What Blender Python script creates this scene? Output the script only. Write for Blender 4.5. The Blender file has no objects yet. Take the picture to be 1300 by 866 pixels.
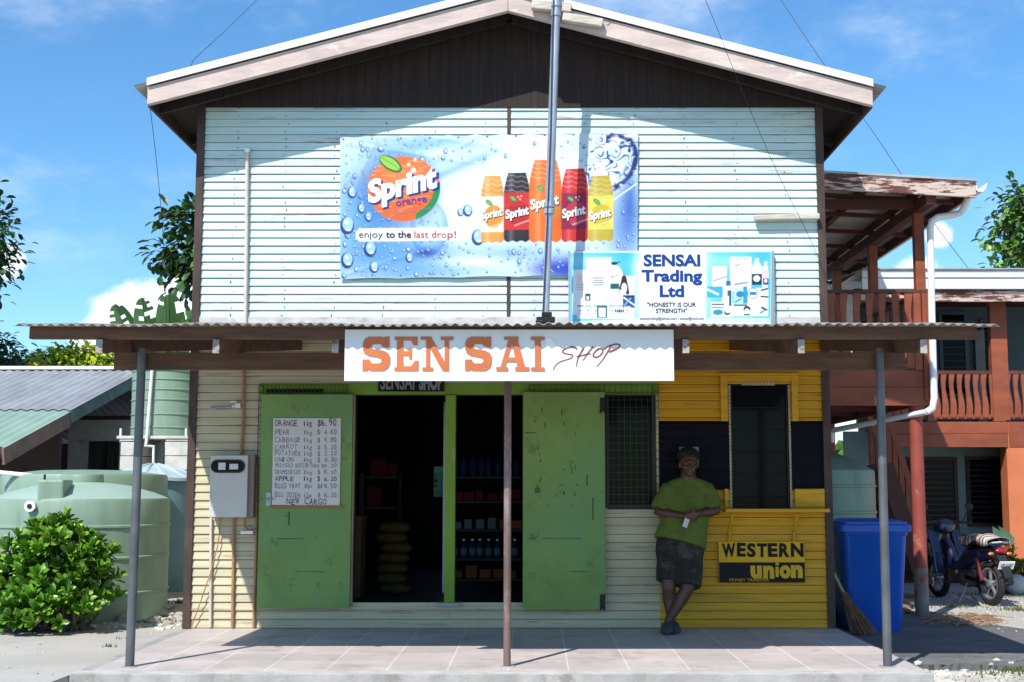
import bpy, bmesh, math, random
import numpy as np
from mathutils import Vector, Matrix, Quaternion
R = math.radians
rng = random.Random(7)
S = bpy.context.scene
COL = S.collection

# ------------------------------------------------------------------ camera, sky, sun, exposure
F, CX, CY, W_, H_ = 1620.0, 680.0, 433.0, 1300.0, 866.0
CAMY, CAMZ = -11.5, 1.25
TH = math.atan(184.0 / 1620.0)
cT, sT = math.cos(TH), math.sin(TH)
cd = bpy.data.cameras.new('camera')
cd.sensor_width = 36.0
cd.lens = F / W_ * 36.0
cd.shift_x = -30.0 / W_
cd.clip_start = 0.1
cd.clip_end = 2000
cam = bpy.data.objects.new('camera', cd)
COL.objects.link(cam)
cam.location = (0, CAMY, CAMZ)
cam.rotation_euler = (math.pi / 2 + TH, 0, 0)
S.camera = cam

SUN_D = Vector((0.517, 1.0, -1.234)).normalized()
sd = bpy.data.lights.new('sun', 'SUN')
sd.energy = 4.6
sd.angle = R(0.55)
sd.color = (1.0, 0.955, 0.88)
sun = bpy.data.objects.new('sun', sd)
COL.objects.link(sun)
sun.location = (-8, -16, 20)
sun.rotation_euler = SUN_D.to_track_quat('-Z', 'Y').to_euler()

def pix_dir(px, py):
    v = (CY - py) / F
    return Vector(((px - CX) / F, cT - sT * v, sT + cT * v)).normalized()

wd = bpy.data.worlds.new('World')
S.world = wd
wd.use_nodes = True
nt = wd.node_tree
nt.nodes.clear()
N = nt.nodes.new
L = nt.links.new
wo = N('ShaderNodeOutputWorld')
bg = N('ShaderNodeBackground')
bg.inputs['Strength'].default_value = 0.118
sky = N('ShaderNodeTexSky')
sky.sky_type = 'NISHITA'
sky.sun_disc = False
sky.sun_elevation = R(47.6)
sky.sun_rotation = math.atan2(-SUN_D.x, -SUN_D.y)
sky.altitude = 0
sky.air_density = 1.0
sky.dust_density = 0.25
sky.ozone_density = 2.2
hsv = N('ShaderNodeHueSaturation')
hsv.inputs['Saturation'].default_value = 1.10
hsv.inputs['Value'].default_value = 1.0
tint = N('ShaderNodeMix'); tint.data_type = 'RGBA'; tint.blend_type = 'MULTIPLY'; tint.inputs['Factor'].default_value = 1.0
L(sky.outputs[0], tint.inputs['A']); tint.inputs['B'].default_value = (0.84, 1.08, 1.22, 1)
L(tint.outputs['Result'], hsv.inputs['Color'])
tc = N('ShaderNodeTexCoord')
def wmath(op, a, b=None, clamp=False):
    n = N('ShaderNodeMath'); n.operation = op; n.use_clamp = clamp
    for i, x in enumerate((a, b)):
        if x is None: continue
        if isinstance(x, (int, float)): n.inputs[i].default_value = x
        else: L(x, n.inputs[i])
    return n.outputs[0]
def wnoise(scale, detail, rough, sc=(1, 1, 1), loc=(0, 0, 0)):
    mp = N('ShaderNodeMapping'); mp.inputs['Scale'].default_value = sc; mp.inputs['Location'].default_value = loc
    L(tc.outputs['Generated'], mp.inputs['Vector'])
    n = N('ShaderNodeTexNoise'); n.inputs['Scale'].default_value = scale
    n.inputs['Detail'].default_value = detail; n.inputs['Roughness'].default_value = rough
    L(mp.outputs[0], n.inputs['Vector'])
    return n.outputs['Fac']
# cumulus: a few lobes low in the sky, edges broken up by noise
nz = wnoise(16, 7, 0.62)
total = None
for (px, py, rad) in [(215, 400, 56), (190, 390, 50), (240, 372, 56), (155, 410, 44), (228, 440, 70), (150, 440, 50), (330, 430, 95),
                      (1165, 352, 34), (1190, 300, 20), (1135, 380, 40), (5, 330, 30)]:
    d = pix_dir(px, py)
    vm = N('ShaderNodeVectorMath'); vm.operation = 'DISTANCE'
    nrm = N('ShaderNodeVectorMath'); nrm.operation = 'NORMALIZE'
    L(tc.outputs['Generated'], nrm.inputs[0])
    L(nrm.outputs[0], vm.inputs[0]); vm.inputs[1].default_value = d
    rr = rad / F
    lob = wmath('SUBTRACT', 1.0, wmath('DIVIDE', vm.outputs['Value'], rr))
    total = lob if total is None else wmath('MAXIMUM', total, lob)
cum = wmath('ADD', total, wmath('MULTIPLY', wmath('SUBTRACT', nz, 0.5), 1.7))
mr = N('ShaderNodeMapRange'); mr.interpolation_type = 'SMOOTHSTEP'
L(cum, mr.inputs['Value'])
mr.inputs['From Min'].default_value = 0.0; mr.inputs['From Max'].default_value = 0.38
mr.inputs['To Max'].default_value = 0.9
# thin high wisps
wz = wnoise(5.5, 6, 0.6, (1, 1, 2.1), (0.35, 0.1, 0.45))
mr2 = N('ShaderNodeMapRange'); mr2.interpolation_type = 'SMOOTHSTEP'
L(wz, mr2.inputs['Value'])
mr2.inputs['From Min'].default_value = 0.45; mr2.inputs['From Max'].default_value = 0.85
mr2.inputs['To Max'].default_value = 0.6
cl = wmath('MAXIMUM', mr.outputs[0], mr2.outputs[0])
mx = N('ShaderNodeMix'); mx.data_type = 'RGBA'
L(cl, mx.inputs['Factor'])
L(hsv.outputs[0], mx.inputs['A'])
mx.inputs['B'].default_value = (8.2, 8.6, 9.0, 1)
L(mx.outputs['Result'], bg.inputs['Color'])
L(bg.outputs[0], wo.inputs['Surface'])

S.view_settings.view_transform = 'Standard'
S.view_settings.look = 'None'
S.view_settings.gamma = 1.0
S.view_settings.exposure = 0.42
S.view_settings.use_curve_mapping = False
S.render.engine = 'CYCLES'
S.render.resolution_x = 1024
S.render.resolution_y = 682

# ------------------------------------------------------------------ measuring the place
def P(px, py, Y):
    """point of the photograph on the vertical plane y = Y -> (x, z)"""
    dist = Y - CAMY
    v = (CY - py) / F
    r = (sT + cT * v) / (cT - sT * v)
    z = CAMZ + r * dist
    depth = dist * cT + (z - CAMZ) * sT
    return ((px - CX) / F * depth, z)
def PX(px, Y, z=1.0):
    return (px - CX) / F * ((Y - CAMY) * cT + (z - CAMZ) * sT)
def G(px, py, z=0.0):
    """point of the photograph on the level z -> (x, y)"""
    v = (CY - py) / F
    r = (sT + cT * v) / (cT - sT * v)
    dist = (z - CAMZ) / r
    return ((px - CX) / F * (dist * cT + (z - CAMZ) * sT), dist + CAMY)
def rgb(r, g, b):
    def f(c):
        c /= 255.0
        return c / 12.92 if c <= 0.04045 else ((c + 0.055) / 1.055) ** 2.4
    return (f(r), f(g), f(b))

# ------------------------------------------------------------------ materials
def mat(name, col, rough=0.65, var=0.18, scale=5.0, patch=None, pscale=7.0, pcut=(0.62, 0.70), pamt=0.9, stretch=(1, 1, 1),
        bump=0.15, bscale=60.0, metal=0.0, spec=0.4, vcol=False, patch2=None, p2scale=3.0, p2cut=(0.55, 0.75), p2amt=0.6, alpha=None, trans=0.0, subs=0.0, bstretch=None, coat=0.0):
    m = bpy.data.materials.new(name)
    m.use_nodes = True
    t = m.node_tree
    n, l = t.nodes.new, t.links.new
    b = t.nodes['Principled BSDF']
    b.inputs['Roughness'].default_value = rough
    b.inputs['Metallic'].default_value = metal
    b.inputs['Specular IOR Level'].default_value = spec
    if coat: b.inputs['Coat Weight'].default_value = coat
    if trans: b.inputs['Transmission Weight'].default_value = trans
    c = n('ShaderNodeTexCoord')
    mp = n('ShaderNodeMapping'); mp.inputs['Scale'].default_value = stretch
    l(c.outputs['Object'], mp.inputs['Vector'])
    def noise(sc, det=5, ro=0.6, vec=None, off=0):
        k = n('ShaderNodeTexNoise'); k.inputs['Scale'].default_value = sc
        k.inputs['Detail'].default_value = det; k.inputs['Roughness'].default_value = ro
        if off:
            mm = n('ShaderNodeMapping'); mm.inputs['Location'].default_value = (off, off * .7, off * 1.3)
            l(vec or mp.outputs[0], mm.inputs['Vector']); l(mm.outputs[0], k.inputs['Vector'])
        else:
            l(vec or mp.outputs[0], k.inputs['Vector'])
        return k.outputs['Fac']
    def mixc(f, a, bb):
        k = n('ShaderNodeMix'); k.data_type = 'RGBA'
        if isinstance(f, float): k.inputs['Factor'].default_value = f
        else: l(f, k.inputs['Factor'])
        for nm, x in (('A', a), ('B', bb)):
            if isinstance(x, tuple): k.inputs[nm].default_value = (*x, 1)
            else: l(x, k.inputs[nm])
        return k.outputs['Result']
    def rng_(f, lo, hi, amt):
        k = n('ShaderNodeMapRange'); k.interpolation_type = 'SMOOTHSTEP'
        l(f, k.inputs['Value']); k.inputs['From Min'].default_value = lo; k.inputs['From Max'].default_value = hi
        k.inputs['To Max'].default_value = amt
        return k.outputs[0]
    f0 = rng_(noise(scale), 0.3, 0.7, 1.0)
    if vcol:
        a = n('ShaderNodeVertexColor'); a.layer_name = 'Col'
        out = mixc(f0, a.outputs['Color'], a.outputs['Color'])
        k = n('ShaderNodeMix'); k.data_type = 'RGBA'; k.blend_type = 'MULTIPLY'; k.inputs['Factor'].default_value = var
        l(out, k.inputs['A']); cr = n('ShaderNodeCombineColor')
        for i in range(3): l(f0, cr.inputs[i])
        l(cr.outputs[0], k.inputs['B'])
        out = k.outputs['Result']
    else:
        out = mixc(f0, tuple(min(1, x * (1 - var)) for x in col), tuple(min(0.9, x * (1 + var)) for x in col))
    if patch2: out = mixc(rng_(noise(p2scale, 6, 0.65, off=9.1), *p2cut, p2amt), out, patch2)
    if patch: out = mixc(rng_(noise(pscale, 7, 0.68, off=3.7), *pcut, pamt), out, patch)
    l(out, b.inputs['Base Color'])
    if bump:
        vec = None
        if bstretch:
            mb = n('ShaderNodeMapping'); mb.inputs['Scale'].default_value = bstretch
            l(c.outputs['Object'], mb.inputs['Vector']); vec = mb.outputs[0]
        bp = n('ShaderNodeBump'); bp.inputs['Strength'].default_value = bump; bp.inputs['Distance'].default_value = 0.01
        l(noise(bscale, 4, 0.6, vec, off=1.3), bp.inputs['Height'])
        l(bp.outputs[0], b.inputs['Normal'])
    return m

M = {}
for nm_, c_, pc_ in (('aqua', (0.465, 0.645, 0.645), (0.60, 0.65)), ('aqua_pale', (0.51, 0.66, 0.655), (0.61, 0.66)), ('aqua_grey', (0.445, 0.60, 0.60), (0.57, 0.62))):
    M[nm_] = mat(nm_.replace('_', ' ') + ' weatherboard paint', c_, 0.6, 0.10, 1.0, patch=rgb(152, 140, 132), pscale=2.6, pcut=pc_, pamt=0.75,
                stretch=(0.9, 1, 14), bump=0.2, bscale=4, patch2=(0.58, 0.645, 0.60), p2scale=1.2, p2cut=(0.45, 0.6), p2amt=0.6, spec=0.25)
M['cream'] = mat('cream weatherboard paint', (0.49, 0.44, 0.295), 0.7, 0.12, 0.8, patch=rgb(120, 98, 72), pscale=2.2, pcut=(0.57, 0.66), pamt=0.55,
                 stretch=(0.7, 1, 13.4), bump=0.2, bscale=4, patch2=(0.40, 0.36, 0.25), p2scale=1.0, p2cut=(0.5, 0.66), p2amt=0.5)
M['yellow'] = mat('yellow weatherboard paint', (0.62, 0.315, 0.007), 0.6, 0.08, 0.8, patch=(0.26, 0.14, 0.02), pscale=2.5, pcut=(0.58, 0.66), pamt=0.55, patch2=(0.46, 0.24, 0.012), p2scale=1.1, p2cut=(0.45, 0.62), p2amt=0.7,
                  stretch=(0.7, 1, 13.4), bump=0.2, bscale=4)
M['black'] = mat('black weatherboard paint', (0.006, 0.006, 0.011), 0.7, 0.25, 0.8, spec=0.12, stretch=(0.7, 1, 13.4), bump=0.2, bscale=4)
M['dark_wood'] = mat('dark stained gable boards', (0.021, 0.0125, 0.011), 0.8, 0.35, 3.0, patch=(0.05, 0.033, 0.027), pscale=5, pcut=(0.64, 0.74), pamt=0.5,
                     stretch=(8, 1, 0.35), bump=0.3, bscale=6)
M['brown_trim'] = mat('dark brown trim', (0.055, 0.032, 0.026), 0.65, 0.35, 8, patch=(0.16, 0.10, 0.08), pscale=9, stretch=(1, 1, 0.4))
M['pink_barge'] = mat('weathered pink brown bargeboard', (0.50, 0.40, 0.365), 0.75, 0.14, 2.0, patch=(0.62, 0.57, 0.52), pscale=2.2, pcut=(0.56, 0.68), pamt=0.7,
                      stretch=(1.2, 1, 3.5), bump=0.35, bscale=14, patch2=(0.045, 0.03, 0.025), p2scale=3.3, p2cut=(0.70, 0.735), p2amt=0.95)
M['roof_white'] = mat('white roof edge flashing', (0.72, 0.73, 0.72), 0.45, 0.07, 2)
M['galv'] = mat('weathered galvanised sheet', (0.38, 0.385, 0.39), 0.5, 0.2, 2.5, patch=(0.22, 0.13, 0.08), pscale=3, pcut=(0.62, 0.75), pamt=0.5, metal=0.35)
M['galv_under'] = mat('sheet iron awning roof', (0.30, 0.285, 0.265), 0.6, 0.25, 2.5, patch=(0.17, 0.095, 0.06), pscale=2.2, pcut=(0.42, 0.66), pamt=0.75)
M['raw_wood'] = mat('brown sawn framing timber', (0.105, 0.056, 0.036), 0.75, 0.28, 3.0, patch=(0.07, 0.045, 0.03), pscale=4, pcut=(0.6, 0.7), pamt=0.6,
                    stretch=(1, 3, 6), bump=0.3, bscale=12)
M['end_white'] = mat('white painted timber end', (0.34, 0.32, 0.30), 0.8, 0.2, 8, patch=(0.14, 0.10, 0.08), pscale=14, pcut=(0.5, 0.6))
M['post_grey'] = mat('dark grey steel post', (0.105, 0.115, 0.125), 0.45, 0.2, 4, patch=(0.25, 0.26, 0.27), pscale=10, pcut=(0.62, 0.72), pamt=0.5, metal=0.3)
M['post_rust'] = mat('worn brown steel post', (0.16, 0.10, 0.09), 0.55, 0.25, 4, patch=(0.33, 0.30, 0.30), pscale=6, pcut=(0.5, 0.66), pamt=0.6, stretch=(1, 1, 0.5), metal=0.3)
M['green'] = mat('green door paint', (0.18, 0.285, 0.08), 0.65, 0.14, 1.6, patch=(0.09, 0.125, 0.04), pscale=6, pcut=(0.58, 0.66), pamt=0.55, spec=0.2,
                 patch2=(0.145, 0.29, 0.13), p2scale=1.0, p2cut=(0.4, 0.65), p2amt=0.7, bump=0.08)
M['green_frame'] = mat('green door frame paint', (0.17, 0.285, 0.045), 0.65, 0.12, 3, patch=(0.40, 0.30, 0.17), pscale=3.5, pcut=(0.60, 0.68), pamt=0.7, stretch=(1, 1, 0.5), spec=0.12)
M['bare_wood'] = mat('bare timber', (0.42, 0.31, 0.19), 0.7, 0.2, 4, stretch=(4, 4, 0.5), patch=(0.2, 0.13, 0.08), pscale=6)
M['black_metal'] = mat('black metal', (0.015, 0.015, 0.017), 0.45, 0.2, 8, metal=0.4)
M['steel'] = mat('grey steel', (0.33, 0.35, 0.38), 0.4, 0.15, 6, metal=0.55)
M['white'] = mat('white paint', (0.72, 0.73, 0.74), 0.5, 0.06, 3, patch=(0.55, 0.53, 0.48), pscale=4, pcut=(0.6, 0.8), pamt=0.4)
M['sign_white'] = mat('white sign board', (0.66, 0.68, 0.695), 0.5, 0.05, 2, patch=(0.47, 0.47, 0.45), pscale=3.2, pcut=(0.62, 0.78), pamt=0.45, stretch=(1, 1, 2), bump=0.05)
M['notice'] = mat('dull paper', (0.22, 0.22, 0.23), 0.8, 0.05, 4)
M['nail'] = mat('nail head stain', (0.20, 0.19, 0.17), 0.7, 0.3, 8)
M['paper'] = mat('white paper', (0.60, 0.58, 0.60), 0.8, 0.05, 4, bump=0.05, bscale=20)
M['ink'] = mat('black ink', (0.015, 0.015, 0.02), 0.6, 0.1)
M['ink_grey'] = mat('faded grey marker ink', (0.17, 0.165, 0.19), 0.7, 0.25, 30)
M['ink_orange'] = mat('orange brown sign paint', (0.50, 0.135, 0.045), 0.55, 0.10, 4, patch=(0.62, 0.40, 0.30), pscale=9, pcut=(0.68, 0.78), pamt=0.6)
M['ink_orange_edge'] = mat('dark orange lettering edge', (0.22, 0.06, 0.03), 0.55, 0.1)
M['concrete'] = mat('grey concrete', (0.33, 0.32, 0.30), 0.9, 0.15, 4, patch=(0.16, 0.15, 0.13), pscale=5, pcut=(0.55, 0.7), pamt=0.6, bump=0.5, bscale=50)
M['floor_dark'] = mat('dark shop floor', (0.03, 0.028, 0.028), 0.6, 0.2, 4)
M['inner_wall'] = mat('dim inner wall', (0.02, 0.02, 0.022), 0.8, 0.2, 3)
M['glass'] = mat('dark window glass', (0.006, 0.007, 0.009), 0.08, 0.1, 3, bump=0, spec=0.07)
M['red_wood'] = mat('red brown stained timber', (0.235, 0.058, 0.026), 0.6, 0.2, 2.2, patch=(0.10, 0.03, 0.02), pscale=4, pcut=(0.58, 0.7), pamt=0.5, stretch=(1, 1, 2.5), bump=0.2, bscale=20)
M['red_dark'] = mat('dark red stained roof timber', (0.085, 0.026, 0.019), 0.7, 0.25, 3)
M['red_peel'] = mat('peeling red fascia board', (0.11, 0.04, 0.03), 0.75, 0.25, 3, patch=(0.58, 0.46, 0.40), pscale=3.0, pcut=(0.47, 0.52), pamt=0.9, stretch=(0.8, 1, 6), bump=0.3, bscale=20)
M['red_col'] = mat('red painted column', (0.27, 0.055, 0.04), 0.6, 0.15, 3, patch=(0.45, 0.25, 0.20), pscale=6, pcut=(0.56, 0.7), pamt=0.6)
M['conc_col'] = mat('bare concrete column foot', (0.22, 0.18, 0.16), 0.85, 0.2, 6, patch=(0.25, 0.07, 0.05), pscale=5, pcut=(0.55, 0.62))
M['orange_wall'] = mat('orange red wall', (0.50, 0.15, 0.06), 0.65, 0.08, 2, patch=(0.60, 0.50, 0.45), pscale=3.6, pcut=(0.70, 0.74), pamt=0.8)
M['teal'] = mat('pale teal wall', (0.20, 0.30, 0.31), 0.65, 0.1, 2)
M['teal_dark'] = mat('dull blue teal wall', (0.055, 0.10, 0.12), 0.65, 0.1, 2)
M['ceil_white'] = mat('pale roof underside', (0.46, 0.45, 0.44), 0.7, 0.15, 2, patch=(0.25, 0.2, 0.17), pscale=2, pcut=(0.55, 0.75), pamt=0.5)
M['pvc'] = mat('white plastic pipe', (0.74, 0.75, 0.75), 0.35, 0.04, 3, patch=(0.5, 0.48, 0.44), pscale=5, pcut=(0.62, 0.75), pamt=0.5)
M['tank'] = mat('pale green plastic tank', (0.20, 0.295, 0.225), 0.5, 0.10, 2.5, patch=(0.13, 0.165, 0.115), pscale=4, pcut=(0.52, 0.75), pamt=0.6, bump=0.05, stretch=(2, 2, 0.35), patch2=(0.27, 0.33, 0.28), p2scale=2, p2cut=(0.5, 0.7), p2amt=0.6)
M['tank_band'] = mat('light tank band', (0.40, 0.50, 0.43), 0.45, 0.07, 1.5, bump=0.05)
M['tank_blue'] = mat('blue grey plastic tank', (0.13, 0.24, 0.31), 0.5, 0.08, 1.5, patch=(0.10, 0.14, 0.16), pscale=2.5, pcut=(0.55, 0.75), bump=0.05)
M['tank_lid'] = mat('pale grey blue tank roof', (0.36, 0.45, 0.50), 0.45, 0.08, 2)
M['block'] = mat('rough grey concrete block', (0.50, 0.49, 0.46), 0.95, 0.14, 5, patch=(0.2, 0.19, 0.17), pscale=4, pcut=(0.58, 0.72), pamt=0.6, bump=0.6, bscale=40)
M['roof_grey'] = mat('grey corrugated roof', (0.30, 0.315, 0.33), 0.55, 0.16, 1.6, patch=(0.42, 0.44, 0.45), pscale=1.8, pcut=(0.55, 0.7), pamt=0.5, stretch=(2, 0.6, 1), metal=0.2)
M['roof_green'] = mat('pale green corrugated roof', (0.26, 0.38, 0.31), 0.5, 0.1, 1.6, metal=0.1)
M['brown_wall'] = mat('dark brown shed wall', (0.045, 0.028, 0.025), 0.8, 0.2, 2)
M['blue_bin'] = mat('blue bin plastic', (0.007, 0.085, 0.44), 0.42, 0.08, 3, patch2=(0.05, 0.13, 0.40), p2scale=5, p2cut=(.5, .75), p2amt=.5, stretch=(1, 1, .5), patch=(0.03, 0.06, 0.18), pscale=4, pcut=(0.64, 0.8), pamt=0.5, bump=0.05)
M['rubber'] = mat('black rubber', (0.016, 0.016, 0.017), 0.7, 0.2, 8)
M['straw'] = mat('brown broom bristle', (0.20, 0.105, 0.05), 0.85, 0.35, 12)
M['skin'] = mat('dark brown skin', (0.085, 0.036, 0.022), 0.4, 0.12, 8, bump=0.05, spec=0.4)
M['hair'] = mat('black hair', (0.008, 0.007, 0.007), 0.7, 0.2, 30, bump=0.8, bscale=120)
M['shirt'] = mat('lime green shirt cloth', (0.098, 0.135, 0.020), 0.9, 0.12, 4, patch=(0.10, 0.075, 0.022), pscale=8, pcut=(0.56, 0.61), pamt=0.6, patch2=(0.07, 0.115, 0.014), p2scale=14, p2cut=(0.5, 0.58), p2amt=0.6, bump=0.7, bscale=13)
M['shorts'] = mat('dark camouflage shorts cloth', (0.022, 0.020, 0.015), 0.9, 0.3, 8, patch=(0.055, 0.048, 0.034), pscale=11, pcut=(0.52, 0.56), pamt=0.9, bump=0.3, bscale=14)
M['shoe'] = mat('dark grey rubber clog', (0.05, 0.05, 0.055), 0.7, 0.15, 8)
M['eye_white'] = mat('eye white', (0.6, 0.57, 0.52), 0.3, 0.02, bump=0)
M['meter'] = mat('off white meter box enamel', (0.50, 0.49, 0.47), 0.45, 0.05, 3, patch=(0.36, 0.33, 0.28), pscale=5, pcut=(0.64, 0.78), pamt=0.5, bump=0.04)
M['meter_side'] = mat('brown grey box side', (0.2, 0.16, 0.14), 0.6, 0.1, 4)
M['conduit'] = mat('painted brown conduit', (0.33, 0.17, 0.085), 0.6, 0.18, 5, patch=(0.5, 0.42, 0.3), pscale=6, pcut=(0.6, 0.72), pamt=0.5)
M['conduit_pale'] = mat('pale weathered conduit', (0.55, 0.48, 0.42), 0.6, 0.15, 5, patch=(0.35, 0.22, 0.15), pscale=6)
M['pole'] = mat('galvanised pole', (0.36, 0.40, 0.45), 0.42, 0.12, 5, metal=0.45, patch=(0.5, 0.52, 0.54), pscale=7)
M['plank'] = mat('weathered silver timber', (0.50, 0.455, 0.38), 0.85, 0.2, 4, patch=(0.17, 0.12, 0.07), pscale=5, pcut=(0.6, 0.68), pamt=0.8, stretch=(1, 1, 5), bump=0.5, bscale=20)
M['wire'] = mat('black cable', (0.012, 0.012, 0.014), 0.6, 0.1, bump=0)
M['leaf_a'] = mat('glossy mid green leaf', (0.075, 0.205, 0.012), 0.36, 0.25, 3, bump=0, spec=0.5)
M['leaf_b'] = mat('bright yellow green leaf', (0.15, 0.30, 0.022), 0.4, 0.2, 3, bump=0, spec=0.5)
M['leaf_c'] = mat('deep green leaf', (0.03, 0.10, 0.012), 0.4, 0.25, 3, bump=0, spec=0.5)
M['tleaf_a'] = mat('tree leaf green', (0.03, 0.085, 0.017), 0.42, 0.3, 2, bump=0)
M['tleaf_b'] = mat('tree leaf light green', (0.075, 0.155, 0.025), 0.42, 0.3, 2, bump=0)
M['tleaf_c'] = mat('tree leaf dark green', (0.014, 0.042, 0.013), 0.45, 0.3, 2, bump=0)
M['palm_leaf'] = mat('blue green palm frond', (0.020, 0.048, 0.032), 0.5, 0.3, 2, bump=0)
M['lime_leaf'] = mat('lime yellow leaf', (0.40, 0.44, 0.02), 0.5, 0.2, 3, bump=0)
M['banana'] = mat('banana leaf', (0.032, 0.085, 0.018), 0.42, 0.25, 2, bump=0.1, bscale=20)
M['bark'] = mat('grey brown bark', (0.13, 0.10, 0.075), 0.9, 0.3, 6, bump=0.6, bscale=30)
M['petal_pink'] = mat('magenta petal', (0.48, 0.03, 0.16), 0.6, 0.15, bump=0)
M['petal_red'] = mat('orange red petal', (0.55, 0.10, 0.06), 0.6, 0.15, bump=0)
M['rock'] = mat('pale coral rock', (0.34, 0.31, 0.27), 0.95, 0.25, 6, bump=0.6, bscale=30)
M['pebble'] = mat('white coral gravel', (0.50, 0.47, 0.42), 0.9, 0.3, 3, bump=0.2)
M['grass'] = mat('grass blade', (0.085, 0.105, 0.035), 0.8, 0.3, 3, bump=0)
M['drystick'] = mat('dry brown stick', (0.27, 0.17, 0.10), 0.85, 0.3, 6, bump=0.2)
M['asphalt'] = mat('broken grey tarmac', (0.115, 0.115, 0.118), 0.9, 0.15, 3, patch=(0.028, 0.028, 0.03), pscale=2.4, pcut=(0.63, 0.68), pamt=0.9, stretch=(0.7, 1.8, 1), bump=0.6, bscale=60,
                   patch2=(0.17, 0.165, 0.155), p2scale=1.2, p2cut=(0.45, 0.7), p2amt=0.6)

def ground_mat():
    m = mat('pale coral sand ground', (0.41, 0.39, 0.355), 0.95, 0.10, 0.9, patch=(0.29, 0.27, 0.24), pscale=1.4, pcut=(0.58, 0.75), pamt=0.6, bump=0.5, bscale=30,
            patch2=(0.36, 0.34, 0.30), p2scale=14, p2cut=(0.58, 0.72), p2amt=0.5)
    return m
M['ground'] = ground_mat()

def tile_mat():
    m = mat('pinkish porch tiles', (0.54, 0.485, 0.465), 0.55, 0.10, 1.4, patch=(0.33, 0.29, 0.275), pscale=2.8, pcut=(0.5, 0.68), pamt=0.55, patch2=(0.60, 0.575, 0.53), p2scale=1.3, p2cut=(0.48, 0.66), p2amt=0.6, bump=0.0, spec=0.45)
    t = m.node_tree
    n, l = t.nodes.new, t.links.new
    b = t.nodes['Principled BSDF']
    src = b.inputs['Base Color'].links[0].from_socket
    c = n('ShaderNodeTexCoord')
    br = n('ShaderNodeTexBrick')
    br.offset = 0.0
    br.inputs['Scale'].default_value = 1.0
    br.inputs['Brick Width'].default_value = 0.415
    br.inputs['Row Height'].default_value = 0.415
    br.inputs['Mortar Size'].default_value = 0.007
    br.inputs['Mortar Smooth'].default_value = 0.3
    br.inputs['Color1'].default_value = (0.86, 0.84, 0.84, 1)
    br.inputs['Color2'].default_value = (1.0, 0.97, 0.97, 1)
    br.inputs['Mortar'].default_value = (1.22, 1.26, 1.26, 1)
    l(c.outputs['Object'], br.inputs['Vector'])
    k = n('ShaderNodeMix'); k.data_type = 'RGBA'; k.blend_type = 'MULTIPLY'; k.inputs['Factor'].default_value = 1.0
    l(src, k.inputs['A']); l(br.outputs['Color'], k.inputs['B'])
    l(k.outputs['Result'], b.inputs['Base Color'])
    bp = n('ShaderNodeBump'); bp.inputs['Strength'].default_value = 0.4; bp.inputs['Distance'].default_value = 0.004; bp.invert = True
    l(br.outputs['Fac'], bp.inputs['Height']); l(bp.outputs[0], b.inputs['Normal'])
    return m
M['tile'] = tile_mat()
M['print'] = mat('printed vinyl', (1, 1, 1), 0.5, 0.06, 1.2, vcol=True, bump=0.5, bscale=2.2, bstretch=(0.7, 1, 4.5), spec=0.3)
M['print_flat'] = mat('printed panel', (1, 1, 1), 0.5, 0.05, 1.2, vcol=True, bump=0.05)
def flat(name, c, rough=0.5): return mat(name, c, rough, 0.04, 3, bump=0, spec=0.12)
M['p_white'] = flat('white print', (0.80, 0.81, 0.82))
M['p_navy'] = flat('navy print', rgb(25, 62, 130))
M['p_purple'] = flat('purple print', rgb(95, 70, 130))
M['p_red'] = flat('brick red print', rgb(180, 75, 60))
M['p_dark'] = flat('dark grey print', rgb(52, 55, 66))
M['p_grey'] = flat('grey print', rgb(120, 128, 140))
M['p_yellow'] = flat('yellow sign paint', (0.66, 0.38, 0.02))
M['p_black'] = flat('black sign paint', (0.012, 0.012, 0.016))
M['p_pink'] = flat('pale pink print', rgb(225, 170, 180))

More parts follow.
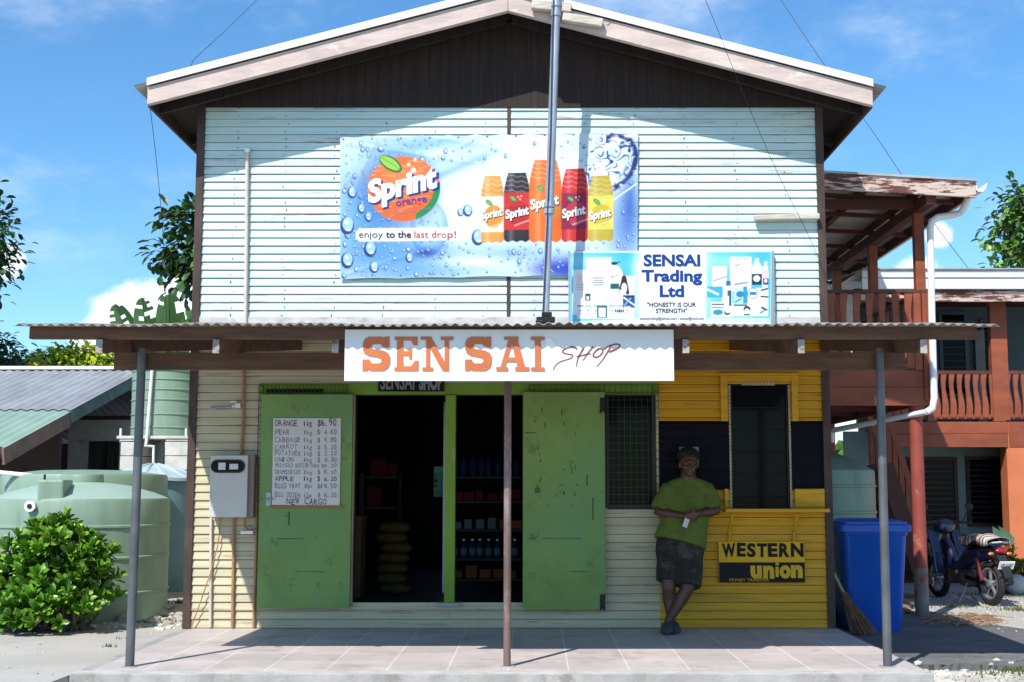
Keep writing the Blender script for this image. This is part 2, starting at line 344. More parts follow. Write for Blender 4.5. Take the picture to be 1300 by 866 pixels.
# ------------------------------------------------------------------ mesh helpers
class MB:
    def __init__(s):
        s.v, s.f, s.mi, s.sm = [], [], [], []
        s.M = Matrix.Identity(4)
        s.m = 0
        s.smooth = False
    def add(s, vs, fs, m=None, smooth=None):
        o = len(s.v)
        s.v += [tuple(s.M @ Vector(v)) for v in vs]
        for f in fs:
            s.f.append(tuple(i + o for i in f)); s.mi.append(s.m if m is None else m); s.sm.append(s.smooth if smooth is None else smooth)
        return s
    def box(s, x0, x1, y0, y1, z0, z1, m=None):
        vs = [(x, y, z) for z in (z0, z1) for y in (y0, y1) for x in (x0, x1)]
        return s.add(vs, [(0, 2, 3, 1), (4, 5, 7, 6), (0, 1, 5, 4), (2, 6, 7, 3), (0, 4, 6, 2), (1, 3, 7, 5)], m)
    def cbox(s, cx, cy, cz, sx, sy, sz, m=None):
        return s.box(cx - sx / 2, cx + sx / 2, cy - sy / 2, cy + sy / 2, cz - sz / 2, cz + sz / 2, m)
    def bar(s, p, q, w, h, up=(0, 0, 1), m=None):
        p, q = Vector(p), Vector(q)
        d = (q - p).normalized(); u = Vector(up)
        a = d.cross(u)
        if a.length < 1e-4: a = d.cross(Vector((1, 0, 0)))
        a.normalize(); b = a.cross(d).normalized()
        vs = []
        for e in (p, q):
            for (i, j) in ((-1, -1), (1, -1), (1, 1), (-1, 1)):
                vs.append(tuple(e + a * (w / 2 * i) + b * (h / 2 * j)))
        return s.add(vs, [(0, 1, 2, 3), (7, 6, 5, 4), (0, 4, 5, 1), (1, 5, 6, 2), (2, 6, 7, 3), (3, 7, 4, 0)], m)
    def tube(s, pts, r, n=10, m=None, cap=True, sq=None):
        pts = [Vector(p) for p in pts]
        k = len(pts)
        rs = r if isinstance(r, (list, tuple)) else [r] * k
        rs = [(x if isinstance(x, (tuple, list)) else (x, x)) for x in rs]
        vs, fs = [], []
        prev = None
        for i, p in enumerate(pts):
            if i == 0: d = pts[1] - pts[0]
            elif i == k - 1: d = pts[-1] - pts[-2]
            else: d = (pts[i + 1] - p).normalized() + (p - pts[i - 1]).normalized()
            d.normalize()
            if prev is None:
                ref = Vector(sq) if sq else (Vector((1, 0, 0)) if abs(d.x) < 0.9 else Vector((0, 1, 0)))
                a = (ref - d * ref.dot(d)).normalized()
            else:
                a = (prev - d * prev.dot(d)).normalized()
            prev = a
            b = d.cross(a)
            for j in range(n):
                t = 2 * math.pi * j / n
                vs.append(tuple(p + a * (rs[i][0] * math.cos(t)) + b * (rs[i][1] * math.sin(t))))
        for i in range(k - 1):
            for j in range(n):
                fs.append((i * n + j, i * n + (j + 1) % n, (i + 1) * n + (j + 1) % n, (i + 1) * n + j))
        s.add(vs, fs, m, True)
        if cap:
            s.add([vs[j] for j in range(n)], [tuple(range(n))[::-1]], m, False)
            s.add([vs[(k - 1) * n + j] for j in range(n)], [tuple(range(n))], m, False)
        return s
    def lathe(s, prof, n=32, c=(0, 0, 0), m=None, wob=None, cap=True):
        vs, fs = [], []
        k = len(prof)
        for (r, z) in prof:
            for j in range(n):
                t = 2 * math.pi * j / n
                rr = r * (wob(t, z) if wob else 1)
                vs.append((c[0] + rr * math.cos(t), c[1] + rr * math.sin(t), c[2] + z))
        for i in range(k - 1):
            for j in range(n):
                fs.append((i * n + j, i * n + (j + 1) % n, (i + 1) * n + (j + 1) % n, (i + 1) * n + j))
        if cap:
            fs.append(tuple(range(n))[::-1]); fs.append(tuple((k - 1) * n + j for j in range(n)))
        return s.add(vs, fs, m, True)
    def ell(s, c, r, nu=16, nv=10, m=None, rot=None):
        vs, fs = [], []
        q = rot or Matrix.Identity(3)
        for i in range(nv + 1):
            a = -math.pi / 2 + math.pi * i / nv
            for j in range(nu):
                t = 2 * math.pi * j / nu
                p = q @ Vector((r[0] * math.cos(a) * math.cos(t), r[1] * math.cos(a) * math.sin(t), r[2] * math.sin(a)))
                vs.append(tuple(Vector(c) + p))
        for i in range(nv):
            for j in range(nu):
                fs.append((i * nu + j, i * nu + (j + 1) % nu, (i + 1) * nu + (j + 1) % nu, (i + 1) * nu + j))
        return s.add(vs, fs, m, True)
    def prism(s, poly, a, b, axis='y', m=None):
        """polygon in the plane across axis, extruded from a to b"""
        n = len(poly)
        def pt(p, t): return {'y': (p[0], t, p[1]), 'x': (t, p[0], p[1]), 'z': (p[0], p[1], t)}[axis]
        vs = [pt(p, a) for p in poly] + [pt(p, b) for p in poly]
        fs = [tuple(range(n)), tuple(range(n, 2 * n))[::-1]] + [(i, i + n, (i + 1) % n + n, (i + 1) % n) for i in range(n)]
        return s.add(vs, fs, m)
    def flatpoly(s, poly, y, m=None):
        return s.add([(p[0], y, p[1]) for p in poly], [tuple(range(len(poly)))], m)
    def build(s, name, mats, parent=None, bev=0.0, local=False, ang=35, label=None, recenter=None):
        me = bpy.data.meshes.new(name)
        off = Vector((0, 0, 0))
        loc = Vector((0, 0, 0))
        if parent is not None and not local:
            o = parent
            while o is not None:
                off += o.location; o = o.parent
        elif parent is None and recenter is not False:
            xs = np.array(s.v); mn, mxx = xs.min(0), xs.max(0)
            loc = Vector(((mn[0] + mxx[0]) / 2, (mn[1] + mxx[1]) / 2, mn[2])); off = loc
        me.from_pydata([(v[0] - off.x, v[1] - off.y, v[2] - off.z) for v in s.v], [], s.f)
        if not isinstance(mats, (list, tuple)): mats = [mats]
        for k in mats: me.materials.append(M[k] if isinstance(k, str) else k)
        me.polygons.foreach_set('material_index', s.mi)
        me.polygons.foreach_set('use_smooth', s.sm)
        if any(s.sm): me.set_sharp_from_angle(angle=R(ang))
        me.update()
        bm = bmesh.new(); bm.from_mesh(me); bmesh.ops.recalc_face_normals(bm, faces=bm.faces); bm.to_mesh(me); bm.free()
        o = bpy.data.objects.new(name, me)
        COL.objects.link(o)
        o.location = loc
        if parent is not None: o.parent = parent
        if bev:
            b = o.modifiers.new('bevel', 'BEVEL'); b.width = bev; b.segments = 2; b.limit_method = 'ANGLE'; b.angle_limit = R(40)
        if label: o['label'] = label
        return o

def absorb(o, ch, lift=0):
    """paint, lettering and marks become faces of the surface they are on"""
    a, b = o.data, ch.data
    base = len(a.materials)
    for k in b.materials: a.materials.append(k)
    bm = bmesh.new(); bm.from_mesh(a); n0 = len(bm.faces); bm.from_mesh(b); bm.faces.ensure_lookup_table()
    for f in bm.faces[n0:]: f.material_index += base
    if ch.parent is not o:
        nv = len(a.vertices); bm.verts.ensure_lookup_table()
        for v in bm.verts[nv:]: v.co += ch.location - o.location
    bm.to_mesh(a); bm.free()
    bpy.data.objects.remove(ch); bpy.data.meshes.remove(b)
    return o
def tag(o, label, cat, group=None, kind=None):
    if label: o['label'] = label
    if cat: o['category'] = cat
    if group: o['group'] = group
    if kind: o['kind'] = kind
    return o
def thing(name, label, cat, loc=(0, 0, 0), rz=0.0, group=None):
    o = bpy.data.objects.new(name, None)
    COL.objects.link(o)
    o.location = loc; o.rotation_euler = (0, 0, rz)
    o.empty_display_size = 0.2
    return tag(o, label, cat, group)
def structure(o, label=None):
    o['kind'] = 'structure'
    if label: o['label'] = label
    return o
def copy_tree(o, parent=None):
    c = o.copy(); COL.objects.link(c)
    if parent is not None: c.parent = parent
    for ch in [k for k in bpy.data.objects if k.parent == o]: copy_tree(ch, c)
    return c

def text_faces(mb, txt, x, z, height, y, m=0, bold=0.0, shear=0.0, width=None, align='LEFT', rot=0.0, space=1.0, layer=None):
    """flat lettering in the plane y (facing -y); height is the cap height"""
    cu = bpy.data.curves.new('lettering', 'FONT')
    cu.body = txt; cu.size = 1.0; cu.offset = bold; cu.shear = shear; cu.resolution_u = 3; cu.space_character = space
    ob = bpy.data.objects.new('lettering', cu)
    COL.objects.link(ob)
    bpy.context.view_layer.update()
    dg = bpy.context.evaluated_depsgraph_get()
    me = bpy.data.meshes.new_from_object(ob.evaluated_get(dg))
    vs = np.array([v.co[:] for v in me.vertices]).reshape(-1, 3)
    fs = [tuple(p.vertices) for p in me.polygons]
    bpy.data.objects.remove(ob); bpy.data.curves.remove(cu); bpy.data.meshes.remove(me)
    if len(vs) == 0: return 0
    cap = 0.70
    sc = height / cap
    vx = vs[:, 0] * sc; vz = vs[:, 1] * sc
    w = vx.max() - vx.min()
    vx = vx - vx.min()
    if width:
        vx *= width / w; w = width
    if align == 'CENTER': vx -= w / 2
    elif align == 'RIGHT': vx -= w
    c, s_ = math.cos(rot), math.sin(rot)
    out = [(x + a * c - b * s_, y, z + a * s_ + b * c) for a, b in zip(vx, vz)]
    mb.add(out, fs, m, False)
    return w

def stroke(mb, pts, w, y, m=0):
    """brush stroke in the plane y: pts (x,z), w a width or one per point"""
    n = len(pts)
    ws = w if isinstance(w, (list, tuple)) else [w] * n
    L_, R_ = [], []
    for i in range(n):
        a = Vector(pts[max(0, i - 1)]); b = Vector(pts[min(n - 1, i + 1)])
        d = (b - a).normalized(); k = Vector((-d.y, d.x))
        p = Vector(pts[i])
        L_.append(p + k * ws[i] / 2); R_.append(p - k * ws[i] / 2)
    vs = [(p.x, y, p.y) for p in L_] + [(p.x, y, p.y) for p in R_]
    mb.add(vs, [(i, i + 1, n + i + 1, n + i) for i in range(n - 1)], m, False)
def spline(pts, k=6):
    out = []
    n = len(pts)
    for i in range(n - 1):
        p0, p1, p2, p3 = pts[max(0, i - 1)], pts[i], pts[i + 1], pts[min(n - 1, i + 2)]
        for j in range(k):
            t = j / k
            out.append(tuple(0.5 * ((2 * b) + (-a + c) * t + (2 * a - 5 * b + 4 * c - d) * t * t + (-a + 3 * b - 3 * c + d) * t ** 3)
                             for a, b, c, d in zip(p0, p1, p2, p3)))
    out.append(tuple(pts[-1]))
    return out
# ------------------------------------------------------------------ the setting: ground, porch slab, tarmac
def sstep(a, b, x):
    t = max(0.0, min(1.0, (x - a) / (b - a))); return t * t * (3 - 2 * t)
def ground_z(x, y):
    front = -0.21
    left = -0.018 - 0.19 * sstep(-3.2, -7.0, y) - 0.03 * sstep(-1.0, 1.0, y)
    right = -0.165 + 0.062 * sstep(-2.7, -1.9, y) - 0.012 * sstep(-1.5, 0.5, y)
    wl = 1 - sstep(-3.14, -3.10, x)
    z = front * (1 - wl) + left * wl
    wr = sstep(2.66, 2.74, x)
    z = z * (1 - wr) + right * wr
    back = sstep(-0.5, 0.0, y)
    inner = (1 - wl) * (1 - wr)
    z = z * (1 - inner * back) - 0.12 * inner * back
    n = math.sin(x * 2.3 + y * 1.1) * math.sin(y * 1.9 - x * 0.7)
    return z + 0.006 * n
def axis_pts():
    a = [-300, -150, -80, -50, -35, -25, -18, -14, -11, -9]
    x = -8.0
    while x < 9.0: a.append(x); x += 0.14
    a += [-3.15, -3.12, -3.09, 2.655, 2.70, 2.75]
    a += [9, 10, 11, 13, 16, 20, 28, 40, 60, 100, 180, 300]
    return sorted(set(round(v, 3) for v in a))
xs = axis_pts()
ys = [-40, -25, -18, -14, -12, -10, -8.5, -7.5, -6.5, -5.5, -5]
y = -4.6
while y < 5: ys.append(round(y, 3)); y += 0.15
ys += [5, 6, 7, 8, 9, 10, 12, 14, 17, 20, 25, 32, 45, 70, 120, 250, 500]
mb = MB(); mb.smooth = True
vs = [(x, y, ground_z(x, y)) for y in ys for x in xs]
nx = len(xs)
fs = [(j * nx + i, j * nx + i + 1, (j + 1) * nx + i + 1, (j + 1) * nx + i) for j in range(len(ys) - 1) for i in range(nx - 1)]
mb.add(vs, fs)
structure(mb.build('ground', 'ground', recenter=False))

# porch slab: rough concrete with a tiled top
mb = MB()
pr = random.Random(3)
n = 60
x0, x1, yf = -3.13, 2.68, -2.73
front = []
for i in range(n + 1):
    x = x0 + (x1 - x0) * i / n
    front.append((x, yf + pr.uniform(-0.012, 0.012)))
poly = front + [(x1, 0.02), (x0, 0.02)]
mb.prism(poly, -0.32, -0.004, 'z')
structure(mb.build('porch_slab', 'concrete', bev=0.006))
mb = MB()
mb.box(x0 + 0.10, x1 - 0.03, yf + 0.13, 0.0, -0.004, 0.0)
o = structure(mb.build('porch_tiles', 'tile'))
# worn concrete lip in front of the tiles
mb = MB()
mb.prism([(x0 + 0.01, yf + 0.012), (x1 - 0.01, yf + 0.012), (x1 - 0.01, yf + 0.128), (x0 + 0.01, yf + 0.128)], -0.004, -0.0005, 'z')
structure(mb.build('porch_edging', mat('pale worn edging', (0.47, 0.46, 0.44), 0.9, 0.15, 5, patch=(0.30, 0.28, 0.26), pscale=6, bump=0.4, bscale=40)))

# broken tarmac apron beside the porch
mb = MB()
pr = random.Random(5)
edge = []
for i in range(61):
    t = i / 60
    x = 2.69 + t * 1.95
    base = -1.95 + 0.10 * math.sin(t * 7) + 0.28 * max(0, t - 0.85) / 0.15 * 1.0
    edge.append((x, base + pr.uniform(-0.03, 0.03)))
poly = edge + [(4.72, -1.2), (4.55, -0.4), (4.62, 0.3), (4.35, 0.9), (4.38, 1.5), (4.15, 2.2), (2.69, 2.6)]
vs = []
mb.prism(poly, -0.19, -0.062, 'z')
structure(mb.build('tarmac_apron', 'asphalt'))
mb = MB()
pr = random.Random(8)
for k in range(2):
    pts = []
    c = [(2.75, -1.70), (3.3, -1.45)][k]; sz = [(0.55, 0.16), (0.4, 0.12)][k]
    for i in range(18):
        a = i / 18 * 2 * math.pi; q = pr.uniform(0.75, 1.15)
        pts.append((max(2.69, c[0] + 0.4 + sz[0] * q * math.cos(a)), c[1] + sz[1] * q * math.sin(a)))
    mb.prism(pts, -0.062, -0.050 + 0.004 * k, 'z')
structure(mb.build('tarmac_patch', mat('older tarmac patch', (0.15, 0.15, 0.15), 0.9, 0.2, 4, bump=0.7, bscale=40)))

# ------------------------------------------------------------------ the shop building
PITCH = 0.0745
XL, XR, ZE = -3.085, 2.615, 4.73
shop = thing('shop_building', 'two storey timber shop with aqua upper weatherboards, dark gable and green doors', 'building', (-0.24, 0, 0))

def clad(mb, x0, x1, z0, z1, holes=(), m=0, pitch=PITCH, seed=1, z_origin=0.0, variants=None, nails=None):
    r = random.Random(seed)
    k = int(math.floor((z0 - z_origin) / pitch + 0.001))
    while z_origin + k * pitch < z1 - 0.004:
        zb = max(z0, z_origin + k * pitch); zt = min(z1, z_origin + (k + 1) * pitch)
        k += 1
        if zt - zb < 0.012: continue
        mid = (zb + zt) / 2
        spans = [(x0, x1)]
        for (a, b, c, d) in holes:
            if c < mid < d:
                ns = []
                for (p, q) in spans:
                    if b <= p or a >= q: ns.append((p, q)); continue
                    if a > p: ns.append((p, a))
                    if b < q: ns.append((b, q))
                spans = ns
        for (p, q) in spans:
            cuts = [p]
            while q - cuts[-1] > 3.2:
                cuts.append(cuts[-1] + r.uniform(1.4, 2.6))
            cuts.append(q)
            for i in range(len(cuts) - 1):
                a, b = cuts[i], cuts[i + 1] - (0.002 if i < len(cuts) - 2 else 0)
                j = r.uniform(-0.0015, 0.0015); sag = r.uniform(-0.0015, 0.0015)
                yb, yt = -0.019 + j, -0.005
                zg = zb + 0.005 if zt - zb > 0.03 else zb
                prof = [(0.0, zt), (yt, zt), (yb, zg + 0.006), (yb + 0.002, zg), (-0.002, zg)]
                vs = [(a, y_, z_) for y_, z_ in prof] + [(b, y_, z_ + (sag if 0 < i_ < 4 and z_ < zt else 0)) for i_, (y_, z_) in enumerate(prof)]
                n_ = 5
                mb.add(vs, [tuple(range(n_)), tuple(range(n_, 2 * n_))[::-1]] + [(t, t + n_, (t + 1) % n_ + n_, (t + 1) % n_) for t in range(n_)], r.choices(variants, [5, 3, 2])[0] if variants else m, False)
                if nails is not None:
                    sx_ = math.ceil((a + 0.08) / 0.46) * 0.46
                    while sx_ < b - 0.03:
                        if r.random() < .8:
                            q = r.uniform(.003, .0055); nx_, nz_ = sx_ + r.uniform(-.02, .02), zb + .03 + r.uniform(-.006, .006)
                            mb.box(nx_ - q, nx_ + q, yb - .003, yb + .006, nz_ - q, nz_ + q * (1 + 2.5 * (r.random() < .3)), nails)
                        sx_ += 0.46

def wall_holes(mb, x0, x1, z0, z1, y0, y1, holes, m=0):
    xb = sorted(set([x0, x1] + [h[0] for h in holes] + [h[1] for h in holes]))
    for a, b in zip(xb, xb[1:]):
        mid = (a + b) / 2
        hs = sorted([(h[2], h[3]) for h in holes if h[0] < mid < h[1]])
        z = z0
        for (c, d) in hs:
            if c > z: mb.box(a, b, y0, y1, z, c, m)
            z = d
        if z < z1: mb.box(a, b, y0, y1, z, z1, m)

# openings on the front wall
def rect(px0, py0, px1, py1, Y=0.0):
    a = P(px0, py1, Y); b = P(px1, py0, Y)
    return (a[0], b[0], a[1], b[1])
D1 = rect(448, 502, 564, 769)
D2 = rect(578, 502, 664, 769)
WIN = rect(771, 499, 829, 645)
YW = rect(927, 489, 1002, 645)
doorhole = (D1[0], D2[1], D1[2], D1[3])
holes = [doorhole, WIN, YW]

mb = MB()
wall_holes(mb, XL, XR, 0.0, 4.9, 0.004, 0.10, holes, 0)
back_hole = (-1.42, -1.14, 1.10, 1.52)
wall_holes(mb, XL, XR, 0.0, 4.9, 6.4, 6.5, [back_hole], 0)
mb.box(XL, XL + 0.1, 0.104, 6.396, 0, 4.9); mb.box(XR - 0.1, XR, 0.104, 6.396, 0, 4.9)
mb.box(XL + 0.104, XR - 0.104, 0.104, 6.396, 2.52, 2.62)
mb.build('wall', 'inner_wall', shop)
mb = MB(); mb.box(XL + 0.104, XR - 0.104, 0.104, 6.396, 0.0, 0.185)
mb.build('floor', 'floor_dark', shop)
# side cladding
for sx, rot in ((XL - 0.001, -math.pi / 2), (XR + 0.001, math.pi / 2)):
    mb = MB(); mb.M = Matrix.Translation((sx, 0, 0)) @ Matrix.Rotation(rot, 4, 'Z')
    if sx < 0: clad(mb, -6.45, -0.05, 0.0, 4.75, pitch=0.149)
    else: clad(mb, 0.05, 6.45, 0.0, 4.75, pitch=0.149)
    mb.build('side_cladding', 'cream', shop)
ZS = 2.66
x835 = PX(836, 0, 1.6)
split = PX(646, 0, 3.6)
mb = MB()
clad(mb, XL + 0.03, split - 0.018, ZS, ZE, seed=4, variants=[0, 1, 2], nails=3); clad(mb, split + 0.018, XR - 0.03, ZS, ZE, seed=9, variants=[0, 1, 2], nails=3)
mb.build('upper_cladding', ['aqua', 'aqua_pale', 'aqua_grey', 'nail'], shop)
mb = MB(); mb.box(split - 0.017, split + 0.017, -0.016, 0.003, ZS, ZE - 0.002)
mb.build('joint_strip', 'brown_trim', shop)
# concrete coloured flashing strip along the foot of the upper wall
mb = MB(); mb.box(XL + 0.03, XR - 0.03, -0.030, -0.020, 2.62, P(600, 403, 0)[1])
mb.build('flashing', mat('mottled pale flashing', (0.46, 0.46, 0.45), 0.7, 0.15, 6, patch=(0.24, 0.23, 0.22), pscale=7, pcut=(0.5, 0.68), pamt=0.6, stretch=(1, 1, 2), bump=0.3), shop)
mb = MB()
fr = 0.05
clad(mb, XL + 0.03, x835, 0.0, ZS, [(D1[0] - 0.07, D2[1] + 0.02, D1[2], D1[3] + 0.06), (WIN[0], WIN[1], WIN[2], WIN[3])], seed=2)
mb.build('lower_cladding', 'cream', shop)
zb0, zb1 = P(900, 622, 0)[1], P(900, 535, 0)[1]
YWo = (YW[0] - 0.075, YW[1] + 0.06, YW[2], YW[3] + 0.09)
mb = MB()
clad(mb, x835, XR - 0.03, 0.0, zb0, [YW], 0, seed=3)
clad(mb, x835, XR - 0.03, zb0, zb1, [YW], 1, seed=3)
clad(mb, x835, XR - 0.03, zb1, ZS, [YW], 0, seed=3)
mb.build('painted_cladding', ['yellow', 'black'], shop)
for x in (XL, XR):
    mb = MB(); mb.box(x - 0.035, x + 0.035, -0.034, 0.05, 0.0, ZE + (0.02))
    mb.build('corner_board', 'brown_trim', shop, bev=0.003)

# gable boards
AX, AZ = -0.247, 5.47
ELX, ELZ = -3.444, 4.61
ERX, ERZ = 2.99, 4.60
def roof_z(x):
    return AZ + (ELZ - AZ) * (AX - x) / (AX - ELX) if x < AX else AZ + (ERZ - AZ) * (x - AX) / (ERX - AX)
mb = MB()
r = random.Random(11)
x = XL - 0.03
while x < XR + 0.03:
    w = 0.118; x2 = min(x + w - 0.0008, XR + 0.03)
    d = r.uniform(-0.0012, 0.0012)
    z1, z2 = roof_z(x) + 0.09, roof_z(x2) + 0.09
    mb.add([(x, -0.022 + d, ZE), (x2, -0.022 + d, ZE), (x2, -0.022 + d, z2), (x, -0.022 + d, z1),
            (x, 0.003, ZE), (x2, 0.003, ZE), (x2, 0.003, z2), (x, 0.003, z1)],
           [(0, 1, 2, 3), (7, 6, 5, 4), (0, 4, 5, 1), (1, 5, 6, 2), (2, 6, 7, 3), (3, 7, 4, 0)])
    x += w
mb.build('gable_boards', 'dark_wood', shop)
YF, YB = -0.47, 6.9
# roof: dark underside, sheet on top
def slab(mb, p, q, t0, t1, ya, yb, m=0):
    (xa, za), (xb, zb) = p, q
    vs = [(xa, ya, za + t0), (xb, ya, zb + t0), (xb, ya, zb + t1), (xa, ya, za + t1), (xa, yb, za + t0), (xb, yb, zb + t0), (xb, yb, zb + t1), (xa, yb, za + t1)]
    mb.add(vs, [(0, 1, 2, 3), (7, 6, 5, 4), (0, 4, 5, 1), (1, 5, 6, 2), (2, 6, 7, 3), (3, 7, 4, 0)], m)
A, LE, RE = (AX, AZ), (ELX, ELZ), (ERX, ERZ)
mb = MB()
slab(mb, LE, (AX - 0.001, AZ), 0.10, 0.135, YF + 0.034, YB); slab(mb, (AX + 0.001, AZ), RE, 0.10, 0.135, YF + 0.034, YB)
mb.build('roof_lining', 'dark_wood', shop)
for yy in [YF + 0.30, 0.9, 1.8, 2.7, 3.6, 4.5, 5.4, 6.3]:
  for sd__ in (0, 1):
    mb = MB()
    if sd__ == 0: slab(mb, LE, (AX - 0.03, AZ), 0.012, 0.098, yy, yy + 0.05)
    else: slab(mb, (AX + 0.03, AZ), RE, 0.012, 0.098, yy, yy + 0.05)
    mb.build('rafter', 'dark_wood', shop)
for (p, q) in ((LE, (AX - 0.0015, AZ)), ((AX + 0.0015, AZ), RE)):
    mb = MB(); slab(mb, p, q, 0.0, 0.158, YF - 0.032, YF + 0.03)
    mb.build('bargeboard', 'pink_barge', shop, bev=0.003)
for (x, z) in ((ELX, ELZ), (ERX, ERZ)):
    mb = MB(); mb.box(x - 0.012, x + 0.012, YF + 0.034, YB, z - 0.005, z + 0.135)
    mb.build('eave_board', 'brown_trim', shop)
# corrugated sheets
def corr_sheet(mb, p, q, ya, yb, t, pitch=0.076, amp=0.009, n=None):
    """waves run across y, sheet from p to q in xz"""
    (xa, za), (xb, zb) = p, q
    d = Vector((xb - xa, 0, zb - za)); Ln = d.length; nn = Vector((-d.z, 0, d.x)).normalized()
    if nn.z < 0: nn = -nn
    N_ = max(8, int((yb - ya) / pitch * 6))
    vs = []
    for i in range(N_ + 1):
        yy = ya + (yb - ya) * i / N_
        h = t + amp * math.sin(2 * math.pi * yy / pitch)
        for e in (p, q):
            vs.append((e[0] + nn.x * h, yy, e[1] + nn.z * h))
    o_ = len(vs)
    vs += [(a - nn.x * 0.004, b, c - nn.z * 0.004) for a, b, c in vs]
    fs = []
    for i in range(N_):
        a = i * 2
        fs += [(a, a + 1, a + 3, a + 2), (a + o_, a + o_ + 2, a + o_ + 3, a + o_ + 1), (a, a + 2, a + 2 + o_, a + o_), (a + 1, a + 1 + o_, a + 3 + o_, a + 3)]
    mb.add(vs, fs, None, True)
def ext(p, q, k):
    d = (Vector(q) - Vector(p)).normalized(); return tuple(Vector(q) + d * k)
mb = MB()
corr_sheet(mb, ext(A, LE, 0.07), (AX - 0.01, AZ), YF - 0.045, YB + 0.05, 0.185); corr_sheet(mb, (AX + 0.01, AZ), ext(A, RE, 0.07), YF - 0.045, YB + 0.05, 0.185)
mb.build('roof_sheet', 'galv', shop, ang=60)
for (p, q) in ((LE, (AX - 0.0015, AZ)), ((AX + 0.0015, AZ), RE)):
    mb = MB(); slab(mb, p, q, 0.166, 0.232, YF - 0.062, YF - 0.047); slab(mb, p, q, 0.226, 0.234, YF - 0.047, YF + 0.09)
    mb.build('edge_flashing', 'roof_white', shop)

# green door frame and the mullion between the openings
yo = -0.034
mb = MB()
mb.box(D1[0] - 0.045, D1[0] - 0.004, yo, 0.002, D1[2], D1[3] + 0.0)
mb.build('door_jamb', 'bare_wood', shop, bev=0.003)
mb = MB()
xa, xb = PX(331, 0, 2.1), PX(835, 0, 2.1)
mb.box(xa, xb, yo + 0.006, -0.0195, D1[3] + 0.004, P(500, 487, 0)[1])
mb.build('door_header', 'green_frame', shop, bev=0.003)
mb = MB()
xm0, xm1 = PX(565, 0, 1.0), PX(578, 0, 1.0)
mb.box(xm0, xm1, yo - 0.02, 0.06, D1[2] + 0.03, D1[3])
mb.build('mullion', 'green_frame', shop, bev=0.004)
mb = MB(); mb.box(xm0 - 0.05, xm1 + 0.05, yo - 0.04, 0.08, D1[2] - 0.004, D1[2] + 0.03)
mb.build('mullion_foot', 'concrete', shop, bev=0.004)
mb = MB(); mb.box(D1[0] - 0.05, D2[1] + 0.02, -0.03, 0.10, D1[2] - 0.03, D1[2] - 0.004)
mb.build('door_sill', 'cream', shop, bev=0.004)
# doors folded back against the wall
def door(px0, py0, px1, py1, y, tilt=0.0, name='door'):
    x0, z1 = P(px0, py0, y); x1, z0 = P(px1, py1, y)
    mb = MB(); mb.box(x0, x1, y - 0.02, y + 0.02, z0, z1)
    return mb.build('door', 'green', shop, bev=0.004), x0, x1, z0, z1
d1, x0, x1, z0, z1 = door(333, 501, 444, 772, -0.075)
mb = MB()
hx, hz = P(341, 634, -0.1)
mb.box(hx - 0.022, hx + 0.022, -0.106, -0.097, hz - 0.055, hz + 0.06); mb.tube([(hx - 0.03, -0.125, hz), (hx + 0.05, -0.125, hz + 0.004)], 0.007, 8); mb.tube([(hx, -0.099, hz), (hx, -0.127, hz)], 0.008, 8)
mb.build('handle', 'steel', d1)
d2, x0, x1, z0, z1 = door(664, 498, 769, 774, -0.085)
for (pz, ) in ((515,), (765,)):
    a, b = P(764, pz, -0.11)
    mb = MB(); mb.prism([(a - 0.018, b - 0.07), (a + 0.018, b - 0.05), (a + 0.022, b + 0.07), (a - 0.016, b + 0.07)], -0.111, -0.106); mb.tube([(a + 0.024, -0.1, b - 0.07), (a + 0.024, -0.1, b + 0.075)], 0.009, 8)
    mb.build('hinge', 'black_metal', d2)
mb = MB()
r = random.Random(5)
dx0, dx1 = x0, x1
for i in range(26):
    cx_ = dx0 + r.choice([0.14, 0.16, 0.35, 0.46]) + r.gauss(0, 0.02); cz_ = r.uniform(1.15, 1.95)
    w_, h_ = r.uniform(0.0015, 0.007), r.uniform(0.004, 0.028)
    mb.box(cx_ - w_, cx_ + w_, -0.1075, -0.1055, cz_ - h_, cz_ + h_)
for (cx_, cz_, w_, h_) in [(dx0 + 0.13, 1.21, 0.025, 0.022), (dx0 + 0.35, 0.79, 0.17, 0.003), (dx0 + 0.08, 0.79, 0.03, 0.004), (dx0 + 0.5, 0.5, 0.08, 0.003), (dx0 + 0.62, 1.05, 0.005, 0.10), (dx0 + 0.07, 1.72, 0.05, 0.004), (dx0 + 0.57, 1.3, 0.006, 0.05)]:
    mb.box(cx_ - w_, cx_ + w_, -0.1075, -0.1055, cz_ - h_, cz_ + h_)
absorb(d2, mb.build('scuff_marks', mat('dark scuffs', (0.06, 0.09, 0.03), 0.8, 0.3), d2))
mb = MB()
for (pa, pb, pc) in [(352, 385, 684), (375, 412, 726), (362, 368, 655)]:
    a, b = P(pa, pc, -0.1); c_, _ = P(pb, pc, -0.1)
    mb.box(a, c_, -0.0975, -0.0955, b - 0.003, b + 0.003)
a, b = P(366, 652, -0.1); mb.box(a, a + 0.012, -0.0975, -0.0955, b - 0.1, b + 0.02)
absorb(d1, mb.build('scratches', bpy.data.materials['dark scuffs'], d1))

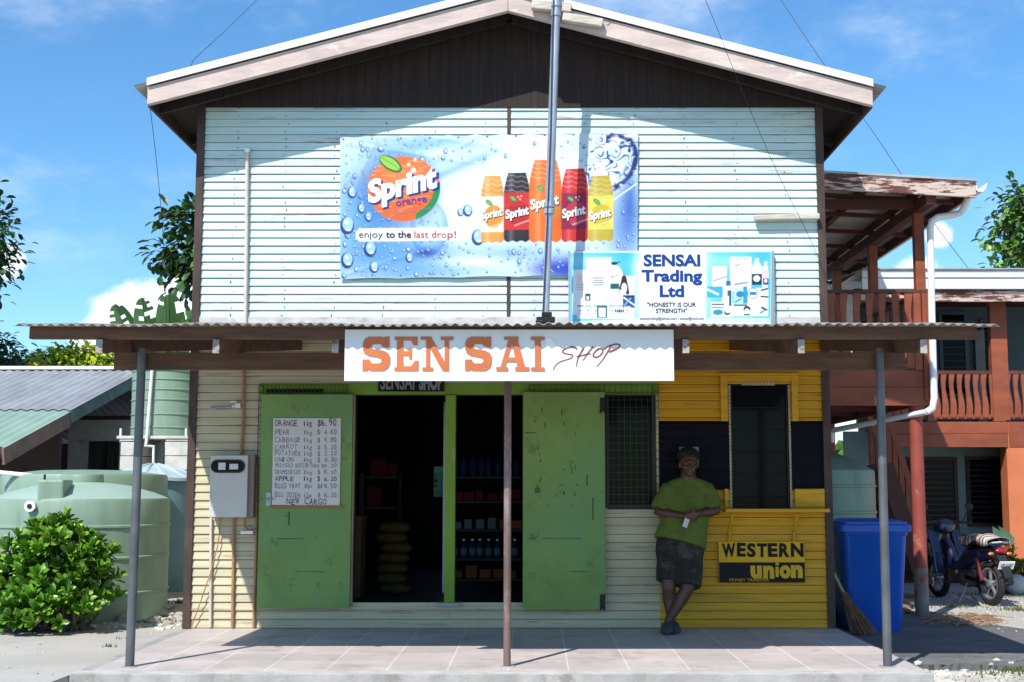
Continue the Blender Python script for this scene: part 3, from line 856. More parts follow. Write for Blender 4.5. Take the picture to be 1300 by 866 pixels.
# side windows with mesh grilles beside the doors
def grille(mb, x0, x1, z0, z1, y, nx_, nz_, t=0.006):
    for i in range(nx_ + 1):
        x = x0 + (x1 - x0) * i / nx_; mb.cbox(x, y, (z0 + z1) / 2, t, t, z1 - z0)
    for j in range(nz_ + 1):
        z = z0 + (z1 - z0) * j / nz_; mb.cbox((x0 + x1) / 2, y - t, z, x1 - x0, t, t)
w = MB(); w.box(WIN[0] - 0.0, WIN[1], 0.03, 0.036, WIN[2], WIN[3])
win = w.build('window', 'glass', shop)
mb = MB()
for (a, b, c, d) in [(WIN[0] - 0.02, WIN[0] + 0.02, WIN[2], WIN[3]), (WIN[1] - 0.02, WIN[1] + 0.02, WIN[2] + 0.0, WIN[3])]:
    mb.box(a, b, -0.026, 0.028, c, d)
mb.box(WIN[0] + 0.0205, WIN[1] - 0.0205, -0.026, 0.028, WIN[2], WIN[2] + 0.03); mb.box(WIN[0] + 0.0205, WIN[1] - 0.0205, -0.026, 0.028, WIN[3] - 0.03, WIN[3])
mb.build('frame', 'black_metal', win)
mb = MB()
gx0, gx1 = PX(672, -0.05, 2), PX(836, -0.05, 2)
grille(mb, gx0, gx1, P(700, 500, -0.05)[1], P(700, 489, -0.05)[1], -0.042, 24, 1, 0.005)
grille(mb, PX(828, -0.05, 2), gx1, P(700, 531, -0.05)[1], P(700, 489, -0.05)[1], -0.052, 1, 6, 0.005)
grille(mb, WIN[0], WIN[1], WIN[2] - 0.01, WIN[3], -0.04, 8, 16, 0.0025)
mb.build('mesh_grille', mat('green painted wire mesh', (0.035, 0.07, 0.015), 0.5, 0.1), win)
mb = MB()
grille(mb, PX(328, -0.05, 2), PX(334, -0.05, 2), P(330, 770, -0.04)[1], P(330, 490, -0.04)[1], -0.032, 1, 30, 0.006)
grille(mb, PX(328, -0.05, 2), PX(440, -0.05, 2), P(330, 499, -0.04)[1], P(330, 489, -0.04)[1], -0.04, 22, 1, 0.006)
mb.build('mesh_grille', bpy.data.materials['green painted wire mesh'], shop)
mb = MB(); mb.box(PX(338, 0, 2), PX(412, 0, 2), -0.03, -0.02, P(400, 500, 0)[1], P(400, 494, 0)[1]); mb.build('vent_slot', 'p_black', shop)
# yellow serving window
g = MB(); g.box(YW[0], YW[1], 0.02, 0.026, YW[2], YW[3])
yw = g.build('serving_window', 'glass', shop)
mb = MB()
o1, o2 = 0.075, 0.06
mb.box(YW[0] - o1, YW[0] - 0.012, -0.045, -0.0195, zb1, YW[3] + 0.085); mb.box(YW[1] + 0.012, YW[1] + o2 + 0.01, -0.045, -0.0195, zb1, YW[3] + 0.085)
mb.box(YW[0] - 0.0115, YW[1] + 0.0115, -0.045, -0.0195, YW[3] + 0.03, YW[3] + 0.085)
mb.box(YW[0] - o1 - 0.02, YW[1] + o2 + 0.03, -0.055, -0.0195, YW[3] + 0.086, YW[3] + 0.105)
mb.build('frame', 'yellow', yw, bev=0.003)
for (a, b) in ((YW[1] + 0.02, XR - 0.04), (YW[0] - 0.055, YW[0] - 0.02)):
    mb = MB(); mb.box(a, b, -0.05, -0.0195, P(1000, 645, 0)[1] + 0.012, zb0 + 0.01); mb.build('sill_block', 'yellow', yw, bev=0.003)
SM_ = mat('pale toothed strip', (0.42, 0.38, 0.27), 0.6, 0.2)
for x in (YW[0] + 0.008, YW[1] - 0.008):
  mb = MB(); mb.box(x - .0075, x + .0075, -.004, .015, YW[2], YW[3])
  for i in range(34):   # toothed rubber strip round the glass
    z = YW[2] + (YW[3] - YW[2]) * (i + 0.5) / 34; mb.cbox(x, -0.012, z, 0.016, 0.02, 0.024)
  mb.build('window_strip', SM_, yw)
mb = MB(); mb.box(YW[0] + .12, YW[0] + .42, -.004, .012, YW[3] - .002, YW[3] + .026)
for i in range(10):
    mb.cbox(YW[0] + 0.14 + i * 0.028, -0.012, YW[3] + 0.012, 0.014, 0.02, 0.03)
mb.build('window_strip', SM_, yw)
mb = MB(); mb.tube([(YW[0] + 0.02, 0.005, YW[2]), (YW[0] + 0.02, 0.005, YW[3])], 0.012, 8); mb.tube([(YW[1] - 0.025, 0.005, YW[2]), (YW[1] - 0.025, 0.005, YW[3])], 0.012, 8)
for j in range(5): mb.tube([(YW[0] + 0.02, 0.008, YW[2] + 0.2 * j + 0.1), (YW[1] - 0.02, 0.008, YW[2] + 0.2 * j + 0.1)], 0.004, 6)
mb.build('window_bars', 'black_metal', yw)
mb = MB(); mb.box(YW[0] - 0.07, XR - 0.03, -0.20, -0.0195, P(1000, 647, 0)[1] - 0.02, P(1000, 647, 0)[1] + 0.01)
mb.build('shelf', 'yellow', yw, bev=0.003)
for px in (928, 1010):
    x = PX(px, -0.1, 1.1); zt = P(1000, 647, 0)[1] - 0.02
    mb = MB(); mb.tube(spline([(x, -0.175, zt - 0.01), (x - 0.004, -0.13, zt - 0.08), (x - 0.008, -0.06, zt - 0.16), (x - 0.01, -0.03, zt - 0.26)]), 0.013, 8)
    mb.build('bracket', 'yellow', yw)

# ------------------------------------------------------------------ the awning
def aw_z(y): return 2.655 + 0.113 * y          # underside line of the sheet
awn = thing('awning', 'long rusty corrugated iron awning on thin steel posts across the shop front', 'awning', (-0.2, -1.6, 0))
ax0, ax1, ayf = -3.45, 3.06, -3.14
mb = MB()
NW = 440
pit = 0.0685
vs = []
r = random.Random(2)
rows = [ayf, -2.4, -1.6, -0.8, -0.012]
for i in range(NW + 1):
    x = ax0 + (ax1 - ax0) * i / NW
    for yy in rows:
        wv = 0.009 * math.sin(2 * math.pi * x / pit) + 0.004 * math.sin(x * 3.1 + 1) * (1 if yy == ayf else 0.3) + 0.003 * math.sin(x * 7.7)
        vs.append((x, yy, aw_z(yy) + 0.012 + wv))
k = len(rows); o_ = len(vs)
vs += [(a, b, c - 0.004) for a, b, c in vs]
fs = []
for i in range(NW):
    for j in range(k - 1):
        a = i * k + j
        fs += [(a, a + 1, a + k + 1, a + k), (a + o_, a + k + o_, a + k + 1 + o_, a + 1 + o_)]
    a = i * k; fs.append((a, a + k, a + k + o_, a + o_))
    a = i * k + k - 1; fs.append((a, a + o_, a + k + o_, a + k))
mb.add(vs, fs, None, True)
mb.build('roof_sheet', 'galv_under', awn, ang=70)
for yy in (-2.965, -2.0, -1.0):
    mb = MB(); mb.box(ax0 + 0.05, ax1 - 0.10, yy - 0.03, yy + 0.03, aw_z(yy) - 0.088, aw_z(yy) - 0.006)
    mb.build('purlin', 'raw_wood', awn, bev=0.003)
rx = [PX(131, -2.95, 2.2), PX(278, -2.95, 2.2), PX(425, -2.95, 2.2), PX(572, -2.95, 2.2), PX(719, -2.95, 2.2), PX(869, -2.95, 2.2), PX(1014, -2.95, 2.2), PX(1168, -2.95, 2.2)]
for x in rx:
    mb = MB(); h = 0.092
    ya, yb = (-3.03 if x < -1.6 or x > 0.9 else -2.93), -0.03
    w_ = 0.045
    def zz(y): return aw_z(y) - 0.09
    vs = [(x - w_ / 2, ya, zz(ya) - h), (x + w_ / 2, ya, zz(ya) - h), (x + w_ / 2, ya, zz(ya)), (x - w_ / 2, ya, zz(ya)),
          (x - w_ / 2, yb, zz(yb) - h), (x + w_ / 2, yb, zz(yb) - h), (x + w_ / 2, yb, zz(yb)), (x - w_ / 2, yb, zz(yb))]
    mb.add(vs, [(7, 6, 5, 4), (0, 4, 5, 1), (1, 5, 6, 2), (2, 6, 7, 3), (3, 7, 4, 0)], 0)
    mb.add(vs, [(0, 1, 2, 3)], 1)
    mb.build('rafter', ['raw_wood', 'end_white'], awn)
yp = -2.36
bz1 = aw_z(yp) - 0.09 - 0.092 - 0.003
mb = MB(); mb.box(PX(146, yp, 2.1), PX(1148, yp, 2.1), yp - 0.03, yp + 0.035, bz1 - 0.125, bz1)
beam = mb.build('beam', 'raw_wood', awn, bev=0.003)
for px, k in ((180, 0), (1117, 0), (645, 1)):
    x, _ = G({180: 168, 1117: 1124, 645: 644}[px], 845, 0.0)
    xt = PX(px + (3 if px == 180 else -3 if px == 1117 else 0), yp, 2.1)
    ypp = yp - 0.062
    mb = MB()
    if k == 0: mb.tube([(x, ypp, 0.0), (xt, ypp, 2.23)], 0.031, 14)
    else: mb.tube([(x, ypp, 0.0), (xt, ypp, 2.12)], 0.026, 14)
    p_ = mb.build('post', 'post_grey' if k == 0 else 'post_rust', awn)
    if k: p_['label'] = 'worn brown centre post'
    mb = MB(); mb.box(x - 0.05, x + 0.05, ypp - 0.04, ypp + 0.05, 0.0005, 0.006); mb.build('foot_plate', 'concrete', p_)
for px in (215, 300, 700, 1050):
    pass
# brace boards between the rafters behind the beam
mb = MB()
mb.box(rx[0] + 0.03, rx[-1] - 0.03, -0.9, -0.86, aw_z(-0.9) - 0.19, aw_z(-0.9) - 0.092)
pass
# ------------------------------------------------------------------ printed panels
def lin(a):
    a = a / 255.0
    return np.where(a <= 0.04045, a / 12.92, ((a + 0.055) / 1.055) ** 2.4)
class Art:
    """a print drawn in the photograph's pixel units"""
    def __init__(s, x0, x1, y0, y1, k):
        s.x0, s.x1, s.y0, s.y1 = x0, x1, y0, y1
        s.w, s.h = int((x1 - x0) * k), int((y1 - y0) * k)
        s.X, s.Y = np.meshgrid(np.linspace(x0, x1, s.w), np.linspace(y0, y1, s.h))
        s.C = np.zeros((s.h, s.w, 3)) + 235.0
        s.px = 1.0 / k
    def mix(s, m, col):
        m = np.clip(m, 0, 1)[..., None]
        s.C = s.C * (1 - m) + np.array(col, float) * m
    def gauss(s, cx, cy, sx, sy, col, a=1.0, rot=0.0):
        c, n = math.cos(rot), math.sin(rot)
        u = (s.X - cx) * c + (s.Y - cy) * n; v = -(s.X - cx) * n + (s.Y - cy) * c
        s.mix(a * np.exp(-(u / sx) ** 2 - (v / sy) ** 2), col)
    def ellm(s, cx, cy, rx, ry, rot=0.0, soft=None):
        c, n = math.cos(rot), math.sin(rot)
        u = (s.X - cx) * c + (s.Y - cy) * n; v = -(s.X - cx) * n + (s.Y - cy) * c
        d = np.sqrt((u / rx) ** 2 + (v / ry) ** 2)
        e = (soft or s.px) / min(rx, ry)
        return np.clip((1 - d) / e + 0.5, 0, 1)
    def ell(s, cx, cy, rx, ry, col, rot=0.0, a=1.0, soft=None): s.mix(a * s.ellm(cx, cy, rx, ry, rot, soft), col)
    def rectm(s, x0, y0, x1, y1):
        e = s.px
        return np.clip((s.X - x0) / e + .5, 0, 1) * np.clip((x1 - s.X) / e + .5, 0, 1) * np.clip((s.Y - y0) / e + .5, 0, 1) * np.clip((y1 - s.Y) / e + .5, 0, 1)
    def rect(s, x0, y0, x1, y1, col, a=1.0): s.mix(a * s.rectm(x0, y0, x1, y1), col)
    def line(s, x0, y0, x1, y1, w, col, a=1.0):
        dx, dy = x1 - x0, y1 - y0; L2 = dx * dx + dy * dy
        t = np.clip(((s.X - x0) * dx + (s.Y - y0) * dy) / L2, 0, 1)
        d = np.hypot(s.X - x0 - t * dx, s.Y - y0 - t * dy)
        s.mix(a * np.clip((w / 2 - d) / s.px + .5, 0, 1), col)
    def mesh(s, corners, yfun, edge_t=0.003):
        """corners: TL TR BL BR as (x,z)"""
        tl, tr, bl, br = [np.array(c) for c in corners]
        u = np.linspace(0, 1, s.w)[None, :]; v = np.linspace(0, 1, s.h)[:, None]
        x = (tl[0] * (1 - u) + tr[0] * u) * (1 - v) + (bl[0] * (1 - u) + br[0] * u) * v
        z = (tl[1] * (1 - u) + tr[1] * u) * (1 - v) + (bl[1] * (1 - u) + br[1] * u) * v
        y = yfun(u + 0 * v, v + 0 * u)
        return x, y, z
banner_y_ref = [None]
def print_obj(art, name, corners, yfun, mats, parent=None, extra=None, zfun=None):
    x, y, z = art.mesh(corners, yfun)
    if zfun is not None: z = z + zfun(np.linspace(0, 1, art.w)[None, :] + 0 * z, np.linspace(0, 1, art.h)[:, None] + 0 * z)
    h, w = art.h, art.w
    mb = MB()
    vs = np.stack([x, y, z], -1).reshape(-1, 3)
    idx = np.arange(h * w).reshape(h, w)
    fs = np.stack([idx[:-1, :-1], idx[1:, :-1], idx[1:, 1:], idx[:-1, 1:]], -1).reshape(-1, 4)
    mb.v = [tuple(p) for p in vs.tolist()]; mb.f = [tuple(f) for f in fs.tolist()]
    mb.mi = [0] * len(mb.f); mb.sm = [True] * len(mb.f)
    nv = len(mb.v)
    # back of the sheet gives it thickness
    rim = list(idx[0, ::4]) + list(idx[::4, -1]) + list(idx[-1, ::-4]) + list(idx[::-4, 0])
    ymx = float(np.max(y)) + (0.006 if yfun is banner_y_ref[0] else 0.003)
    bk = [(mb.v[i][0], ymx, mb.v[i][2]) for i in rim]
    fr = [mb.v[i] for i in rim]; k = len(rim)
    mb.add(fr + bk, [(i, (i + 1) % k, (i + 1) % k + k, i + k) for i in range(k)] + [tuple(range(k, 2 * k))], 1, False)
    if extra: extra(mb)
    o = mb.build(name, mats, parent, ang=60)
    me = o.data
    ca = me.color_attributes.new('Col', 'FLOAT_COLOR', 'POINT')
    colr = np.ones((len(me.vertices), 4), dtype=np.float32)
    colr[:nv, :3] = lin(np.clip(art.C, 0, 250)).reshape(-1, 3) * 0.79
    ca.data.foreach_set('color', colr.ravel())
    return o
ar = np.random.RandomState(4)

# --- the soft drink banner
YB_ = -0.040
A1 = Art(432, 810, 168, 354, 1.15)
A1.C[:] = (214, 234, 246)
A1.gauss(470, 262, 42, 75, (66, 140, 205), 0.9); A1.gauss(505, 325, 75, 34, (76, 146, 208), 0.8); A1.gauss(450, 195, 22, 30, (225, 238, 248), 0.6)
A1.gauss(545, 190, 70, 22, (88, 160, 224), 0.75, -0.12); A1.gauss(560, 192, 30, 10, (225, 245, 255), 0.9)
A1.gauss(590, 208, 60, 5, (70, 140, 215), 0.7, -0.42)
A1.gauss(660, 185, 60, 30, (238, 246, 252), 0.9); A1.gauss(590, 255, 28, 50, (240, 248, 255), 0.9)
A1.gauss(795, 290, 22, 60, (74, 120, 200), 0.7); A1.gauss(700, 345, 26, 12, (66, 84, 196), 0.9); A1.gauss(722, 345, 22, 14, (40, 60, 180), 0.9)
A1.gauss(650, 325, 70, 10, (130, 180, 230), 0.6); A1.gauss(600, 335, 40, 8, (245, 250, 255), 0.95); A1.gauss(540, 345, 60, 10, (110, 165, 225), 0.6)
A1.ell(545, 290, 24, 36, (70, 130, 205), a=0.5); A1.ell(545, 283, 20, 30, (190, 222, 245), a=0.75, soft=10); A1.gauss(540, 322, 14, 6, (45, 70, 165), 0.8)
gA = A1.C.copy()
for i in range(1100):
    x, y = ar.uniform(434, 808), ar.uniform(170, 352)
    ix, iy = int((x - 432) / 378 * (A1.w - 1)), int((y - 168) / 186 * (A1.h - 1))
    dens = (235 - gA[iy, ix, 0]) / 170
    if ar.rand() > 0.10 + dens * 1.5: continue
    if 560 < x < 790 and 205 < y < 310: continue
    rr = ar.choice([1.2, 1.6, 2.2, 3.0, 4.4], p=[.45, .32, .15, .06, .02])
    e = ar.uniform(1.0, 1.5)
    A1.ell(x, y, rr, rr * e, (40, 70, 135), a=0.75); A1.ell(x + rr * .18, y - rr * .2, rr * .72, rr * e * .75, (150, 198, 236), a=0.95); A1.ell(x - rr * .1, y - rr * .35, rr * .35, rr * .4, (248, 252, 255), a=0.9)
for (x, y, rr) in [(447, 242, 6), (459, 263, 5), (441, 285, 9), (470, 316, 8), (441, 330, 8), (520, 328, 5), (607, 303, 8), (585, 270, 4), (594, 268, 6), (475, 340, 6), (468, 274, 5)]:
    A1.ell(x, y, rr, rr * 1.3, (24, 50, 120), a=0.9); A1.ell(x + rr * .1, y - rr * .25, rr * .76, rr * 1.02, (165, 208, 240)); A1.ell(x - rr * .1, y - rr * .5, rr * .26, rr * .3, (252, 254, 255)); A1.ell(x + .2 * rr, y + .6 * rr, rr * .4, rr * .2, (235, 245, 252))
# ice cube
m = A1.ellm(777, 207, 33, 43, 0.45, 6)
A1.mix(m * 0.9, (214, 230, 244))
u, v = A1.X - 777, A1.Y - 207
def vn(sc, seed):
    q = np.random.RandomState(seed); g = q.rand(14, 14); a = (u / sc + 7) % 13; b = (v / sc + 7) % 13
    i, j = a.astype(int), b.astype(int); fa, fb = a - i, b - j; fa = fa * fa * (3 - 2 * fa); fb = fb * fb * (3 - 2 * fb); j1, i1 = (j + 1) % 14, (i + 1) % 14
    return (g[j, i] * (1 - fa) + g[j, i1] * fa) * (1 - fb) + (g[j1, i] * (1 - fa) + g[j1, i1] * fa) * fb
wrp = vn(16, 1) * 9 + vn(7, 2) * 3.5
ridge = 1 - np.abs(np.sin(wrp * 1.25 + u * 0.05 - v * 0.03)) * 2.4
edge = np.clip(1 - np.abs(np.hypot((u * .9 + v * .43) / 33, (v * .9 - u * .43) / 43) - 0.86) / 0.12, 0, 1) * (u > -8) * (0.5 + vn(9, 3))
A1.mix(m * np.clip(ridge * 2.2 + .25, 0, 1) * np.clip(vn(12, 5) * 2.6 - .25, 0, 1), (44, 70, 138)); A1.mix(m * np.clip(edge * 1.6, 0, 1), (26, 46, 112)); A1.mix(m * np.clip(vn(5, 8) * 3 - 2.0, 0, 1) * np.clip(ridge + .6, 0, 1), (18, 34, 92))
A1.mix(m * np.clip(vn(6, 9) * 4 - 2.6, 0, 1), (252, 254, 255)); A1.line(748, 196, 800, 180, 1.6, (248, 251, 255), .8); A1.line(757, 232, 806, 200, 1.4, (244, 249, 255), .7)
A1.gauss(800, 262, 9, 34, (52, 90, 180), 0.7); A1.line(772, 262, 808, 236, 2.2, (235, 243, 250), .8)
# orange with leaf
A1.ell(507, 240, 52, 46, (70, 110, 190), a=0.35, soft=14)
A1.ell(513, 238, 46, 42.5, (240, 108, 52)); A1.gauss(505, 222, 30, 18, (250, 140, 70), 0.6)
m = A1.ellm(513, 238, 46, 42.5)
for i in range(13):   # pale broken streaks in the fruit
    yy = 203 + i * 5.6
    wv = 2.2 * np.sin(A1.X * .12 + i) + 0.10 * (A1.X - 513) * -1
    mm = np.exp(-((A1.Y - yy - wv) / 0.8) ** 2) * (np.sin(A1.X * 0.17 + i * 1.9) > 0.0)
    A1.mix(m * mm * 0.5, (252, 205, 175))
ring = m * (1 - A1.ellm(507, 233, 45, 42.5))
A1.mix(ring * ((A1.X > 528) & (A1.Y > 238)), (40, 140, 80))
A1.ell(496, 205, 17, 8.5, (45, 110, 60), rot=0.62); A1.ell(495, 204, 15, 6.3, (150, 205, 80), rot=0.62); A1.line(484, 196, 507, 212, 1.0, (90, 165, 70))
for (x, y, q) in [(525, 214, 3.2), (519, 206, 2.1), (527, 200, 2.0)]: A1.ell(x, y, q, q, (255, 250, 245))
# white label
for (x0, x1) in ((452, 588),):
    A1.rect(x0 + 3, 289, x1 - 3, 306, (250, 251, 252)); A1.rect(x0, 292, x1, 303, (250, 251, 252)); A1.gauss(588, 297, 8, 9, (250, 251, 252), 0.9)
# the bottles
def bottle(cx, w, ytop, ybot, cap, liq, lab, ly0, ly1, labc=None):
    hw = w / 2
    t = (A1.Y - ytop) / (ybot - ytop)
    prof = hw * np.where(t < 0.34, 0.66 + 0.34 * np.sin(np.clip(t / 0.34, 0, 1) * math.pi / 2), 1.0) * np.where(t > 0.93, 1 - (np.clip(t - 0.93, 0, 1) / 0.07) ** 2 * 0.2, 1)
    bott = ybot - 2.2 * np.abs(np.sin((A1.X - cx) / hw * math.pi * 1.5))
    m = np.clip((prof - np.abs(A1.X - cx)) / A1.px + .5, 0, 1) * (A1.Y >= ytop) * np.clip((bott - A1.Y) / A1.px + .5, 0, 1)
    # pale neck and cap
    A1.rect(cx - hw * .40, ytop - 10, cx + hw * .40, ytop + 1, (244, 246, 246), 0.9); A1.rect(cx - hw * .34, cap, cx + hw * .34, ytop - 11, (250, 250, 250), 0.95)
    A1.line(cx - hw * .34, ytop - 11, cx + hw * .34, ytop - 11, .8, (205, 212, 218), .7)
    A1.mix(m, liq)
    A1.mix(m * np.exp(-((A1.X - cx + hw * .45) / (hw * .2)) ** 2) * 0.22, (255, 255, 255)); A1.mix(m * np.clip((A1.X - cx) / hw - .55, 0, 1) * 0.5, tuple(c * .6 for c in liq))
    for q in range(4):
        A1.mix(m * np.exp(-((A1.Y - ytop - 5 - q * 6.5 - 0.12 * (A1.X - cx) - np.sin(A1.X * .5)) / .7) ** 2) * .4, (255, 245, 235))
    if lab is not None:
        ml = m * A1.rectm(cx - hw - 1, ly0, cx + hw + 1, ly1)
        A1.mix(ml, lab)
        if labc is not None:
            A1.mix(ml * A1.ellm(cx + 1.5, (ly0 + ly1) / 2 + 3, hw * .82, (ly1 - ly0) * .32), labc)
        A1.mix(ml * np.exp(-((A1.Y - ly1 + 9 - 0.35 * (cx + 6 - A1.X)) / 1.2) ** 2) * (A1.X > cx - 3) * .6, (255, 250, 250))
    A1.ell(cx - hw * .30, ly0 + 8, 5.2, 2.7, (60, 140, 80), rot=0.7); A1.ell(cx - hw * .30, ly0 + 8, 3.8, 1.6, (110, 190, 110), rot=0.7)
    for (a, b) in ((4, 9), (1.5, 6), (5.5, 5)): A1.ell(cx + a, ly0 + b, 1.0, 1.0, (255, 255, 255), a=.9)
bottle(625.5, 29, 223, 311, 203, (226, 158, 74), (246, 238, 220), 250, 296, (228, 150, 60))
bottle(656.5, 33, 219, 310, 200, (48, 44, 52), (206, 48, 46), 245, 294, (180, 40, 44))
bottle(730, 34, 215, 311, 196, (205, 42, 42), (150, 36, 74), 247, 294, (190, 60, 80))
bottle(763, 32, 225, 311, 206, (198, 176, 66), (232, 220, 96), 251, 295, (214, 190, 60))
bottle(692.5, 41, 203, 311, 196, (238, 112, 44), None, 232, 286)
A1.mix(A1.ellm(705, 271, 7, 9) * .5, (210, 140, 40))
# folds of the cloth that the printed colours follow are left to the bump; eyelets
for i in range(11):
    A1.ell(436 + i * 36.5, 172 - i * .45, 1.2, 1.2, (60, 66, 76)); A1.ell(436 + i * 36.5, 351 - i * .4, 1.1, 1.1, (70, 76, 86))
q = [P(432, 173, YB_), P(810, 168, YB_), P(432, 355, YB_), P(809, 349, YB_)]
_cr = [(0.02, .05, .5, .22, .006), (.1, .03, .30, .16, .004), (.12, .04, .02, .5, .004), (.33, .02, .62, .12, .005), (.45, .03, .30, .20, .004), (.55, .02, .98, .16, .004), (.7, .02, .86, .3, .004), (.98, .03, .74, .30, .006), (.98, .05, .90, .45, .004), (.02, .97, .3, .80, .004), (.55, .97, .32, .86, .003), (.42, .55, .98, .42, .002), (.4, .4, .9, .30, .002)]
def CREASE(u, v):
    tot = 0 * u
    for (a, b, c, d, h) in _cr:
        dx, dy = (c - a) * 2.03, d - b; L2 = dx * dx + dy * dy
        t = np.clip(((u - a) * 2.03 * dx + (v - b) * dy) / L2, 0, 1); q = np.hypot((u - a) * 2.03 - t * dx, v - b - t * dy)
        tot = tot + h * np.exp(-(q / .016) ** 2) * (1 - .7 * t)
    return tot
def banner_y(u, v): return YB_ - 0.006 + 0.004 * np.sin(v * 9 + u * 5) * np.sin(u * 6) + 0.002 * np.sin(u * 23 + v * 14) - 0.004 * np.sin(v * math.pi) - CREASE(u, v)
def banner_z(u, v): return -0.014 * np.abs(np.sin(u * 11 * math.pi)) * (1 - v) ** 8 + 0.010 * np.abs(np.sin(u * 5 * math.pi)) * v ** 6
banner_y_ref[0] = banner_y
ban = print_obj(A1, 'drinks_banner', q, banner_y, ['print', 'p_white'], zfun=banner_z)
tag(ban, 'large vinyl soft drink banner with five bottles nailed to the upper wall', 'banner')
# lettering of the banner, following its gentle waves
bx0, bx1, bz1, bz0 = q[0][0], q[1][0], (q[0][1] + q[1][1]) / 2, (q[2][1] + q[3][1]) / 2
def letters(specs, name, mats, surf, parent):
    mb = MB()
    for s_ in specs:
        txt, px, py, hpx, m = s_[:5]; kw = dict(s_[5]) if len(s_) > 5 else {}
        lift = kw.pop('lift', 0.004)
        x, z = P(px, py, YB_)
        sc = P(px + 10, py, YB_)[0] - x
        if 'width' in kw: kw['width'] *= sc / 10
        n0 = len(mb.v)
        text_faces(mb, txt, x, z, hpx * sc / 10, 0.0, m=m, **kw)
        for i in range(n0, len(mb.v)):
            a, b, c = mb.v[i]
            u, v = (a - bx0) / (bx1 - bx0), (bz1 - c) / (bz1 - bz0)
            mb.v[i] = (a, float(surf(np.array(u), np.array(v))) - lift, c)
    return mb.build(name, mats, parent, ang=60)
sp = [('Sprint', 470.0, 259.5, 27, 1, dict(bold=0.055, shear=0.22, width=94, rot=R(13.5), lift=0.0035)),
      ('Sprint', 468.4, 257.5, 27, 0, dict(bold=0.05, shear=0.22, width=92, rot=R(13.5), lift=0.006)),
      ('orange', 503, 262.5, 9.5, 2, dict(bold=0.02, width=40, rot=R(9))),
      ('flavoured drink', 499, 273.5, 3.6, 4, dict(width=50, rot=R(9))),
      ('enjoy', 456, 302, 8.6, 3, dict(width=30)), ('to the', 490, 302, 8.6, 3, dict(bold=0.022, width=32)), ('last dr', 526, 302, 8.6, 5, dict(bold=0.008, width=34)),
      ('o', 560.5, 302, 8.6, 5, dict(width=6)), ('p!', 568, 302, 8.6, 5, dict(bold=0.008, width=11))]
for (px, py, w, h) in [(611.5, 279, 28, 9.5), (642, 278, 31, 10.5), (673.5, 266.5, 38, 12), (714, 277.5, 31, 11), (748, 280, 29, 10)]:
    sp.append(('Sprint', px + .6, py + .6, h, 6, dict(bold=0.05, shear=0.2, width=w, rot=R(12), lift=0.0035)))
    sp.append(('Sprint', px, py, h, 0, dict(bold=0.04, shear=0.2, width=w, rot=R(12), lift=0.006)))
ltr = letters(sp, 'lettering', ['p_white', 'p_navy', 'p_purple', 'p_dark', 'p_grey', 'p_red', flat('dark red print', rgb(110, 40, 40))], banner_y, ban)
absorb(ban, ltr)

# --- the trading company panel
YT = -0.075
A2 = Art(722, 982, 318, 418, 1.35)
A2.C[:] = (244, 248, 251)
for (xa, xb) in ((724, 812), (897, 979)):
    m = A2.rectm(xa, 320, xb, 410) * np.clip((409 - A2.Y - (A2.X - xa) * (0.05 if xa < 800 else -0.05)) / 2 + .5, 0, 1)
    A2.mix(m, (92, 205, 240))
    A2.mix(m * np.exp(-((A2.Y - 330 - 0.1 * (A2.X - xa)) / 9) ** 2) * 0.5, (200, 238, 250)); A2.mix(m * np.exp(-((A2.Y - 395) / 18) ** 2) * .35, (150, 225, 248))
    A2.mix(m * np.exp(-(((A2.X - xa) % 82 - 70) / 16) ** 2) * .6, (50, 180, 235))
A2.gauss(812, 360, 9, 60, (244, 249, 252), 0.85); A2.gauss(897, 360, 7, 60, (225, 244, 251), 0.6)
W2 = (247, 248, 250)
for (x0, y0, x1, y1) in [(727, 342, 746, 400), (744, 326, 776, 392), (733, 376, 806, 405), (772, 346, 786, 382), (787, 352, 793, 376), (794, 350, 806, 385)]: A2.rect(x0, y0, x1, y1, W2)
A2.ell(780, 352, 11, 16, W2)
A2.rect(752, 337, 768, 350, (245, 222, 228)); A2.rect(732, 348, 745, 360, (245, 225, 230)); A2.ell(778, 382, 11, 6, (247, 218, 226))
for k in range(4): A2.rect(752 + k % 2, 352 + k * 3, 767 - k % 2, 353.4 + k * 3, (110, 120, 130), .8)
for k in range(3): A2.rect(731, 361 + k * 3, 746 - 2 * k, 362 + k * 3, (170, 180, 190), .8)
A2.rect(775, 360, 786, 367, (30, 90, 95)); A2.ell(780, 334, 4, 2, (30, 50, 60)); A2.line(780, 334, 787, 332, 1.2, (30, 50, 60)); A2.line(776, 352, 785, 349, .8, (90, 100, 110)); A2.line(777, 350, 777, 358, .8, (120, 130, 140))
A2.rect(789.5, 351, 795, 360, (40, 30, 40)); A2.line(792, 352, 788.5, 366, 4.5, (40, 30, 40), .9); A2.line(793, 352, 797, 372, 4.5, (40, 30, 40), .9); A2.ell(792.5, 366, 3.6, 7, (240, 243, 245)); A2.rect(790.5, 346, 794.5, 350, (150, 160, 168))
A2.rect(791, 375, 806, 391, (28, 70, 150)); A2.line(792, 378, 806, 388, 2, W2); A2.line(793, 388, 803, 376, 2, (120, 185, 235)); A2.rect(798, 375, 805, 378, (30, 40, 60))
A2.rect(743, 373, 749.5, 382, (30, 55, 65)); A2.rect(744.5, 376, 748, 381, (225, 235, 238))
for k in range(7):
    x = 733 + k * 10; A2.rect(x, 388, x + 8, 404, (238, 244, 247)); A2.rect(x, 388, x + 8, 389.5, (90, 150, 170) if k % 3 else (60, 70, 80), .8); A2.rect(x + 2, 394, x + 6, 395.5, (150, 165, 180)); A2.rect(x + 2, 398, x + 6, 399, (170, 180, 190))
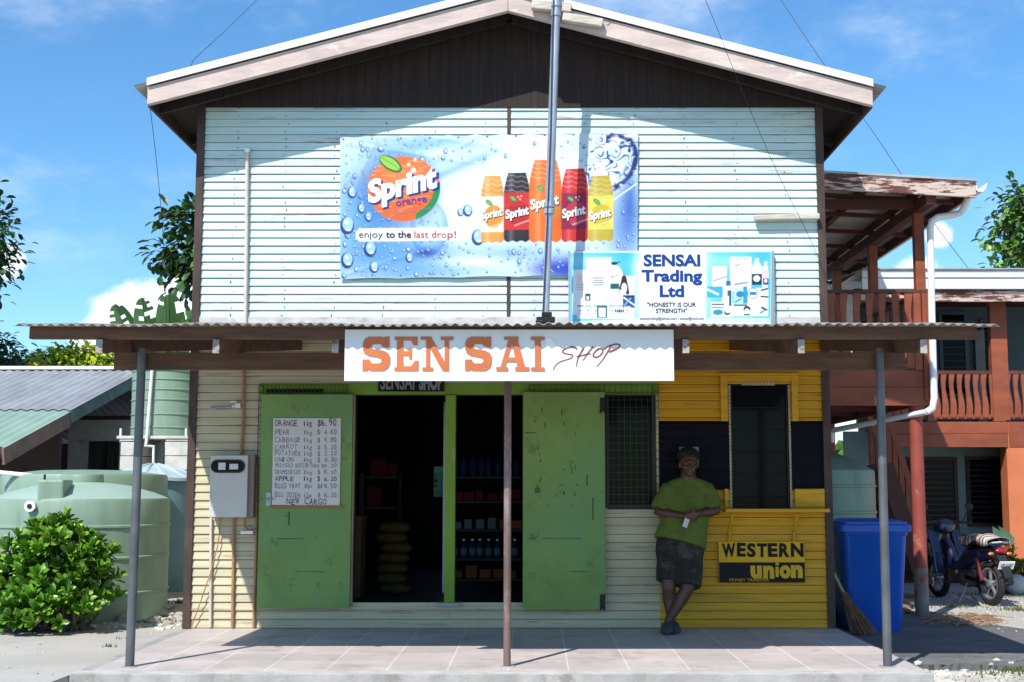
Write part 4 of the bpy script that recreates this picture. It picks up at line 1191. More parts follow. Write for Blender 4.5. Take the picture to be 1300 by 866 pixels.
A2.rect(758, 388, 771, 404, (40, 110, 125)); A2.rect(760, 391, 769, 403, W2)
for k in range(5): A2.rect(781 + k * 2.4, 393 + (k % 2), 782.6 + k * 2.4, 397, (30, 35, 45))
for (x0, y0, x1, y1) in [(904, 338, 923, 372), (927, 326, 954, 370), (903, 384, 930, 403), (917, 360, 930, 390), (950, 366, 976, 388), (930, 386, 976, 402), (968, 338, 975, 366)]: A2.rect(x0, y0, x1, y1, W2)
A2.ell(961, 345, 6.5, 13, W2); A2.rect(958.5, 328, 963.5, 338, W2); A2.ell(972, 350, 4.5, 12, (246, 205, 212)); A2.rect(970.5, 332, 974, 342, W2)
A2.rect(955, 348, 967.5, 362, (28, 45, 75)); A2.ell(961, 354, 4.4, 4.2, W2); A2.rect(969, 354, 976, 362, (60, 80, 110)); A2.ell(972.5, 357, 2, 2.4, W2)
for k in range(2): A2.rect(935 + k * 9, 329, 939 + k * 9, 330.2, (150, 160, 170))
A2.line(906, 357, 923, 351, 2.4, (160, 165, 175), .8); A2.line(933, 361.5, 949, 359, 2.6, (130, 140, 150), .8); A2.line(933, 338, 939, 336, 1.5, (140, 150, 160))
A2.rect(898, 364, 918, 378, (60, 175, 225)); A2.line(899, 368, 912, 374, 3, W2, .9); A2.rect(922, 357, 928, 363, (40, 110, 160)); A2.rect(924, 369, 929, 389, (40, 90, 120)); A2.rect(919, 376, 926, 389, W2)
A2.rect(932, 366, 948, 389, (190, 232, 245)); A2.rect(944, 364, 949, 386, (50, 150, 190)); A2.ell(940, 374, 5, 4, (50, 130, 175)); A2.line(934, 384, 941, 380, 2, (60, 150, 200)); A2.rect(932, 387, 949, 389, (40, 90, 120))
A2.ell(956.5, 373, 7, 7, (60, 90, 120)); A2.ell(956.5, 373, 6.2, 6.2, W2); A2.rect(952, 371, 961, 375, (50, 120, 190)); A2.line(967, 369, 975, 367, 2, (30, 40, 50)); A2.line(967, 377, 975, 377.5, 2, (40, 50, 60))
A2.ell(912, 397, 6.5, 3.6, (40, 150, 175)); A2.rect(904, 386, 920, 388, (90, 100, 110)); A2.line(904, 391, 919, 391, 1.2, (90, 100, 110)); A2.ell(924, 397, 4, 3.5, (25, 35, 50)); A2.ell(924.5, 395.5, 3.6, 2.6, W2)
A2.ell(949, 393, 4.5, 4, (35, 40, 50)); A2.ell(949, 395, 3.2, 3, W2); A2.rect(945, 399, 953, 401, (70, 80, 90)); A2.rect(960, 390, 970, 400, (228, 240, 246)); A2.line(968, 391, 974, 394, 2.4, (35, 45, 60)); A2.line(966, 398, 972, 394, 2, (60, 140, 200)); A2.rect(951, 383, 966, 385, (245, 205, 212))
A2.rect(898, 404, 978, 416, (247, 236, 240), .7)
A2.rect(722, 318, 724.2, 418, (150, 158, 165)); A2.rect(979.6, 318, 982, 418, (140, 146, 150))
qt = [P(722, 319, YT), P(982, 318, YT), P(722, 417.5, YT), P(981, 417.5, YT)]
tr_ = print_obj(A2, 'trading_sign', qt, lambda u, v: YT + 0 * u * v, ['print_flat', 'steel'])
tag(tr_, 'white and sky blue company panel with goods pictured on both sides, above the awning', 'sign')
mb = MB(); mb.box(qt[0][0] - 0.004, qt[1][0] + 0.004, YT + 0.0045, -0.03, qt[2][1] - 0.004, qt[0][1] + 0.004)
mb.build('backing_frame', 'steel', tr_)
def plain_letters(specs, name, mats, Y, parent, lift=0.004):
    mb = MB()
    for k, s_ in enumerate(specs):
        txt, px, py, hpx, m = s_[:5]; kw = dict(s_[5]) if len(s_) > 5 else {}
        lf = kw.pop('lift', lift)
        x, z = P(px, py, Y); sc = (P(px + 10, py, Y)[0] - x) / 10
        if 'width' in kw: kw['width'] *= sc
        text_faces(mb, txt, x, z, hpx * sc, Y - lf, m=m, **kw)
    return mb.build(name, mats, parent)
C_ = dict(align='CENTER')
plain_letters([('SENSAI', 853, 337.5, 14.2, 0, dict(bold=0.035, width=72, **C_)), ('Trading', 853, 357, 14.2, 0, dict(bold=0.035, width=77, **C_)), ('Ltd', 853, 376.5, 14.2, 0, dict(bold=0.035, width=31, **C_)),
               ('"HONESTY IS OUR', 852.5, 389.5, 5.4, 1, dict(bold=.02, width=62, **C_)), ('STRENGTH"', 852.5, 397.2, 5.4, 1, dict(bold=.02, width=40, **C_)),
               ('sensaitrading@yahoo.com | sensai@mail.com', 853, 405.8, 3.2, 2, dict(bold=.03, width=82, **C_))], 'lettering', ['p_navy', 'p_dark', 'p_grey'], YT, tr_)
absorb(tr_, [o for o in bpy.data.objects if o.parent == tr_ and o.name.startswith('lettering')][0])

# --- the long shop sign under the awning edge
YS = -3.022
sgn = thing('shop_sign', 'long white board lettered SENSAI in orange, hung under the awning edge', 'sign', (P(646, 483, YS)[0], YS, P(646, 483, YS)[1]))
mb = MB(); x0, z0 = P(437, 483.5, YS); x1, z1 = P(855, 418.5, YS)
mb.box(x0, x1, YS, YS + 0.018, z0, z1)
brd = mb.build('board', 'sign_white', sgn)
mb = MB(); YL = YS - 0.0035
def sx(px): return P(px, 450, YS)[0]
def sz(py): return P(600, py, YS)[1]
def poly(pts, m=0, dy=0.0): mb.flatpoly([(sx(a), sz(b)) for a, b in pts], YL - dy, m)
T, B = 427.5, 471.0
def shape(pts):
    """filled letter part with a darker painted edge"""
    c = np.array(pts, float); ce = c.mean(0)
    NP[0] += 1; poly(pts, 0, 0.0015 + 0.00012 * NP[0])
def slabI(x0, x1, sl=0, t=T, b=B, ser=3.0, sh=4.5):
    shape([(x0, t), (x1, t), (x1, b), (x0, b)]); shape([(x0 - ser, t), (x1 + ser, t), (x1 + ser, t + sh), (x0 - ser, t + sh)]); shape([(x0 - ser, b - sh), (x1 + ser, b - sh), (x1 + ser, b), (x0 - ser, b)])
NP = [0]
def letterS(x0, w):
    k = w / 35.5
    o = [(34, 0), (34, 14), (25, 14), (24.5, 11.2), (22, 9.5), (14, 9.5), (11.5, 11.2), (11.3, 13.5), (13, 15.6), (27, 18.0), (32.6, 21.0), (35, 26), (35, 34.5), (32.6, 40), (27, 43.5), (10, 43.5), (8.2, 41.5), (7, 43.5), (0.5, 43.5),
         (0.5, 29), (9.5, 29), (10.5, 32.2), (13, 34), (21, 34), (24, 32.3), (24.2, 29.2), (22, 27.2), (8, 24.6), (2.6, 21.2), (0.5, 16), (0.5, 9), (2.8, 3), (8, 0), (25, 0), (26.8, 1.8), (28, 0)]
    shape([(x0 + a * k, T + b) for a, b in o])
letterS(460, 36); letterS(590, 35)
# E
slabI(504, 512); 
shape([(512, T), (530, T), (530, T + 11), (525, T + 11), (522, T + 5), (512, T + 5)]); shape([(512, B - 6), (522, B - 6), (527, B - 13), (531.5, B - 13), (531.5, B), (512, B)])
shape([(512, 446), (518, 446), (520, 442), (523, 442), (523, 456), (520, 456), (518, 451.5), (512, 451.5)])
# N
shape([(538, T), (547, T), (571, B), (562, B)]); shape([(541, T + 2), (546, T + 9), (546, B), (541, B)]); shape([(564.5, T), (570, T), (570, B), (564.5, B)])
shape([(534, T), (546, T), (546, T + 4), (534, T + 4)]); shape([(536.5, B - 4.5), (550, B - 4.5), (550, B), (536.5, B)]); shape([(559.5, T), (575.5, T), (575.5, T + 4.5), (559.5, T + 4.5)])
# A
shape([(648, T), (656, T), (668, B), (658, B)]); shape([(646, T + 2), (651, T + 5), (640, B), (634, B)]); shape([(643, 454), (659, 454), (659, 459.5), (641, 459.5)])
shape([(640, T), (658, T), (658, T + 4), (640, T + 4)]); shape([(630, B - 5), (645, B - 5), (645, B), (630, B)]); shape([(654, B - 5), (672, B - 5), (672, B), (654, B)])
slabI(679, 686.5, ser=5.0)
# brush written SHOP
def br(pts, w0, w1, k=5):
    pp = spline([(sx(a), sz(b)) for a, b in pts], k); n = len(pp)
    px = sx(601) - sx(600)
    stroke(mb, pp, [px * (w0 + (w1 - w0) * i / (n - 1)) for i in range(n)], YL, 1)
br([(733, 443), (726, 440.5), (717, 443), (714, 447), (720, 449.5), (727, 451), (724, 455), (712, 459), (706, 463), (702, 470)], 2.0, 1.0)
br([(741, 442), (735, 452), (732, 462), (731.5, 466)], 2.2, 0.8); br([(753, 440), (745, 450), (740, 458)], 2.0, 1.0); br([(732, 453), (742, 450.5), (750, 449)], 1.6, 1.3)
br([(760, 443), (755, 447), (753, 452), (758, 453.5), (764, 449), (765, 444), (761, 442.5), (758, 444)], 1.9, 1.7)
br([(776, 439), (770, 449), (764, 458), (757, 466)], 2.2, 0.9); br([(766, 444), (774, 439), (784, 437), (787, 439.5), (782, 443.5), (773, 447)], 1.4, 2.4)
absorb(brd, mb.build('lettering', ['ink_orange', 'ink_orange_edge'], sgn))
mb = MB()
mb.flatpoly([(sx(692), sz(429)), (sx(700), sz(431)), (sx(707), sz(441)), (sx(706), sz(444)), (sx(694), sz(441))], YS - 0.002)
absorb(brd, mb.build('bare_patch', 'p_white', sgn))

# --- small dark sign tucked above the doors
YD = -0.055
sm = thing('small_sign', 'small black board with half hidden white lettering above the open doorway', 'sign', (P(521, 496, YD)[0], YD, P(521, 496, YD)[1]))
mb = MB(); x0, z0 = P(480, 497, YD); x1, z1 = P(564, 466, YD); mb.box(x0, x1, YD, YD + 0.015, z0, z1); bd = mb.build('board', 'p_black', sm)
plain_letters([('SENSAI', 483, 494, 20, 0, dict(bold=0.02, width=43)), ('SHOP', 532, 494, 20, 0, dict(bold=0.05, width=30))], 'lettering', ['notice'], YD, sm)
absorb(bd, [o for o in bpy.data.objects if o.parent == sm and o.name.startswith('lettering')][0])

# --- the money transfer board
YU = -0.05
wu = thing('money_transfer_sign', 'yellow and black hand painted board below the serving window', 'sign', (P(967, 740, YU)[0], YU, P(967, 740, YU)[1]))
x0, z0 = P(913, 740, YU); x1, z1 = P(1021, 688, YU); zm = P(960, 714, YU)[1]
mb = MB(); mb.box(x0, x1, YU, YU + 0.02, z0, z1, 0); mb.box(x0 + 0.002, x1 - 0.002, YU - 0.0025, YU - 0.0005, z0 + 0.002, zm, 1)
bd = mb.build('board', ['p_yellow', 'p_black'], wu)
mb = MB()
r = random.Random(2)
for i, ch in enumerate('WESTERN'):
    px = [917, 935.5, 948.5, 961, 975, 989, 1004][i]; w = [17, 11, 11, 12.5, 12, 13, 16][i]
    x, z = P(px, 706 + r.uniform(-.6, .6), YU); sc = (P(px + 10, 700, YU)[0] - x) / 10
    text_faces(mb, ch, x, z, 15.5 * sc, YU - 0.004, m=0, bold=0.045, width=w * sc, rot=R(r.uniform(-2, 2)))
for i, ch in enumerate('un on'):
    if ch == ' ':
        a = P(984.5, 732.5, YU); b = P(988.3, 719.5, YU); mb.flatpoly([(a[0], a[1]), (b[0], a[1]), (b[0], b[1]), (a[0], b[1])], YU - .005, 1)
        a = P(984.5, 717.5, YU); b = P(988.5, 714.3, YU); mb.flatpoly([(a[0], a[1]), (b[0], a[1]), (b[0], b[1]), (a[0], b[1])], YU - .005, 1); continue
    px = [953, 969, 984, 989.5, 1004][i]; w = [13.5, 13, 4, 13.5, 14][i]
    x, z = P(px, 732.5 + r.uniform(-.5, .5), YU); sc = (P(px + 10, 700, YU)[0] - x) / 10
    text_faces(mb, ch, x, z, 18.5 * sc, YU - 0.005, m=1, bold=0.06, width=w * sc, rot=R(r.uniform(-1, 1)))
x, z = P(926, 738, YU); sc = (P(936, 738, YU)[0] - x) / 10
text_faces(mb, 'MONEY TRANSFER', x, z, 3.6 * sc, YU - 0.005, m=1, width=50 * sc)
absorb(bd, mb.build('lettering', ['p_black', 'p_yellow'], wu))

# --- handwritten price list on the left door
YPp = -0.105
pl = thing('price_list', 'handwritten sheet of grocery prices on the left green door', 'notice', (P(389, 643, YPp)[0], YPp, P(389, 643, YPp)[1]))
mb = MB(); a = P(347, 531, YPp); b = P(433, 531, YPp); c = P(431, 642, YPp); d = P(345, 641, YPp)
mb.prism([a, b, c, d], YPp, YPp + 0.003); sht = mb.build('sheet', 'paper', pl)
mb = MB(); e = P(344, 641.5, YPp); f = P(435, 645, YPp); mb.box(e[0], f[0], YPp - 0.006, YPp + 0.004, f[1], e[1]); mb.build('tape_strip', mat('orange brown tape', (0.30, 0.12, 0.03), 0.5, 0.15), pl)
mb = MB()
rows = [('ORANGE', '1kg', '$6.90', 541, 8, 0), ('PEAR', '1kg', '$ 4.60', 552, 7, 1), ('CABBAGE', '1kg', '$ 4.80', 561.5, 6.6, 1), ('CARROT', '1kg', '$ 3.20', 570.5, 6.4, 1), ('POTATOES', '1kg', '$ 2.20', 578.5, 6.2, 1), ('ONION', '1kg', '$ 4.30', 586.5, 6, 1),
        ('WESTGOLD BUTTER', '500g', '$6.20', 593.5, 5, 1), ('DRUMSTICKS', '1kg', '$ 8.50', 602, 5.6, 1), ('APPLE', '1kg', '$ 6.20', 610.5, 6.2, 0), ('EGGS TRAY', '30pc', '$18.50', 620, 6.4, 1), ('EGG DOZEN', '12pc', '$ 6.20', 631.5, 6.6, 1)]
r = random.Random(6)
def hand(txt, px, py, h, wpx, m):
    n = len(txt); adv = wpx / n; x = px
    for ch in txt:
        if ch != ' ':
            xx, zz = P(x, py + r.uniform(-.5, .5), YPp); sc = (P(x + 10, py, YPp)[0] - xx) / 10
            text_faces(mb, ch, xx, zz, h * sc * r.uniform(.9, 1.1), YPp - 0.002, m=m, width=adv * sc * (.35 if ch in '1I.' else .82), rot=R(r.uniform(-6, 6)), bold=0.0)
        x += adv
for (nm, q_, pr_, py, h, m) in rows:
    hand(nm, 349, py, h, 44 if len(nm) > 10 else min(4.9, 33.0 / len(nm)) * len(nm), m)
    hand(q_, 386 if len(nm) < 11 else 395, py, h * .85, 10.5, m); hand(pr_, 403 if len(nm) < 11 else 408, py, h * (1.15 if py < 545 else .95), 25 if len(nm) < 11 else 20, 0 if py < 545 else m)
hand('NEW CARGO', 364, 640.5, 7.8, 51, 0)
absorb(sht, mb.build('handwriting', ['ink', 'ink_grey'], pl))

# small white notice on the black band behind the person
YN = -0.03
mb = MB(); x0, z0 = P(862.5, 591, YN); x1, z1 = P(887, 567.5, YN); mb.box(x0, x1, YN - 0.001, YN + 0.002, z0, z1)
tag(mb.build('wall_notice', 'notice'), 'small white sheet on the black wall band behind the leaning person', 'notice')

# ------------------------------------------------------------------ meter box, conduits, tap
mt = thing('meter_box', 'off white metal electricity meter box with an oval window, left of the doors', 'meter box', (P(293, 658, -0.1)[0], 0, P(293, 658, -0.1)[1]))
YM = -0.17
x0, z0 = P(265, 657, YM); x1, z1 = P(315, 578, YM)
mb = MB(); mb.box(x0, x1, YM, -0.02, z0, z1); mb.build('case', 'meter', mt, bev=0.008)
mb = MB(); mb.box(x1 + 0.0005, x1 + 0.05, YM + 0.03, -0.02, z0 + 0.0, z1 + 0.005); mb.build('side_cover', 'meter_side', mt, bev=0.004)
cx, cz = P(289.5, 592, YM); sc = (P(299.5, 592, YM)[0] - cx) / 10
def pill(hw, hh, n=10):
    pts = []
    for i in range(n + 1): t = -math.pi / 2 + math.pi * i / n; pts.append((cx + hw - hh + hh * math.cos(t), cz + hh * math.sin(t)))
    for i in range(n + 1): t = math.pi / 2 + math.pi * i / n; pts.append((cx - hw + hh + hh * math.cos(t), cz + hh * math.sin(t)))
    return pts
mb = MB(); mb.prism(pill(21 * sc, 7.6 * sc), YM - 0.006, YM - 0.0015); wn = mb.build('window', 'glass', mt)
mb = MB(); a = pill(21.8 * sc, 8.4 * sc); b = pill(20 * sc, 6.6 * sc); n = len(a)
for i in range(n):
    j = (i + 1) % n
    mb.add([(a[i][0], YM - 0.009, a[i][1]), (a[j][0], YM - 0.009, a[j][1]), (b[j][0], YM - 0.009, b[j][1]), (b[i][0], YM - 0.009, b[i][1]), (a[i][0], YM - 0.001, a[i][1]), (a[j][0], YM - 0.001, a[j][1])], [(0, 1, 2, 3), (0, 4, 5, 1)])
mb.build('rim', 'rubber', wn)
mb = MB(); mb.box(cx - 12 * sc, cx - 3 * sc, YM - 0.0085, YM - 0.0065, cz - 4.5 * sc, cz + 4.5 * sc); mb.box(cx + 2 * sc, cx + 13 * sc, YM - 0.0085, YM - 0.0065, cz - 4 * sc, cz + 3 * sc)
mb.build('dial', 'paper', wn)
def pipe(name, pts, r_, m, label, cat='pipe', group=None, n=10):
    mb = MB(); mb.tube(pts, r_, n); o = mb.build(name, m); return tag(o, label, cat, group)
def wp(px, py, Y): x, z = P(px, py, Y); return (x, Y, z)
pipe('conduit', [wp(309, 468, -.035), wp(309, 530, -.035), wp(306, 578, -.035)], .014, 'conduit', 'brown conduit climbing from the top of the meter box to the awning', 'conduit')
pipe('conduit', [wp(314, 190, -.04), wp(313, 300, -.04), wp(311.5, 417, -.04)], .017, 'conduit_pale', 'pale conduit running up the aqua upper wall at left', 'conduit')
mb = MB(); c = wp(314, 190, -.05); mb.ell(c, (0.03, 0.03, 0.028), 10, 8); o = mb.build('conduit_cap', 'white', bpy.data.objects['conduit.001'])
pipe('conduit', [wp(268, 657, -.035), wp(267, 796, -.035)], .013, 'conduit_pale', 'pale conduit below the left edge of the meter box', 'conduit')
pipe('conduit', [wp(297, 657, -.035), wp(295, 797, -.035)], .014, 'conduit', 'brown conduit below the middle of the meter box', 'conduit')
pipe('conduit', [wp(326, 590, -.035), wp(325, 700, -.035), wp(322, 797, -.035)], .013, 'conduit', 'brown conduit between the meter box and the left green door', 'conduit')
pipe('cable', [wp(280, 657, -.04), wp(277, 690, -.05), wp(268, 725, -.06), wp(256, 760, -.06), wp(243, 796, -.05)], .005, 'conduit', 'thin loose cable drooping from the meter box to the wall foot', 'cable', n=6)
tp = thing('wall_tap', 'small grey tap on a pipe above the meter box', 'tap', wp(290, 520, -.03))
mb = MB(); mb.tube([wp(268, 518, -.035), wp(305, 516, -.035)], .010, 8); mb.build('pipe', 'steel', tp)
mb = MB(); mb.tube([wp(296, 516, -.035), wp(296, 516, -.09)], .012, 8); mb.cbox(*wp(302, 515, -.06), .05, .03, .04); mb.tube([wp(293, 510, -.07), wp(300, 510, -.07)], .008, 8); mb.build('valve', 'white', tp, bev=.003)
cb = thing('pipe_clip', 'small pale bracket under the right side of the meter box', 'bracket', wp(315, 676, -.03))
mb = MB(); mb.cbox(*wp(314, 676, -.05), .11, .05, .028); mb.build('plate', 'white', cb, bev=.004)
mb = MB(); mb.tube(spline([wp(311, 658, -.06), wp(311, 668, -.06), wp(316, 674, -.06), wp(325, 672, -.05)]), .010, 8); mb.build('bent_pipe', 'conduit', cb)

# ------------------------------------------------------------------ mast and the timber blocks that hold it
YMa = -0.575
ms = thing('mast', 'tall grey galvanised pole rising from the awning past the roof gable', 'pole', wp(692, 410, YMa))
top = Vector(wp(706.5, 0, YMa)); bot = Vector(wp(692.5, 411, YMa)); d = (top - bot).normalized()
mb = MB(); mb.tube([tuple(bot), tuple(bot + (top - bot) * .36)], .031, 14); mb.build('lower_tube', 'pole', ms)
mb = MB(); mb.tube([tuple(bot + (top - bot) * .355), tuple(top + d * 1.6)], .038, 14); mb.build('upper_tube', 'pole', ms)
for t in (.34, .36, .955, .985): 
    c = bot + (top - bot) * t
    mb = MB(); mb.tube([tuple(c - d * .022), tuple(c + d * .022)], .047, 14); mb.build('collar', 'pole', ms)
mb = MB(); c = bot + d * .03; mb.cbox(c.x, c.y - .03, c.z + .0, .16, .06, .05); mb.cbox(c.x + .01, c.y - .04, c.z + .045, .09, .05, .04); mb.cbox(c.x - .05, c.y - .03, c.z - .03, .07, .07, .05)
mb.build('base_clamp', 'black_metal', ms, bev=.006)
mb = MB()
mb.tube([wp(703, 0, YMa - .05), wp(701.5, 40, YMa - .055), wp(699, 170, YMa - .05), wp(694, 300, YMa - .05), wp(689, 405, YMa - .04)], .006, 6); mb.build('cable', mat('blue black cable', (0.02, 0.025, 0.09), 0.5, 0.1), ms)
tb = MB(); a = wp(676, 8, -.55)
def timber(p0, p1, h, label):
    mb = MB(); mb.bar(p0, p1, .07, h, m=0); o = mb.build('timber_block', 'plank', bev=.008); return tag(o, label, 'timber')
timber(wp(675, 6, -.555), wp(725, 11, -.539), .085, 'short timber block behind the mast at the roof peak')
timber(wp(714, 22, -.545), wp(765, 30, -.54), .075, 'split weathered timber block on the right bargeboard beside the mast')
timber(wp(958, 277, -.075), wp(1040, 275, -.075), .05, 'weathered plank on the aqua wall near its right edge')

# ------------------------------------------------------------------ wires
def wire(pts, r_, label): 
    mb = MB(); mb.tube(spline(pts, 8), r_, 5); return tag(mb.build('overhead_wire', 'wire'), label, 'wire')
wire([wp(190, 132, -.3), wp(197, 190, .5), wp(203, 250, 1.5), wp(207, 300, 2.6), wp(212, 420, 4.0)], .003, 'slack thin wire hanging from the left roof corner')
wire([wp(236, 92, .2), wp(243, 82, .2), wp(250, 72, .8), wp(285, 40, 2.5), wp(330, -4, 6)], .003, 'thin wire rising from the left roof slope into the sky')
wire([wp(890, -14, -1.4), wp(912, 40, -1.1), wp(940, 110, -.8), wp(985, 215, -.35), wp(1022, 290, -.12), wp(1040, 330, -.08), wp(1075, 413, -.3)], .0024, 'thin wire crossing the right half of the gable down to the awning')
wire([wp(985, -10, 8), wp(1045, 80, 7.5), wp(1110, 170, 7), wp(1180, 275, 6.6), wp(1238, 352, 6.3)], .005, 'thin wire in the sky above the right verandah')
# ------------------------------------------------------------------ water tanks
def tank(name, label, c, r, h, dome, neck, m, bands, mband, group='plastic water tanks', bw=0.018):
    t = thing(name, label, 'water tank', c, 0, group)
    mb = MB()
    prof = [(r * .985, 0.0), (r, 0.03)]
    zs = sorted(bands)
    for z in zs:
        prof += [(r, z - bw), (r + .012, z - bw * .5), (r + .012, z + bw * .5), (r, z + bw)]
    prof += [(r, h - .03), (r * .985, h)]
    mb.lathe(prof, 64)
    mb.build('shell', m, t, local=True, ang=30)
    return t
# front left
c1x, _ = P(101, 700, 1.5)
t1 = tank('water_tank', 'big pale green water tank with black and white outlet behind the leafy bush', (c1x, 1.5, -0.06), .865, 1.185, .2, .2, 'tank', [.28, .62, .98 - .06], 'tank_band')
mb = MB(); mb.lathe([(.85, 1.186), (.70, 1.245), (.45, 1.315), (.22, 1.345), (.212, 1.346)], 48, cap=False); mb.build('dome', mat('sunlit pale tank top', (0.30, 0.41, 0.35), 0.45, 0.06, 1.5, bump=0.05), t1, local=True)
mb = MB(); mb.lathe([(.205, 1.33), (.21, 1.335), (.21, 1.40), (.20, 1.425), (.02, 1.432)], 36); mb.build('lid', 'tank', t1, local=True)
mb = MB(); mb.M = Matrix.Rotation(R(8), 4, 'Z'); mb.box(-.24, -.0, -.83, -.42, 1.14, 1.37); mb.build('step_box', 'tank', t1, local=True, bev=.02)
mb = MB(); mb.tube([(-.17, -.858, 1.12), (-.17, -.90, 1.12)], .052, 18); out = mb.build('outlet', 'white', t1, local=True)
mb = MB(); mb.tube([(-.17, -.895, 1.12), (-.17, -.906, 1.12)], .024, 14); mb.build('outlet_hole', 'rubber', out, local=True)
mb = MB(); mb.tube([(-.115, -.70, 1.37), (-.115, -.70, 1.42)], .012, 8); mb.build('vent_pin', 'rubber', t1, local=True)
# second green tank close behind it
c2x, _ = P(108, 620, 3.55)
t2 = tank('water_tank', 'pale green water tank whose flat rim shows just behind the big one', (c2x, 3.55, -0.06), .93, 1.44, .1, .1, 'tank', [.4, .8, 1.2], 'tank_band')
mb = MB(); mb.lathe([(.91, 1.441), (.5, 1.49), (.02, 1.50)], 48, cap=False); mb.build('dome', 'tank', t2, local=True)
# blue grey tank beside the shop
c3x, _ = P(180, 690, 4.7)
c3x = PX(186, 4.7, .6)
t3 = tank('water_tank', 'blue grey water tank with a ribbed cone lid against the left shop wall', (c3x, 4.9, -0.06), .58, 1.37, .1, .1, 'tank_blue', [1.30], 'tank_blue')
mb = MB()
n = 72
vs, fs = [], []
for i, (rr, z) in enumerate([(.63, 1.37), (.63, 1.41), (.34, 1.51), (.06, 1.58)]):
    for j in range(n):
        a = 2 * math.pi * j / n
        h = (.022 if j % 6 in (0, 1) else 0) * (1 if i > 1 else .3)
        vs.append((rr * math.cos(a), rr * math.sin(a), z + h))
for i in range(3):
    for j in range(n): fs.append((i * n + j, i * n + (j + 1) % n, (i + 1) * n + (j + 1) % n, (i + 1) * n + j))
fs.append(tuple(3 * n + j for j in range(n))); fs.append(tuple(range(n))[::-1])
mb.add(vs, fs); mb.build('cone_lid', 'tank_lid', t3, local=True)
# tall tank on the block stand
YT5 = 6.4
c5x = PX(213, YT5, 2.4)
zt0 = P(213, 555, YT5)[1]
st = thing('tank_stand', 'rough concrete block stand carrying the tall green tank', 'stand', (c5x, YT5, -0.1))
bl, br_ = P(150, 555, YT5 - .5), P(240, 556, YT5 - .5)
for (pa, pb) in ((150, 178), (208, 240)):
    a, b = PX(pa, YT5 - .5, 1.2), PX(pb, YT5 - .5, 1.2)
    mb = MB(); r = random.Random(int(pa)); z = -.1; k = 0
    while z < zt0 - .06:
        h = min(.19, zt0 - .05 - z); j = r.uniform(-.012, .012)
        mb.box(a + j, b + j, YT5 - .5 + r.uniform(-.01, .01), YT5 + .5, z + .004, z + h)
        z += .195; k += 1
    mb.build('block_pillar', 'block', st, bev=.008)
mb = MB(); mb.box(PX(148, YT5 - .5, 1.8), PX(243, YT5 - .5, 1.8), YT5 - .52, YT5 + .62, zt0 - .045, zt0 - .002); mb.build('slab', 'block', st, bev=.01)
for px in (153, 236):
    mb = MB(); x, z = P(px, 556, YT5 - .45); mb.tube([(x, YT5 - .45, z - .06), (x, YT5 - .45, z + .13)], .016, 8); mb.build('starter_bar', 'pvc', st)
t5 = tank('water_tank', 'tall narrow green banded tank up on the concrete block stand', (c5x, YT5, zt0), .485, 1.0, .1, .1, 'tank', [.12, .30, .50, .64, .78, .90], 'tank_band', bw=.012)
mb = MB(); mb.lathe([(.475, 1.0), (.40, 1.07), (.2, 1.13), (.02, 1.14)], 40, cap=False); mb.build('dome', 'tank', t5, local=True)
pipe('tank_pipe', [wp(194, 460, YT5 - .52), wp(186, 560, YT5 - .55), wp(185, 566, YT5 - .55), wp(195, 567, YT5 - .5), wp(194, 640, YT5 - .5)], .022, 'pvc', 'white plastic pipe running down the tall tank on the stand', 'pipe')

# ------------------------------------------------------------------ low shed on the left
hx, hy0, hy1 = -6.5, 4.2, 9.5
shed = thing('shed', 'low tin roofed shed with a grey and pale green corrugated roof, at left', 'shed', (-10, 7, -0.1))
ra = P(178, 482, hy1)[1]; ea = P(6, 566, hy0)[1]
rz = P(100, 472, hy1)[1]
ez = P(4, 566, hy0)[1] 
def shed_z(y): return ez + (rz - ez) * (y - hy0) / (hy1 - hy0)
ym = 6.25
def corr_x(mb, x0, x1, ya, yb, zf, pitch, amp, n, lift=0):
    vs = []; 
    for i in range(n + 1):
        x = x0 + (x1 - x0) * i / n; w = amp * math.sin(2 * math.pi * x / pitch)
        for yy in (ya, yb): vs.append((x, yy, zf(yy) + w + lift))
    mb.add(vs, [(2 * i, 2 * i + 1, 2 * i + 3, 2 * i + 2) for i in range(n)], None, True)
mb = MB(); corr_x(mb, -15, hx + .05, ym, hy1, shed_z, .15, .012, 400, .03); mb.build('roof', 'roof_grey', shed, ang=60)
mb = MB(); corr_x(mb, -15, hx + .05, hy0 - .1, ym + .05, shed_z, .15, .012, 400, .012); mb.build('roof', 'roof_green', shed, ang=60)
mb = MB(); mb.box(-15, hx + .08, hy1 - .10, hy1 + .12, rz + .03, rz + .085); mb.build('ridge_cap', 'white', shed, bev=.01)
mb = MB()
def back_z(y): return rz - (y - hy1) * .25
corr_x(mb, -15, hx + .05, hy1 + .1, hy1 + 4.5, back_z, .15, .012, 400, .03); mb.build('roof', 'roof_grey', shed, ang=60)
mb = MB(); mb.bar((hx + .02, hy0 - .12, shed_z(hy0 - .12) - .105), (hx + .02, ym - .02, shed_z(ym - .02) - .105), .03, .2); mb.build('rake_board', mat('brown pink rake board', (0.20, 0.12, 0.105), 0.7, 0.2, 3), shed)
mb = MB(); mb.bar((hx + .02, ym, shed_z(ym) - .08), (hx + .02, hy1 - .1, shed_z(hy1 - .1) - .08), .03, .17); mb.build('rake_board', mat('dark green rake board', (0.07, 0.11, 0.095), 0.6, 0.3, 4, patch=(0.25, 0.28, 0.26), pscale=5, pcut=(.6, .7)), shed)
mb = MB(); mb.box(-15, hx, hy0 - .14, hy0 - .11, shed_z(hy0) - .16, shed_z(hy0) - .02); mb.build('eave_board', 'brown_wall', shed)
mb = MB(); mb.box(-15, hx - .35, 6.9, 7.0, -.1, shed_z(6.9) - .03); mb.build('wall', 'brown_wall', shed)
